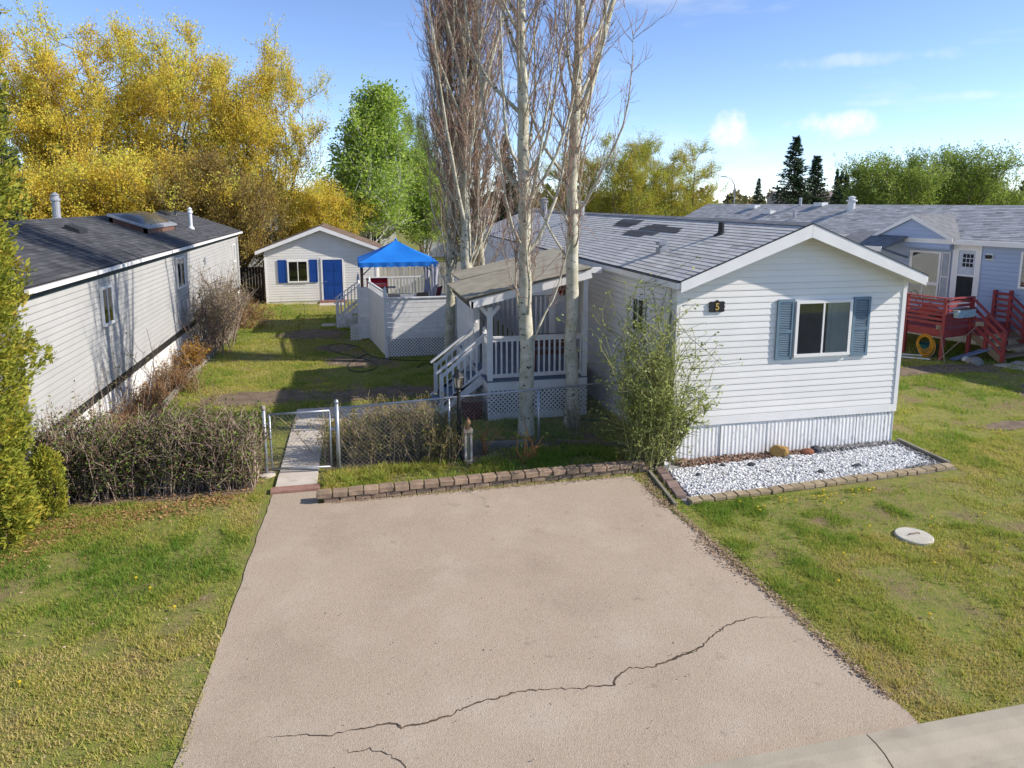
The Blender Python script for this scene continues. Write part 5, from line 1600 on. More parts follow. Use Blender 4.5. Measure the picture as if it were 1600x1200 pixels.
pt = thing('flower_planter', 'pale blue planter hung on the short red rail', 'planter', nw_pt(1.74, -2.8, 1.38), NROT)
b = MB(); b.prism([(-0.4, 0.0), (0.4, 0.0), (0.45, 0.24), (-0.45, 0.24)], 'x', 0.0, 0.16); b.build('box', mat('pale_blue_planter', (0.4, 0.52, 0.58), (0.25, 0.33, 0.36), sc=12, rough=0.8), pt)
b = MB(); b.box(0.01, 0.15, -0.40, 0.40, 0.235, 0.25); b.build('soil', M_SOIL, pt)
# ------------------------------------------------------------------ chain-link fence and gate
FH = 1.24
FA, FB = Vector((-6.30, 0.88, 0)), Vector((-0.08, 1.62, 0))
fd = (FB - FA).normalized()
fence = thing('chain_link_fence', 'galvanised chain-link fence between the gate and the mobile home', 'fence', ((FA + FB) / 2)[:])
for t, r in ((0.0, 0.038), (0.34, 0.022), (0.64, 0.028), (0.985, 0.022)):
    p = FA.lerp(FB, t)
    b = MB(); b.tube([p, p + Vector((0, 0, FH + (0.10 if t == 0 else -0.02)))], r, 10); ps = b.build('post', M_METAL, fence, smooth=True)
    if t == 0:
        b = MB(); b.lathe([(0.042, 0), (0.045, 0.03), (0.03, 0.07), (0.0, 0.085)], p + Vector((0, 0, FH + 0.09)), 12); b.build('post_cap', M_METAL, ps, smooth=True)
b = MB(); b.tube([FA + Vector((0, 0, FH)), FB + Vector((0, 0, FH))], 0.021, 8); b.build('top_rail', M_METAL, fence, smooth=True)
M_WIRE = mat('fence_wire', (0.30, 0.30, 0.30), (0.2, 0.2, 0.19), sc=4, rough=0.6, metal=0.3)
b = MB(); b.lattice(FA + Vector((0, 0, 0.04)) - Vector((0, 0.02, 0)), fd, (0, 0, 1), (FB - FA).length, FH - 0.06, 0.085, 0.003, 0.003)
b.build('wire_mesh', M_WIRE, fence, kind='stuff')
gt = thing('chain_link_gate', 'narrow chain-link gate across the concrete walk', 'gate', (-6.95, 0.95, 0))
GA, GB = Vector((-7.60, 1.02, 0)), FA
gp_ = thing('gate_post', 'round capped metal post left of the gate by the hedge', 'post', GA[:])
b = MB(); b.tube([GA, GA + Vector((0, 0, FH + 0.02))], 0.036, 10); b.build('pipe', M_METAL, gp_, smooth=True)
b = MB(); b.lathe([(0.04, 0), (0.046, 0.04), (0.03, 0.08), (0, 0.095)], GA + Vector((0, 0, FH + 0.01)), 12); b.build('post_cap', mat('rusty_cap', (0.33, 0.28, 0.24), (0.25, 0.2, 0.16), sc=20, rough=0.7), gp_, smooth=True)
b = MB(); b.lathe([(0.16, -0.02), (0.15, 0.03), (0.08, 0.05)], GA, 12); b.build('footing', M_CONC, gp_)
gd = (GB - GA).normalized()
g0_, g1_ = GA + gd * 0.10, GB - gd * 0.13
off = Vector((0, -0.03, 0))
for (p, q, nm) in ((g0_ + Vector((0, 0, 0.12)), g0_ + Vector((0, 0, 1.17)), 'frame_upright'), (g1_ + Vector((0, 0, 0.12)), g1_ + Vector((0, 0, 1.20)), 'frame_upright'), (g0_ + Vector((0, 0, 1.16)), g1_ + Vector((0, 0, 1.20)), 'frame_top'), (g0_ + Vector((0, 0, 0.12)), g1_ + Vector((0, 0, 0.12)), 'frame_bottom')):
    b = MB(); b.tube([p, q], 0.021, 8); b.build(nm, M_METAL, gt, smooth=True)
b = MB(); b.lattice(g0_ + Vector((0, -0.012, 0.13)), gd, (0, 0, 1), (g1_ - g0_).length, 1.05, 0.085, 0.003, 0.003); b.build('wire_mesh', M_WIRE, gt, kind='stuff')
for zz in (0.3, 0.98):
    b = MB(); b.tube([GA + Vector((0, 0, zz)), g0_ + Vector((0, 0, zz))], 0.02, 8); b.build('hinge', M_METAL, gt)
b = MB(); b.bar(g1_ + Vector((0, 0, 0.85)), GB + Vector((0, 0, 0.85)), 0.03, 0.05); b.build('latch', M_METAL, gt)

# ------------------------------------------------------------------ lamp post and carved post
LP = Vector((-4.02, 0.96, 0))
lamp = thing('lamp_post', 'black garden lamp post with glass lantern behind the fence rail', 'lamp post', LP[:])
b = MB(); b.lathe([(0.11, 0), (0.11, 0.05), (0.06, 0.09), (0.042, 0.14), (0.042, 0.75), (0.055, 0.77), (0.055, 0.80), (0.036, 0.83), (0.034, 1.39), (0.05, 1.41), (0.03, 1.45)], LP, 14); b.build('pole', M_BLACK, lamp, smooth=False)
lz = 1.44
b = MB(); b.lathe([(0.05, 0), (0.085, 0.03), (0.085, 0.045)], LP + Vector((0, 0, lz)), 8); lt = b.build('lantern', M_BLACK, lamp)
for k in range(6):
    t = k * math.pi / 3
    b = MB(); b.bar(LP + Vector((0.075 * math.cos(t), 0.075 * math.sin(t), lz + 0.04)), LP + Vector((0.095 * math.cos(t), 0.095 * math.sin(t), lz + 0.25)), 0.012, 0.012); b.build('lantern_bar', M_BLACK, lt)
b = MB(); b.lathe([(0.068, 0.046), (0.086, 0.248)], LP + Vector((0, 0, lz)), 6); b.build('lantern_glass', glass_mat('lantern_glass', 0.15, (0.7, 0.7, 0.68)), lt)
b = MB(); b.lathe([(0.02, 0.05), (0.02, 0.14), (0.03, 0.18), (0.0, 0.21)], LP + Vector((0, 0, lz)), 8); b.build('bulb', M_TRIM, lt)
b = MB(); b.lathe([(0.125, 0.25), (0.115, 0.27), (0.05, 0.34), (0.02, 0.36), (0.028, 0.385), (0.0, 0.41)], LP + Vector((0, 0, lz)), 8); b.build('lantern_roof', M_BLACK, lt)
WP = Vector((-3.86, 0.86, 0))
M_WORN = mat('peeling_white_wood', (0.62, 0.56, 0.48), (0.36, 0.24, 0.16), sc=7, rough=0.85, bump=0.3)
cp_ = thing('carved_post', 'short peeling wooden newel post standing beside the lamp post', 'post', WP[:])
b = MB()
for sx in (-1, 1):
    for sy in (-1, 1):
        b.box(WP.x + sx * 0.055 - 0.018, WP.x + sx * 0.055 + 0.018, WP.y + sy * 0.055 - 0.018, WP.y + sy * 0.055 + 0.018, 0.06, 0.62)
b.build('corner_strips', M_WORN, cp_)
b = MB(); b.box(WP.x - 0.055, WP.x + 0.055, WP.y - 0.055, WP.y + 0.055, 0.06, 0.62); b.build('core', mat('olive_wood', (0.22, 0.20, 0.13), rough=0.9), cp_)
b = MB(); b.box(WP.x - 0.09, WP.x + 0.09, WP.y - 0.09, WP.y + 0.09, 0.0, 0.06); b.build('base', M_WORN, cp_)
b = MB(); b.box(WP.x - 0.085, WP.x + 0.085, WP.y - 0.085, WP.y + 0.085, 0.62, 0.68); b.build('collar', M_WORN, cp_)
b = MB(); b.lathe([(0.06, 0.68), (0.05, 0.71), (0.03, 0.73), (0.055, 0.79), (0.045, 0.84), (0.02, 0.86), (0.03, 0.89), (0.0, 0.92)], WP, 12); b.build('finial', mat('brown_turned_wood', (0.32, 0.18, 0.09), rough=0.8), cp_, smooth=True)

# ------------------------------------------------------------------ block edging along the driveway head
M_BLOCK = mat('brown_edging_block', (0.36, 0.25, 0.165), (0.25, 0.17, 0.115), sc=6, rough=0.9, bump=0.5, bsc=60, rnd=0.16, dirt=((0.12, 0.10, 0.07), 4, 0.5, 0.75, (1, 1, 1)))
def block_mesh(name, L, W, Hh, m, seed, bev=0.012):
    bm = bmesh.new()
    bmesh.ops.create_cube(bm, size=1)
    for v in bm.verts:
        v.co = Vector((v.co.x * L, v.co.y * W, (v.co.z + 0.5) * Hh))
    bmesh.ops.bevel(bm, geom=bm.edges[:], offset=bev, segments=1, affect='EDGES')
    rr = random.Random(seed)
    for v in bm.verts:
        v.co += Vector((rr.gauss(0, 0.003), rr.gauss(0, 0.003), rr.gauss(0, 0.003)))
    me = bpy.data.meshes.new(name); bm.to_mesh(me); bm.free()
    me.materials.append(m)
    return me
eds = thing('block_edging', 'two-course brown block edging along the top of the driveway', 'edging', (-3.9, -0.4, 0))
BM1 = [block_mesh('edging_block', 0.245, 0.20, 0.10, M_BLOCK, s) for s in range(4)]
BM2 = [block_mesh('edging_block', 0.245, 0.18, 0.10, M_BLOCK, s + 10) for s in range(4)]
x = -6.52
i = 0
while x < -0.75:
    yb = -0.42 + 0.05 * math.sin((x + 6) * 0.5) + 0.015 * (x + 6.5)
    piece('edging_block', BM2[i % 4], eds, (x + 0.12, yb + 0.02, -0.005), rot=(0, 0, random.gauss(0, 0.02)))
    piece('edging_block', BM1[(i * 3 + 1) % 4], eds, (x, yb + random.gauss(0, 0.006), 0.098), rot=(random.gauss(0, 0.02), random.gauss(0, 0.02), random.gauss(0.03, 0.03)))
    x += 0.258; i += 1
# timber kerbs in the planted strip and along the left bed
M_TIMB = mat('grey_landscape_timber', (0.27, 0.245, 0.19), (0.19, 0.165, 0.125), sc=5, rough=0.9, stretch=(1, 1, 1), bump=0.3)
for (p, q, lb) in (((-3.55, 1.62), (-2.5, 1.55), 'short grey timber edging the planting beside the carved post'), ((-10.56, 4.6), (-10.60, 8.4), 'nearest grey timber edging the left flower bed'), ((-10.60, 8.45), (-10.55, 13.2), 'middle grey timber edging the left flower bed'), ((-10.50, 14.3), (-10.44, 21.0), 'farthest grey timber edging the left flower bed')):
    b = MB(); m_ = Vector(((p[0] + q[0]) / 2, (p[1] + q[1]) / 2, 0))
    b.bar((p[0] - m_.x, p[1] - m_.y, 0.055), (q[0] - m_.x, q[1] - m_.y, 0.055), 0.11, 0.11)
    o = b.build('landscape_timber', M_TIMB); o.location = m_; tag(o, lb, 'timber')
b = MB(); b.bar((-1.9, 1.45, 0.05), (-0.1, 0.75, 0.05), 0.08, 0.12); o = b.build('landscape_timber', mat('weathered_tan_timber', (0.22, 0.17, 0.10), (0.16, 0.12, 0.07), sc=5, rough=0.9)); tag(o, 'tan timber kerb in the grass strip running to the house corner', 'timber')

# ------------------------------------------------------------------ white stone bed
M_STONE = rmat('white_marble_chip', [(0.0, (0.42, 0.41, 0.39)), (0.15, (0.62, 0.61, 0.59)), (1.0, (0.76, 0.75, 0.73))], rough=0.6)
BEDP = [(-0.42, -1.70), (4.85, -1.36), (4.98, -0.15), (-0.28, -0.42)]
b = MB(); b.add([(-0.62, -1.9, 0.008), (5.1, -1.55, 0.008), (5.15, 0.0, 0.008), (-0.5, 0.0, 0.008)], [(0, 1, 2, 3)])
struct(b.build('stone_bed_soil', mat('grey_gravel_base', (0.34, 0.33, 0.33), (0.2, 0.19, 0.18), sc=30, rough=0.95)))
def in_poly(x, y, P):
    ok = np.ones(len(x), bool)
    for (ax, ay), (bx, by) in zip(P, P[1:] + P[:1]):
        ok &= (bx - ax) * (y - ay) - (by - ay) * (x - ax) > 0
    return ok
def chips(name, P, n, size, m, seed, z=0.012, lab=None):
    rng = np.random.default_rng(seed)
    xs_, ys_ = [p[0] for p in P], [p[1] for p in P]
    x = rng.uniform(min(xs_), max(xs_), n * 2); y = rng.uniform(min(ys_), max(ys_), n * 2)
    k = in_poly(x, y, P); x, y = x[k][:n], y[k][:n]
    n = len(x)
    base = np.array([[1, 0, 0], [-1, 0, 0], [0, 1, 0], [0, -1, 0], [0, 0, 1], [0, 0, -0.4], [.7, .7, .45], [-.7, .7, .45], [.7, -.7, .45], [-.7, -.7, .45]], float)
    tri = np.array([[4, 6, 7], [4, 7, 9], [4, 9, 8], [4, 8, 6], [6, 0, 2], [6, 2, 7], [7, 2, 1], [7, 1, 9], [9, 1, 3], [9, 3, 8], [8, 3, 0], [8, 0, 6]])
    tri = np.array([[4, 6, 7], [4, 7, 9], [4, 9, 8], [4, 8, 6], [6, 0, 2], [6, 2, 7], [7, 2, 1], [7, 1, 9], [9, 1, 3], [9, 3, 8], [8, 3, 0], [8, 0, 6]])
    s = size * (0.45 + 1.1 * rng.random((n, 1, 1)) ** 1.4) * rng.uniform(0.6, 1.2, (n, 1, 3)) * np.array([1, 1, 0.8])
    v = base[None] * s * (1 + rng.normal(size=(n, 10, 1)) * 0.15)
    a = rng.random(n) * 6.28
    ca, sa = np.cos(a)[:, None], np.sin(a)[:, None]
    vx, vy = v[:, :, 0] * ca - v[:, :, 1] * sa, v[:, :, 0] * sa + v[:, :, 1] * ca
    lift = z + size * 0.35 + 0.02 * rng.random(n) ** 2
    V = np.stack([vx + x[:, None], vy + y[:, None], v[:, :, 2] + lift[:, None]], -1).reshape(-1, 3)
    F = (tri[None] + np.arange(n)[:, None, None] * 10).reshape(-1, 3)
    rv = np.repeat(rng.random(n), 12)
    gme = np_mesh(name, V, F, rv)
    gme.polygons.foreach_set('use_smooth', [False] * len(gme.polygons))
    o = link(name, gme, m, None, kind='stuff')
    o['label'] = lab; o['category'] = 'gravel'
    return o
chips('white_gravel', BEDP, 12500, 0.0215, M_STONE, 31, lab='bright white stone chips filling the bed before the house')
M_CHIPR = rmat('red_brown_chip', [(0, (0.12, 0.07, 0.05)), (0.5, (0.22, 0.125, 0.085)), (1, (0.34, 0.25, 0.19))], rough=0.9)
chips('red_gravel', [(0.0, -0.40), (3.0, -0.24), (3.3, -0.06), (0.0, -0.03)], 900, 0.028, M_CHIPR, 32, z=0.03, lab='red brown rock chips along the skirting of the house')
M_CHIPG = rmat('grey_river_stone', [(0, (0.11, 0.105, 0.10)), (0.5, (0.22, 0.21, 0.20)), (1, (0.36, 0.34, 0.32))], rough=0.85)
chips('grey_gravel', [(3.1, -0.30), (4.9, -0.16), (4.95, -0.03), (3.1, -0.05)], 420, 0.034, M_CHIPG, 33, z=0.03, lab='grey river stones under the right end of the skirting')
chips('dark_gravel', [(4.82, -1.42), (5.0, -1.40), (5.06, 0.0), (4.95, 0.0)], 330, 0.026, M_CHIPG, 34, z=0.02, lab='dark stones along the right edge of the white bed')
chips('dark_gravel', [(3.9, -1.42), (4.85, -1.36), (4.85, -1.22), (4.5, -1.28)], 130, 0.026, M_CHIPG, 35, z=0.03, lab='grey stones mixed into the front right bed corner')
M_PAV = mat('tan_edging_paver', (0.36, 0.28, 0.175), (0.28, 0.21, 0.13), sc=7, rough=0.9, bump=0.4, bsc=70, rnd=0.12)
M_PAVR = mat('rose_edging_paver', (0.27, 0.19, 0.155), (0.20, 0.14, 0.115), sc=6, rough=0.9, bump=0.4, bsc=70, rnd=0.15)
be = thing('bed_edging', 'tan paver edging framing the white stone bed', 'edging', (2.2, -1.6, 0))
PV = [block_mesh('edging_paver', 0.215, 0.165, 0.075, M_PAV, s + 20) for s in range(4)]
PVR = [block_mesh('edging_paver', 0.30, 0.19, 0.07, M_PAVR, s + 30) for s in range(4)]
p0, p1 = Vector((-0.56, -1.83, 0)), Vector((5.05, -1.46, 0))
n = 25
for i in range(n):
    p = p0.lerp(p1, (i + 0.5) / n)
    piece('edging_paver', PV[i % 4], be, (p.x, p.y + random.gauss(0, 0.006), random.uniform(-0.003, 0.008)), rot=(random.gauss(0, 0.02), random.gauss(0, 0.02), math.atan2(p1.y - p0.y, p1.x - p0.x) + random.gauss(0, 0.03)))
p0, p1 = Vector((-0.60, -1.66, 0)), Vector((-0.40, -0.30, 0))
for i in range(4):
    p = p0.lerp(p1, (i + 0.5) / 4)
    piece('edging_paver', PVR[i % 4], be, (p.x + random.gauss(0, .008), p.y, random.uniform(0, 0.008)), rot=(random.gauss(0, 0.02), random.gauss(0, 0.02), math.pi / 2 - 0.14 + random.gauss(0, 0.03)))
b = MB(); b.bar((5.08, -1.38, 0.05), (5.13, 0.0, 0.05), 0.06, 0.10); b.build('edging_strip', M_TIMB, be)
b = MB(); b.bar((-0.83, -1.9, 0.03), (-0.66, -0.45, 0.03), 0.05, 0.07); b.build('edging_strip', M_TIMB, be)
rock('tan_boulder', (2.20, -0.22, 0.10), 0.20, 0.15, 0.20, M_ROCKT, 1, 'tan yellow boulder against the skirting in the stone bed', 'rock')
rock('dark_stone', (3.02, -0.20, 0.07), 0.13, 0.10, 0.10, M_ROCKD, 2, 'smooth dark stone right of the tan boulder', 'rock')
rock('rust_stone', (2.82, -0.24, 0.05), 0.16, 0.10, 0.09, M_ROCKR, 3, 'rust coloured stone between the tan boulder and dark stone', 'rock')
rock('pale_stone', (2.30, -0.42, 0.06), 0.07, 0.06, 0.06, mat('pale_stone', (0.5, 0.48, 0.44)), 4, 'small pale stone at foot of the tan boulder', 'rock')
for i, (u, v, s, lb) in enumerate(((1173, 727, 0.10, 'dark stone lying in the left part of the white bed'), (1338, 728, 0.11, 'dark stone lying in the right part of the white bed'), (1128, 728, 0.07, 'small dark stone near the left back of the white bed'), (1282, 738, 0.09, 'flat dark stone in the middle of the white bed'), (1090, 743, 0.06, 'tiny dark stone near the left end of the white bed'))):
    p = on_ground(u, v, 0.04)
    rock('dark_stone', (p.x, p.y, 0.05), s, s * 0.5, 0.05, M_ROCKD, 40 + i, lb, 'rock')
sp = thing('splash_spout', 'white downspout end at the left edge of the stone bed', 'downspout', (-0.22, -0.16, 0))
b = MB(); b.bar((-0.22, -0.05, 0.16), (-0.24, -0.30, 0.05), 0.09, 0.07); b.build('spout', M_TRIM, sp)
# concrete lid in the lawn
ld = thing('concrete_lid', 'round pale concrete cover set in the right lawn', 'cover', (2.2, -3.69, 0))
b = MB(); b.lathe([(0.265, -0.03), (0.265, 0.03), (0.25, 0.042), (0.0, 0.046)], (2.2, -3.69, 0), 32); b.build('cover', mat('pale_cover_concrete', (0.56, 0.52, 0.43), (0.46, 0.42, 0.34), sc=5, rough=0.85, bump=0.2, dirt=((0.3, 0.26, 0.2), 6, 0.6, 0.8, (1, 1, 1))), ld, smooth=False)
b = MB(); b.tube([(2.1, -3.69, 0.05), (2.12, -3.69, 0.07), (2.28, -3.69, 0.07), (2.3, -3.69, 0.05)], 0.008, 6); b.build('lift_handle', mat('rusty_iron', (0.2, 0.11, 0.07)), ld)
# hoses on the grass
def spline(pts, n=8):
    out = []
    P = [pts[0]] + list(pts) + [pts[-1]]
    for i in range(1, len(P) - 2):
        a, b_, c, d = (Vector(P[i - 1]), Vector(P[i]), Vector(P[i + 1]), Vector(P[i + 2]))
        for k in range(n):
            t = k / n
            out.append(0.5 * ((2 * b_) + (-a + c) * t + (2 * a - 5 * b_ + 4 * c - d) * t * t + (-a + 3 * b_ - 3 * c + d) * t ** 3))
    out.append(Vector(pts[-1]))
    return out
def hose(px, name, label, m, r=0.016):
    pts = [on_ground(u, v, 0.02) for u, v in px]
    c = sum(pts, Vector()) / len(pts); c.z = 0
    b = MB(); b.tube([p - c for p in spline(pts)], r, 6); o = b.build(name, m, smooth=True); o.location = c
    tag(o, label, 'hose')
M_DKHOSE = mat('dark_garden_hose', (0.05, 0.06, 0.04), (0.035, 0.04, 0.03), rough=0.5)
hose([(700, 562), (660, 563), (620, 562), (580, 556), (560, 542), (530, 537), (512, 541), (520, 549), (550, 556), (585, 566), (586, 575), (565, 581), (545, 577), (548, 566), (575, 552)], 'lawn_hose', 'dark hose looped on the backyard grass in front of the white deck', M_DKHOSE)
hose([(652, 574), (662, 568), (680, 572), (688, 583), (692, 592)], 'lawn_hose', 'short dark hose curl on the grass left of the porch steps', M_DKHOSE)
hose([(902, 648), (912, 655), (930, 656), (950, 650)], 'green_hose', 'green hose lying against the house by the porch lattice', mat('green_hose', (0.05, 0.16, 0.11), rough=0.5))
# backyard fence boards behind the deck
bf = thing('board_fence', 'weathered grey-white board fence behind the blue gazebo', 'fence', (-1.0, 24.9, 0))
M_FB = mat('weathered_fence_board', (0.44, 0.42, 0.38), (0.34, 0.32, 0.28), sc=3, rough=0.9, rnd=0.12, stretch=(4, 4, 0.6))
fbm = MB(); fbm.box(0, 0.145, 0, 0.02, 0.04, 1.86); fbme = fbm.mesh('fence_board'); fbme.materials.append(M_FB)
x = -4.68
while x < 3.5:
    piece('fence_board', fbme, bf, (x, 24.9 + random.gauss(0, 0.004), 0), rot=(0, random.gauss(0, 0.006), 0), scale=(1, 1, random.uniform(0.985, 1.01))); x += 0.158
for zz in (0.4, 1.5):
    b = MB(); b.box(-4.7, 3.5, 24.925, 24.965, zz, zz + 0.09); b.build('fence_rail', M_FB, bf)
b = MB(); b.box(-4.72, -4.62, 24.86, 24.96, 0, 2.0); b.build('fence_post', M_TRIM, bf)
# dark gap between trailer and shed: gate of dark boards, raised grass and lattice behind
gg = thing('side_gate', 'dark wooden boards closing the gap between the trailer and shed', 'gate', (-10.9, 25.3, 0))
x = -11.9
while x < -10.35:
    b = MB(); b.box(x, x + 0.13, 25.3, 25.33, 0.0, 1.75); b.build('gate_board', mat('dark_stained_board', (0.035, 0.025, 0.02), (0.025, 0.018, 0.015), sc=4, rough=0.9), gg); x += 0.142
b = MB(); b.box(-10.36, -10.24, 25.26, 25.36, 0, 1.95); b.build('gate_post', mat('brown_post', (0.11, 0.07, 0.05)), gg)
lf = thing('lattice_fence', 'white lattice fence behind the gap left of the shed', 'fence', (-12.2, 33, 0))
b = MB(); b.lattice((-15.5, 33, 0.9), (1, 0, 0), (0, 0, 1), 6.0, 1.1, 0.16, 0.05, 0.01); b.build('lattice_panel', M_WHITE, lf)
b = MB(); b.box(-15.5, -9.5, 32.97, 33.03, 2.0, 2.08); b.box(-15.5, -9.5, 32.97, 33.03, 0.0, 0.9); b.build('frame', M_WHITE, lf)
# far houses glimpsed through the trees
def far_house(name, label, x, y, w, d, h, pk, wallm, roofm, rz=0.0, front=()):
    t = thing(name, label, 'house', (x, y, 0), rz)
    b = MB(); b.prism([(-w / 2, 0), (w / 2, 0), (w / 2, h), (-w / 2, h)], 'y', 0, d); b.build('wall', wallm, t)
    b = MB(); b.prism([(-0.4, h - 0.05), (d / 2, pk), (d + 0.4, h - 0.05), (d + 0.4, h - 0.2), (d / 2, pk - 0.15), (-0.4, h - 0.2)], 'x', -w / 2 - 0.3, w / 2 + 0.3); b.build('roof', roofm, t)
    for s in (-1, 1):
        b = MB(); b.prism([(0, h - 0.06), (d / 2, pk - 0.16), (d, h - 0.06)], 'x', s * (w / 2 - 0.12) - 0.1, s * (w / 2 - 0.12) + 0.1); b.build('gable_end', wallm, t)
    for (x0, x1, z0, z1) in front:
        window(t, x0, x1, z0, z1, -0.01, 0.5, 0.08)
    return t
M_FW = mat('far_white_siding', (0.66, 0.66, 0.65), rough=0.6, stretch=(1, 1, 8))
M_FR = mat('far_grey_roof', (0.20, 0.20, 0.21), (0.16, 0.16, 0.165), sc=2, rough=0.9)
far_house('white_bungalow', 'white house with grey roof half hidden by willows behind the shed', -9.0, 44, 13, 7, 3.0, 4.5, M_FW, M_FR, R(4), ((1.5, 2.8, 1.2, 2.4), (-4.5, -3.0, 1.2, 2.4), (4.2, 5.2, 1.2, 2.4)))
far_house('white_bungalow', 'low white house behind the poplars past the board fence', 8, 52, 16, 7, 3.0, 4.4, M_FW, M_FR, R(-6), ((-5.0, -3.4, 1.2, 2.4), (1.0, 2.4, 1.2, 2.4)))
far_house('grey_bungalow', 'pale grey house behind the yellow willows at far left', -34, 46, 16, 7, 3.0, 4.6, mat('far_grey_siding', (0.5, 0.51, 0.52)), M_FR, R(8), ((2, 3.5, 1.2, 2.4), (5, 6.2, 1.2, 2.4)))
far_house('tan_building', 'distant tan building on the rise between spruces', on_y(1312, 300, 128).x, 128, 26, 12, 6.2, 7.4, mat('far_tan_wall', (0.40, 0.28, 0.22), (0.34, 0.24, 0.19), sc=0.3), mat('far_tan_roof', (0.33, 0.25, 0.21)), R(-20), ((-6, -3, 2, 4), (2, 5, 2, 4)))
far_house('white_bungalow', 'small white roofed house beyond the green willow at far right', 66, 82, 18, 8, 3.0, 4.6, M_FW, M_FR, R(-30), ((-5, -3, 1.2, 2.4),))
# street lamp far away
sl_ = on_y(1147, 315, 95); 
stl = thing('street_lamp', 'tall grey street lamp with curved arm beyond the roofs', 'street lamp', (sl_.x, 95, 0))
b = MB(); b.tube([(sl_.x, 95, 0), (sl_.x, 95, 6.5), (sl_.x - 0.1, 95, 7.8), (sl_.x - 0.7, 95, 8.7), (sl_.x - 1.7, 95, 9.0)], [0.13, 0.1, 0.09, 0.07, 0.06], 8); b.build('pole', M_GREYVENT, stl)
b = MB(); b.box(sl_.x - 2.5, sl_.x - 1.65, 94.85, 95.15, 8.95, 9.12); b.build('lamp_head', M_GREYVENT, stl)
# ------------------------------------------------------------------ trees and shrubs
def bark_mat(name, base, base2, dark, dsc, dlo, st=(1, 1, 1)):
    return mat(name, base, base2, sc=5, rough=0.9, bump=0.5, bsc=35, dirt=(dark, dsc, dlo, dlo + 0.05, st))
M_POPB = bark_mat('poplar_bark', (0.60, 0.56, 0.44), (0.40, 0.38, 0.265), (0.05, 0.042, 0.032), 7.5, 0.585, (1, 1, 2.0))
M_TWIG = rmat('poplar_twig', [(0.0, (0.46, 0.40, 0.29)), (0.4, (0.34, 0.25, 0.18)), (1.0, (0.34, 0.18, 0.135))], rough=0.9)
M_WBARK = mat('willow_bark', (0.20, 0.15, 0.09), (0.13, 0.10, 0.065), sc=6, rough=0.95, bump=0.6, bsc=30)
M_BIRCHB = bark_mat('birch_bark', (0.55, 0.53, 0.48), (0.42, 0.40, 0.36), (0.05, 0.045, 0.04), 8, 0.62, (1, 1, 3))

def place_tree(name, label, cat, loc, trunk_me, crown_me, tm_, cm_, rz=0, sc=(1, 1, 1), group=None):
    t = bpy.data.objects.new(name, None)
    col.objects.link(t)
    t.location = loc; t.rotation_euler = (0, 0, rz); t.scale = sc
    tag(t, label, cat, group)
    for nm, me, m in (('trunk', trunk_me, tm_), ('crown', crown_me, cm_)):
        if me is None:
            continue
        if len(me.materials) == 0:
            me.materials.append(m)
        o = bpy.data.objects.new(nm, me)
        col.objects.link(o)
        o.parent = t
        if me.materials[0] != m:               # same mesh, other leaf colour
            o.material_slots[0].link = 'OBJECT'
            o.material_slots[0].material = m
    return t

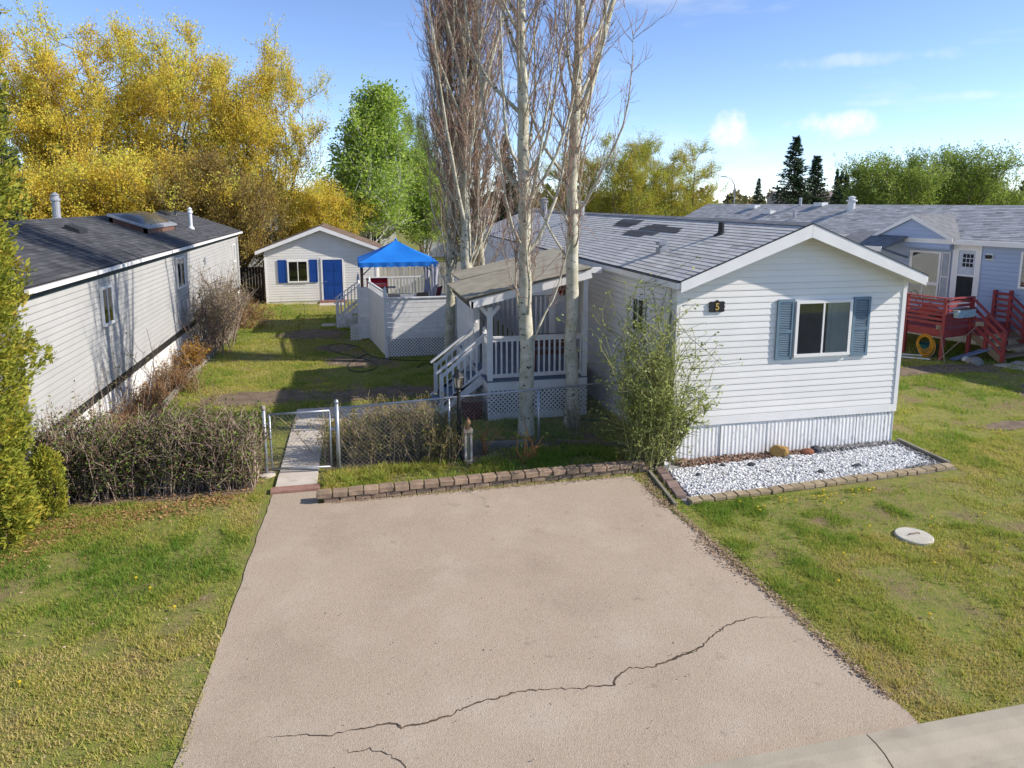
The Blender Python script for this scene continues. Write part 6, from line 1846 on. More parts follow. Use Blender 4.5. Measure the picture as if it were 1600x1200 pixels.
def poplar_mesh(seed, Ht, r0, z0, spread, nl, fork=None, lean=(0, 0), tw_d=4.5):
    rng = np.random.default_rng(seed)
    T, C = Sticks(), Sticks()
    n = 34
    zs = np.linspace(0, Ht, n)
    wob = np.cumsum(rng.normal(size=(n, 2)) * 0.022, axis=0); wob -= wob[0]
    tp = np.column_stack([wob[:, 0] + lean[0] * zs, wob[:, 1] + lean[1] * zs, zs])
    rad = r0 * (1 - zs / Ht) ** 0.75 + 0.012
    rad[0] *= 1.25; rad[1] *= 1.05
    rad *= 1 + rng.normal(size=n) * 0.035
    T.add(tp, rad, 14)
    at = lambda z: np.array([np.interp(z, zs, tp[:, 0]), np.interp(z, zs, tp[:, 1]), z])
    rat = lambda z: float(np.interp(z, zs, rad))
    limbs = []
    if fork:
        for (fz, az, L, rr_) in fork:
            d = rand_dir(rng, 58, 64, az)
            p = grow(rng, at(fz), d, L, 12, 0.03, 0.06)
            T.add(p, rr_ * (1 - np.linspace(0, 1, 13)) ** 0.8 + 0.01, 9)
            limbs.append((p, rr_ * 0.5))
    for i in range(nl):
        z = z0 + (Ht * 0.96 - z0) * (i / nl) ** 0.9 + rng.uniform(-0.1, 0.1)
        az = i * 2.399 + rng.normal() * 0.4
        L = (1.2 + 3.2 * rng.random() ** 1.3) * (1.0 if z < Ht * 0.6 else max(0.35, 1 - (z / Ht - 0.6) * 1.7))
        r = min(rat(z) * 0.5, 0.007 + 0.0085 * L)
        d = rand_dir(rng, 42, 62, az)
        n2 = 9
        p = [at(z)]
        reach = spread * rng.uniform(0.5, 1.0)
        for k in range(n2):
            out = math.hypot(p[-1][0] - at(z)[0], p[-1][1] - at(z)[1]) / reach
            d = d + rng.normal(size=3) * 0.09 + np.array([0, 0, 0.09 + 0.32 * min(1.2, out)])
            d /= np.linalg.norm(d)
            p.append(p[-1] + d * L / n2)
        p = np.array(p)
        (T if r > 0.028 else C).add(p, r * (1 - np.linspace(0, 0.85, n2 + 1)), 6 if r > 0.02 else 4, 0.1)
        limbs.append((p, r))
    for p, r in limbs:
        L = np.linalg.norm(p[-1] - p[0])
        nt = int(3 + L * tw_d)
        for k in range(nt):
            t = rng.uniform(0.18, 1.0) * (len(p) - 1)
            i0 = min(int(t), len(p) - 2)
            q = p[i0] + (p[i0 + 1] - p[i0]) * (t - i0)
            d0 = p[i0 + 1] - p[i0]; d0 /= np.linalg.norm(d0) + 1e-9
            d = d0 * 0.7 + rng.normal(size=3) * 0.45 + np.array([0, 0, 0.35]); d /= np.linalg.norm(d)
            l = rng.uniform(0.35, 1.1)
            tw = grow(rng, q, d, l, 4, 0.16, 0.16)
            C.add(tw, np.array([0.0085, 0.007, 0.0058, 0.0045, 0.003]), 3, 0.25 + 0.4 * rng.random())
            for _ in range(rng.integers(3, 6)):
                j = rng.integers(1, 5)
                d2 = (tw[j] - tw[j - 1]); d2 = d2 / np.linalg.norm(d2) * 0.8 + rng.normal(size=3) * 0.45 + np.array([0, 0, 0.25]); d2 /= np.linalg.norm(d2)
                l2 = rng.uniform(0.10, 0.42)
                C.add(np.array([tw[j], tw[j] + d2 * l2 * 0.5, tw[j] + (d2 + np.array([0, 0, 0.25])) * l2]), np.array([0.0052, 0.0045, 0.003]), 3, 0.55 + 0.45 * rng.random())
    return T.mesh('poplar_trunk'), C.mesh('poplar_crown')

pA = poplar_mesh(101, 15.5, 0.15, 1.85, 0.95, 66, tw_d=4.0)
pB = poplar_mesh(102, 16.0, 0.145, 3.3, 1.2, 60, fork=[(6.4, 0.5, 6.0, 0.085)], tw_d=4.0)
pC = poplar_mesh(103, 15.0, 0.19, 2.6, 1.15, 105, fork=[(5.8, 2.2, 6.0, 0.09), (6.6, 5.6, 5.5, 0.09), (4.2, 4.1, 6.0, 0.06)])
pD = poplar_mesh(104, 14.2, 0.15, 2.2, 1.1, 95, fork=[(7.0, 0.9, 5.0, 0.08)])
GP = 'bare columnar poplars by the porch'
place_tree('poplar_tree', 'middle bare poplar, branching low, right before the porch railing', 'tree', (-2.38, 2.15, 0), pA[0], pA[1], M_POPB, M_TWIG, 0.4, group=GP)
place_tree('poplar_tree', 'rightmost bare poplar, pale trunk beside the porch corner', 'tree', (-1.22, 2.62, 0), pB[0], pB[1], M_POPB, M_TWIG, 0.0, group=GP)
place_tree('poplar_tree', 'leftmost bare poplar behind the porch steps, dense with upright twigs', 'tree', (-3.0, 9.75, 0), pD[0], pD[1], M_POPB, M_TWIG, 0.8, group=GP)
place_tree('poplar_tree', 'thick bare poplar, second from left, behind the porch roof', 'tree', (-2.45, 9.3, 0), pC[0], pC[1], M_POPB, M_TWIG, 0.0, group=GP)
place_tree('poplar_tree', 'bare poplar just right of the thick one behind the porch roof', 'tree', (-1.95, 9.55, 0), pD[0], pD[1], M_POPB, M_TWIG, 2.9, (0.92, 0.92, 0.97), group=GP)

def broad_mesh(seed, Ht, Wd, stems, lv, leaf, nleaf, e0=(55, 80), droop=0.0, basez=0.0, shape=0.55, leafspread=0.16, thick=0.16):
    """spreading multi-stemmed tree: stems > limbs > branches > twigs with leaves"""
    rng = np.random.default_rng(seed)
    T = Sticks()
    LP_, LD_, LR_ = [], [], []
    def twigs(p, clump):
        nonlocal LP_
        n = nleaf
        t = rng.uniform(0.0, 1, n) * (len(p) - 1)
        i0 = np.minimum(t.astype(int), len(p) - 2)
        q = p[i0] + (p[i0 + 1] - p[i0]) * (t - i0)[:, None]
        LP_.append(q + rng.normal(size=(n, 3)) * leafspread)
        dd = p[-1] - p[0]; dd = dd / (np.linalg.norm(dd) + 1e-9)
        LD_.append(np.repeat(dd[None], n, 0))
        LR_.append(np.clip(clump + rng.normal(size=n) * 0.16, 0, 1))
    for s in range(stems):
        az = 2 * math.pi * s / stems + rng.normal() * 0.3
        d = rand_dir(rng, e0[0], e0[1], az)
        L = Ht * rng.uniform(0.78, 1.0)
        off = np.array([math.cos(az), math.sin(az), 0]) * 0.25 * (stems > 1)
        p = grow(rng, off + np.array([0, 0, basez]), d, L, 12, 0.07, 0.035)
        r = thick * rng.uniform(0.7, 1.0)
        T.add(p, r * (1 - np.linspace(0, 0.95, 13)), 7)
        for i in range(lv[0]):
            t = 0.16 + 0.82 * (i + rng.random()) / lv[0]
            j = min(11, int(t * 12)); q = p[j] + (p[j + 1] - p[j]) * (t * 12 - j)
            L1 = Wd * 0.5 * rng.uniform(0.55, 1.0) * (1 - shape * max(0, t - 0.35) / 0.65)
            d1 = rand_dir(rng, 15, 60, i * 2.4 + rng.normal() * 0.5)
            p1 = grow(rng, q, d1, L1, 7, 0.10, 0.05 - droop)
            T.add(p1, r * 0.42 * (1 - t * 0.6) * (1 - np.linspace(0, 0.9, 8)) + 0.006, 5)
            for k in range(lv[1]):
                t1 = 0.2 + 0.8 * (k + rng.random()) / lv[1]
                j = min(6, int(t1 * 7)); q1 = p1[j] + (p1[j + 1] - p1[j]) * (t1 * 7 - j)
                dd = p1[j + 1] - p1[j]; dd /= np.linalg.norm(dd)
                d2 = dd * 0.55 + rng.normal(size=3) * 0.6 + np.array([0, 0, 0.28 - droop * 3]); d2 /= np.linalg.norm(d2)
                L2 = L1 * rng.uniform(0.3, 0.6)
                p2 = grow(rng, q1, d2, L2, 5, 0.12, 0.05 - droop * 1.5)
                T.add(p2, np.linspace(0.022, 0.008, 6), 3)
                clump = rng.random()
                for m_ in range(lv[2]):
                    t2 = 0.15 + 0.85 * (m_ + rng.random()) / lv[2]
                    j = min(4, int(t2 * 5)); q2 = p2[j] + (p2[j + 1] - p2[j]) * (t2 * 5 - j)
                    d3 = rng.normal(size=3) * 0.7 + (p2[j + 1] - p2[j]) / (np.linalg.norm(p2[j + 1] - p2[j]) + 1e-9) + np.array([0, 0, 0.35 - droop * 8]); d3 /= np.linalg.norm(d3)
                    p3 = grow(rng, q2, d3, rng.uniform(0.6, 1.5), 3, 0.12, 0.10 - droop * 3)
                    T.add(p3, np.array([0.010, 0.008, 0.006, 0.004]), 3)
                    twigs(p3, clump)
    P = np.concatenate(LP_)
    v, f = leaf_quads(P, leaf, rng, 0.1, 0.6, np.concatenate(LD_) * 0.6)
    return T.mesh('broad_trunk'), np_mesh('broad_crown', v, f, np.concatenate(LR_)), float(np.quantile(P[:, 2], 0.997))

M_YEL = rmat('yellow_spring_leaf', [(0.0, (0.70, 0.48, 0.06)), (0.45, (0.86, 0.68, 0.09)), (0.8, (0.80, 0.70, 0.10)), (1.0, (0.62, 0.64, 0.10))], transl=0.5)
M_YGR = rmat('yellow_green_leaf', [(0.0, (0.50, 0.39, 0.05)), (0.5, (0.56, 0.51, 0.07)), (1.0, (0.40, 0.50, 0.07))], transl=0.45)
M_GRN = rmat('fresh_green_leaf', [(0.0, (0.22, 0.32, 0.05)), (0.5, (0.36, 0.50, 0.075)), (1.0, (0.50, 0.60, 0.11))], transl=0.45)
M_LGRN = rmat('light_green_leaf', [(0.0, (0.18, 0.26, 0.04)), (0.5, (0.29, 0.39, 0.06)), (1.0, (0.40, 0.46, 0.10))], transl=0.45)
M_BRN = rmat('brownish_bud_leaf', [(0.0, (0.27, 0.18, 0.05)), (0.5, (0.40, 0.27, 0.06)), (1.0, (0.38, 0.33, 0.08))], transl=0.4)
w1 = broad_mesh(201, 15.5, 10.5, 5, (10, 8, 7), 0.13, 19, (58, 82), leafspread=0.15)
w2 = broad_mesh(202, 15.5, 10.5, 6, (9, 8, 7), 0.13, 18, (54, 80), leafspread=0.15)
def treeat(px, topv, y, Hm):
    base = on_y(px, 330, y); top = on_y(px, topv, y)
    return Vector((base.x, y, 0)), top.z / Hm
GY = 'tall yellow willows behind the trailer'
for i, (px, tv, y, me, w, lb) in enumerate(((85, 78, 36, w2, 0.80, 'leftmost tall yellow willow behind the trailer roof'), (150, 48, 38, w1, 0.85, 'tall yellow willow above the trailer flue pipe'), (235, 30, 42, w2, 0.90, 'tallest yellow willow above the trailer skylight'), (325, 48, 38, w1, 0.85, 'tall yellow willow second from right behind the trailer'), (425, 98, 37, w2, 0.72, 'rightmost yellow willow, just left of the shed'))):
    loc, s = treeat(px, tv, y, me[2])
    place_tree('yellow_willow', lb, 'tree', loc, me[0], me[1], M_WBARK, M_YEL, i * 1.7, (w * 1.0, w * 1.0, s), GY)
w3 = broad_mesh(203, 8.5, 8.5, 9, (8, 7, 6), 0.15, 15, (42, 80), shape=0.35)
w3y = w3b = w3l = w3[1]
# lower brownish willows between trailer and shed
place_tree('budding_shrub_tree', 'brownish budding tree between the trailer end and the shed', 'tree', (-12.9, 29.6, 0), w3[0], w3b, M_WBARK, M_BRN, 0.3, (0.68, 0.68, 0.80))
place_tree('budding_shrub_tree', 'low yellow tree right behind the trailer far end', 'tree', (-16.8, 30.5, 0), w3[0], w3y, M_WBARK, M_YEL, 1.9, (0.85, 0.85, 0.8))
place_tree('young_yellow_tree', 'small yellow tree left of the green birch behind the shed', 'tree', (-8.3, 34.5, 0), w3[0], w3y, M_WBARK, M_YEL, 2.5, (0.55, 0.55, 0.66))
place_tree('low_yellow_tree', 'low yellow-green tree at far left behind the trailer', 'tree', (-21.5, 27, 0), w3[0], w3y, M_WBARK, M_YEL, 4.0, (0.7, 0.7, 0.70))
place_tree('low_yellow_tree', 'low yellow tree behind the trailer skylight', 'tree', (-18.6, 31, 0), w3[0], w3y, M_WBARK, M_YEL, 5.2, (0.9, 0.9, 0.8))
# green birch
bi = broad_mesh(204, 13.2, 6.6, 1, (56, 7, 6), 0.17, 17, (88, 90), shape=0.80, thick=0.16)
place_tree('green_birch', 'fresh green birch with pale trunk behind the shed', 'tree', (-4.9, 37.5, 0), bi[0], bi[1], M_BIRCHB, M_GRN, 0.0, (1.3, 1.3, 0.99))
place_tree('green_birch', 'smaller green birch to the right of the tall one behind the board fence', 'tree', (-0.4, 40.5, 0), bi[0], bi[1], M_BIRCHB, M_GRN, 2.1, (0.95, 0.95, 0.68))
# yellow-green row behind the house
GR = 'yellow-green willows in a row behind the house'
for i, (px, tv, y, me, cm_, lb) in enumerate(((985, 213, 44, w2, None, 'yellow-green willow just right of the poplars'), (1065, 218, 47, w1, None, 'feathery willow at right end of the row behind the house'), (905, 235, 50, w1, None, 'yellow-green willow seen between two poplar trunks'), (660, 170, 46, w2, None, 'thin yellow-green tree behind the left poplars'))):
    loc, s = treeat(px, tv, y, me[2])
    cm2 = me[1]
    place_tree('olive_willow', lb, 'tree', loc, me[0], cm2, M_WBARK, (M_YGR, M_YGR, M_YGR, M_LGRN)[i], 1.1 * i + 0.5, (0.72, 0.72, s) if i < 3 else (0.5, 0.5, s), GR)
# round green willow on the right
loc, s = treeat(1395, 240, 52, w3[2])
place_tree('green_willow', 'left half of the round light green willow clump above the blue house', 'tree', loc, w3[0], w3l, M_WBARK, M_LGRN, 0.7, (1.15, 1.15, s), 'light green willow clump')
loc, s = treeat(1470, 230, 53, w3[2])
place_tree('green_willow', 'right half of the round light green willow clump above the blue house', 'tree', loc, w3[0], w3l, M_WBARK, M_LGRN, 2.7, (1.25, 1.25, s), 'light green willow clump')
loc, s = treeat(1545, 275, 54, w3[2])
place_tree('green_willow', 'low light green willow bush at far right edge', 'tree', loc, w3[0], w3l, M_WBARK, M_LGRN, 4.7, (0.8, 0.8, s), 'light green willow clump')

# spruces
def spruce_mesh(seed, Ht, Wd, dens=1.0):
    rng = np.random.default_rng(seed)
    T = Sticks(); T.add(np.array([[0, 0, 0], [0.03, 0, Ht * 0.5], [0, 0, Ht]]), np.array([0.16, 0.09, 0.012]), 7)
    P, D, Rv = [], [], []
    z = 0.5
    while z < Ht - 0.1:
        f = 1 - z / Ht
        L = Wd * 0.5 * (f ** 0.85) * rng.uniform(0.75, 1.1) + 0.10
        nb = int(5 + 5 * f)
        for i in range(nb):
            a = rng.random() * 6.28
            l = L * rng.uniform(0.7, 1.12)
            el = 0.25 * (1 - f) - 0.28 * f
            d = np.array([math.cos(a), math.sin(a), el])
            tip = np.array([0, 0, z]) + d * l + np.array([0, 0, 0.12 * l])
            T.add(np.array([[0, 0, z], [d[0] * l * .5, d[1] * l * .5, z + el * l * .5 - 0.04 * l], tip]), np.array([0.02, 0.013, 0.006]), 3)
            n = int((10 + 30 * l) * dens)
            t = rng.random(n) ** 0.75
            q = np.array([0, 0, z])[None] + d[None] * (l * t)[:, None] + np.array([0, 0, 1])[None] * (0.12 * l * t * t)[:, None]
            w = 0.28 * (1 - t * 0.75) * min(1, l)
            side = np.array([-math.sin(a), math.cos(a), 0])
            sgn = rng.uniform(-1, 1, n)
            q = q + side[None] * (sgn * w)[:, None] * 0.8 - np.array([0, 0, 1])[None] * (rng.random(n) * 0.10)[:, None]
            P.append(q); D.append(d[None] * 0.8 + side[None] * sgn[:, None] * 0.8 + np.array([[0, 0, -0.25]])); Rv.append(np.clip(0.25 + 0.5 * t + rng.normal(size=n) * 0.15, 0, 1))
        z += 0.16 + 0.16 * f
    P, D, Rv = np.concatenate(P), np.concatenate(D), np.concatenate(Rv)
    v, f_ = leaf_quads(P, 0.26, rng, -0.1, 0.38, D)
    return T.mesh('spruce_trunk'), np_mesh('spruce_crown', v, f_, Rv)
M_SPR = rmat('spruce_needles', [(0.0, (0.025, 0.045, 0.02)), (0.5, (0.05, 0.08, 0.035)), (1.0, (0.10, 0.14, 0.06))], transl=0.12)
sp1 = spruce_mesh(301, 12, 5.2)
sp2 = spruce_mesh(302, 12, 4.4)
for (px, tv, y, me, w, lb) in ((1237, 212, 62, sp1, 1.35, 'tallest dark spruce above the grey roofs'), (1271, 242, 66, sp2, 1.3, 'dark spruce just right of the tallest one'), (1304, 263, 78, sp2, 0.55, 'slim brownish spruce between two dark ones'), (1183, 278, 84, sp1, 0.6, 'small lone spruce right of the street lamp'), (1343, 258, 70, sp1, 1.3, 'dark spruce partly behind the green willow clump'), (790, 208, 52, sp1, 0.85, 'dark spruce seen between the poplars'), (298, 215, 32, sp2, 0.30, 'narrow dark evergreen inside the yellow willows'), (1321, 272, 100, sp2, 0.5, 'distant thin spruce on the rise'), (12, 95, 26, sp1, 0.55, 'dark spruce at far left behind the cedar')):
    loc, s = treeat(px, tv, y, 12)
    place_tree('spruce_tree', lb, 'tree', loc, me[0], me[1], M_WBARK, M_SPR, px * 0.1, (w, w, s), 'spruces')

# big cedar at the left edge
def cedar_mesh(seed, Ht, Rd, n):
    rng = np.random.default_rng(seed)
    z = Ht * rng.random(n) ** 1.05
    a = rng.random(n) * 2 * math.pi
    lump = 1 + 0.09 * np.sin(a * 5 + z * 2.3) + 0.08 * np.sin(a * 9 - z * 3.7 + 1) + 0.08 * np.sin(z * 5.1 + a * 3) + 0.05 * np.sin(z * 11 + a * 13)
    prof = np.interp(z / Ht, [0, 0.05, 0.2, 0.45, 0.7, 0.88, 1.0], [0.58, 0.76, 0.92, 0.95, 0.86, 0.62, 0.10])
    r = Rd * prof * lump * (1 - 0.30 * rng.random(n) ** 2.0)
    gap = np.sin(a * 6 + z * 3.1) + np.sin(a * 11 - z * 4.3) + np.sin(z * 7.7 + a * 2)
    keep = (gap > -1.35) | (rng.random(n) < 0.12)
    a, z, r = a[keep], z[keep], r[keep]
    n = len(a)
    P = np.column_stack([r * np.cos(a), r * np.sin(a), z + 0.1])
    D = np.column_stack([np.cos(a) * 0.8, np.sin(a) * 0.8, np.full(n, 0.55)])
    # little flat sprays: 4 rhombi each
    Ps, Ds = [], []
    for k in range(3):
        Ps.append(P + rng.normal(size=(n, 3)) * 0.035)
        Ds.append(D + rng.normal(size=(n, 3)) * 0.35)
    v, f = leaf_quads(np.concatenate(Ps), 0.085, rng, 0.15, 0.38, np.concatenate(Ds))
    cl = np.clip(0.5 + 0.28 * np.sin(a * 7 + z * 4) * np.sin(z * 6 - a * 2) + rng.normal(size=n) * 0.2, 0, 1)
    crown = np_mesh('cedar_crown', v, f, np.tile(cl, 3))
    T = Sticks()
    T.add(np.array([[0, 0, 0], [0.05, 0, Ht * 0.5], [0, 0, Ht * 0.95]]), np.array([0.14, 0.09, 0.02]), 8)
    for i in range(420):
        zz = Ht * rng.random() * 0.92 + 0.15
        aa = rng.random() * 6.28
        L = Rd * 0.85 * np.interp(zz / Ht, [0, 0.2, 0.6, 1], [0.8, 1, 0.8, 0.1])
        d = np.array([math.cos(aa), math.sin(aa), 0.7]); d /= np.linalg.norm(d)
        p = grow(rng, (0, 0, zz - 0.3 if zz > 0.5 else zz), d, L, 4, 0.08, 0.06)
        T.add(p, np.linspace(0.018, 0.006, 5), 3)
    return T.mesh('cedar_trunk'), crown
M_CED = rmat('cedar_spray', [(0.0, (0.14, 0.18, 0.025)), (0.4, (0.29, 0.31, 0.04)), (0.75, (0.43, 0.41, 0.05)), (1.0, (0.48, 0.34, 0.055))], transl=0.35)
ce = cedar_mesh(401, 11.2, 1.32, 48000)
place_tree('cedar_tree', 'tall yellow-green cedar hedge tree at the left edge of the lawn', 'tree', (-11.95, -0.75, 0), ce[0], ce[1], M_WBARK, M_CED, 0.0)
cs = cedar_mesh(402, 1.35, 0.42, 2600)
place_tree('small_cedar', 'small yellow-green cedar clump in front of the tall cedar', 'shrub', (-11.1, -1.05, 0), cs[0], cs[1], M_WBARK, M_CED, 0.5, (1.1, 1.1, 0.9))
place_tree('small_cedar', 'small cedar sprig growing at the left end of the hedge', 'shrub', (-10.75, -0.15, 0), cs[0], cs[1], M_WBARK, M_CED, 2.0, (0.55, 0.55, 0.8))

# hedges and shrubs
def thicket(seed, shape, nst, hgt, leafn, leaf, spread=0.35, twig_r=0.006, lean=(0, 0), branchy=7, top=None, leaflo=0.15):
    """twiggy shrub: stems from a footprint; shape(rng) gives a base point and a height factor"""
    rng = np.random.default_rng(seed)
    T = Sticks(); ends = []
    for i in range(nst):
        x, y, hf = shape(rng)
        h_ = hgt * hf * rng.uniform(0.72, 1.08)
        d = np.array([rng.normal() * spread + lean[0], rng.normal() * spread + lean[1], 1.0]); d /= np.linalg.norm(d)
        p = grow(rng, (x, y, 0), d, h_, 6, 0.12, 0.03)
        T.add(p, np.linspace(twig_r * 1.8, twig_r * 0.7, 7), 4, rng.random())
        for k in range(branchy):
            j = rng.integers(1, 7)
            d2 = rng.normal(size=3) * 0.75 + np.array([0, 0, 0.65]); d2 /= np.linalg.norm(d2)
            q = grow(rng, p[j] if j < 7 else p[-1], d2, h_ * rng.uniform(0.15, 0.38), 3, 0.2, 0.05)
            T.add(q, np.linspace(twig_r, twig_r * 0.45, 4), 3, rng.random())
            ends.append(q)
    E_ = np.stack(ends)
    idx = rng.integers(0, len(E_), leafn); k = rng.integers(0, 4, leafn)
    P = E_[idx, k] + rng.normal(size=(leafn, 3)) * 0.035
    keep = P[:, 2] > leaflo * hgt * rng.random(leafn)
    P = P[keep]
    v, f = leaf_quads(P, leaf, rng, 0.15, 0.6)
    return T.mesh('shrub_twigs'), np_mesh('shrub_leaves', v, f, rng.random(len(P)))
def shrub(name, label, loc, me, tw, lm, cat='shrub', rz=0, sc=(1, 1, 1), group=None):
    t = bpy.data.objects.new(name, None); col.objects.link(t)
    t.location = loc; t.rotation_euler = (0, 0, rz); t.scale = sc
    tag(t, label, cat, group)
    for nm, m_, mt in (('twigs', me[0], tw), ('leaves', me[1], lm)):
        if len(m_.materials) == 0:
            m_.materials.append(mt)
        o = bpy.data.objects.new(nm, m_); col.objects.link(o); o.parent = t
    return t
M_HTW = rmat('hedge_twig', [(0, (0.15, 0.11, 0.09)), (0.5, (0.27, 0.20, 0.15)), (1, (0.42, 0.32, 0.24))], rough=0.9)
M_HLF = rmat('hedge_leaf', [(0, (0.14, 0.06, 0.06)), (0.35, (0.18, 0.11, 0.06)), (0.55, (0.15, 0.20, 0.04)), (1, (0.22, 0.32, 0.06))], transl=0.35)
def hedge_shape(rng):
    x = rng.uniform(-1.72, 1.72); y = rng.uniform(-0.42, 0.42)
    return x, y, 1.0 + 0.06 * math.sin(x * 3)
hd = thicket(501, hedge_shape, 460, 1.22, 26000, 0.048, 0.16, 0.0065, branchy=9)
shrub('twig_hedge', 'clipped purplish brown hedge left of the gate in front of the trailer', (-9.45, 0.80, 0), hd, M_HTW, M_HLF, 'hedge')
M_OLF = rmat('olive_bud_leaf', [(0, (0.24, 0.17, 0.05)), (0.5, (0.28, 0.24, 0.05)), (1, (0.29, 0.32, 0.07))], transl=0.35)
M_TTW = rmat('tan_twig', [(0, (0.18, 0.125, 0.075)), (0.5, (0.30, 0.22, 0.13)), (1, (0.40, 0.31, 0.20))], rough=0.9)
bush = thicket(502, lambda r: (r.normal() * 0.5, r.normal() * 0.25, 1.0 - 0.15 * abs(r.normal())), 240, 1.02, 8000, 0.045, 0.34, 0.006, branchy=9)
shrub('twiggy_bush', 'bare olive-brown bush just right of the gate behind the fence', (-5.55, 1.62, 0), bush, M_TTW, M_OLF)
shrub('twiggy_bush', 'bare olive-brown bush between the other bush and the lamp post', (-4.62, 1.55, 0), bush, M_TTW, M_OLF, rz=2.2, sc=(0.8, 0.8, 0.95))
# tall shrub at the corner of the house
M_SLF = rmat('shrub_leaf', [(0, (0.20, 0.25, 0.06)), (0.5, (0.34, 0.40, 0.10)), (1, (0.50, 0.50, 0.18))], transl=0.4)
tall = thicket(503, lambda r: (r.normal() * 0.16, r.normal() * 0.13, r.uniform(0.35, 1.0)), 80, 3.4, 11000, 0.052, 0.105, 0.0065, branchy=13, leaflo=0.35)
M_GTW = rmat('green_stem', [(0, (0.15, 0.14, 0.06)), (0.5, (0.26, 0.25, 0.09)), (1, (0.34, 0.35, 0.13))], rough=0.8)
shrub('corner_shrub', 'tall leafy shrub growing at the front left corner of the house', (-0.62, -0.12, 0), tall, M_GTW, M_SLF)
arm = thicket(513, lambda r: (r.normal() * 0.04, r.normal() * 0.04, r.uniform(0.6, 1.0)), 10, 1.75, 1500, 0.06, 0.10, 0.008, lean=(0.55, -0.1), branchy=9, leaflo=0.6)
shrub('corner_shrub', 'arching leafy branch reaching across the white wall from the corner shrub', (-0.30, -0.20, 0.0), arm, M_GTW, M_SLF)
# lilac and dry perennials along the trailer
M_LLF = rmat('lilac_leaf', [(0, (0.24, 0.17, 0.07)), (0.6, (0.29, 0.25, 0.08)), (1, (0.32, 0.35, 0.09))], transl=0.35)
lil = thicket(504, lambda r: (r.normal() * 0.28, r.normal() * 0.9, r.uniform(0.55, 1.0)), 110, 2.7, 4200, 0.05, 0.24, 0.009, branchy=11, leaflo=0.4)
shrub('lilac_bush', 'large bare lilac bush against the trailer wall mid-way', (-10.75, 13.6, 0), lil, M_HTW, M_LLF)
shrub('lilac_bush', 'smaller bare lilac near the far end of the trailer', (-10.85, 17.6, 0), lil, M_HTW, M_LLF, rz=3.1, sc=(0.8, 0.8, 0.78))
dry = thicket(505, lambda r: (r.normal() * 0.16, r.normal() * 0.55, r.uniform(0.5, 1.0)), 150, 0.62, 1300, 0.05, 0.45, 0.004, branchy=6, leaflo=0.0)
M_DRY = rmat('dry_stalk', [(0, (0.17, 0.085, 0.045)), (0.5, (0.26, 0.15, 0.08)), (1, (0.36, 0.24, 0.13))], rough=0.95)
M_DRL = rmat('rust_leaf', [(0, (0.19, 0.085, 0.03)), (0.6, (0.30, 0.15, 0.045)), (1, (0.30, 0.21, 0.07))], transl=0.3)
for i, (y, s, lb) in enumerate(((4.3, 1.0, 'dry rust-brown perennials at the near end of the left flower bed'), (6.3, 1.05, 'dry brown perennials below the first trailer window'), (8.4, 1.15, 'rust-brown clump in the left bed before the orange one'), (20.2, 1.6, 'brown dry shrub by the timber near the shed corner'), (17.6, 1.3, 'dry brown clump below the small lilac'))):
    shrub('dry_perennial', lb, (-10.95, y, 0), dry, M_DRY, M_DRL, 'plant', rz=0.3 * i, sc=(s, s, s), group='dry plants in the left bed')
org = thicket(506, lambda r: (r.normal() * 0.12, r.normal() * 0.2, r.uniform(0.6, 1.0)), 70, 0.75, 1500, 0.06, 0.4, 0.004, branchy=7, leaflo=0.0)
M_ORG = rmat('orange_leaf', [(0, (0.30, 0.14, 0.02)), (0.6, (0.42, 0.22, 0.03)), (1, (0.40, 0.28, 0.05))], transl=0.35)
shrub('orange_plant', 'orange-leaved clump in the left bed beside the lilac', (-10.85, 10.6, 0), org, M_DRY, M_ORG, 'plant', sc=(1.2, 1.2, 1.15))
whip = thicket(507, lambda r: (r.normal() * 0.10, r.normal() * 0.35, r.uniform(0.4, 1.0)), 16, 2.3, 160, 0.05, 0.07, 0.006, branchy=4, leaflo=0.5)
for y, lb, s in ((5.4, 'tall thin bare whips rising below the first trailer window', 1.0), (3.2, 'thin bare whips at the near end of the trailer wall', 0.7), (7.6, 'thin bare whips left of the orange clump', 0.65)):
    shrub('bare_whips', lb, (-11.0, y, 0), whip, M_HTW, M_LLF, 'plant', rz=y, sc=(1, 1, s), group='bare whips by the trailer')
# poplar suckers and strip plants
suck = thicket(508, lambda r: (r.normal() * 0.14, r.normal() * 0.10, r.uniform(0.4, 1.0)), 22, 0.85, 60, 0.04, 0.12, 0.005, branchy=2, leaflo=0.4)
shrub('poplar_suckers', 'thin pale shoots at the foot of the right poplar', (-1.2, 2.2, 0), suck, M_TTW, M_OLF, 'plant')
rose = thicket(509, lambda r: (r.normal() * 0.05, r.normal() * 0.05, r.uniform(0.6, 1.0)), 7, 0.95, 60, 0.06, 0.22, 0.007, branchy=2, leaflo=0.4)
M_ORS = rmat('orange_cane', [(0, (0.35, 0.12, 0.04)), (1, (0.50, 0.22, 0.08))], rough=0.8)
shrub('rose_canes', 'orange rose canes arching over the strip by the edging', (-2.75, 0.55, 0), rose, M_ORS, M_LGRN, 'plant', sc=(1.5, 1.2, 0.9))
shrub('rose_canes', 'red-brown stems beside the carved post', (-3.45, 1.25, 0), rose, M_DRY, M_LGRN, 'plant', rz=1.0, sc=(1, 1, 0.9))
for i, (x, y, s, lb) in enumerate(((-3.0, 1.9, 0.13, 'tan stone left of the middle poplar'), (-2.75, 1.85, 0.09, 'smaller tan stone near the middle poplar'))):
    rock('garden_stone', (x, y, 0.06), s, s * 0.7, s * 0.6, M_ROCKT, 60 + i, lb, 'rock')
rpot = thing('red_planter', 'dark red box beside the porch steps behind the lamp post', 'planter', (-3.3, 3.7, 0))
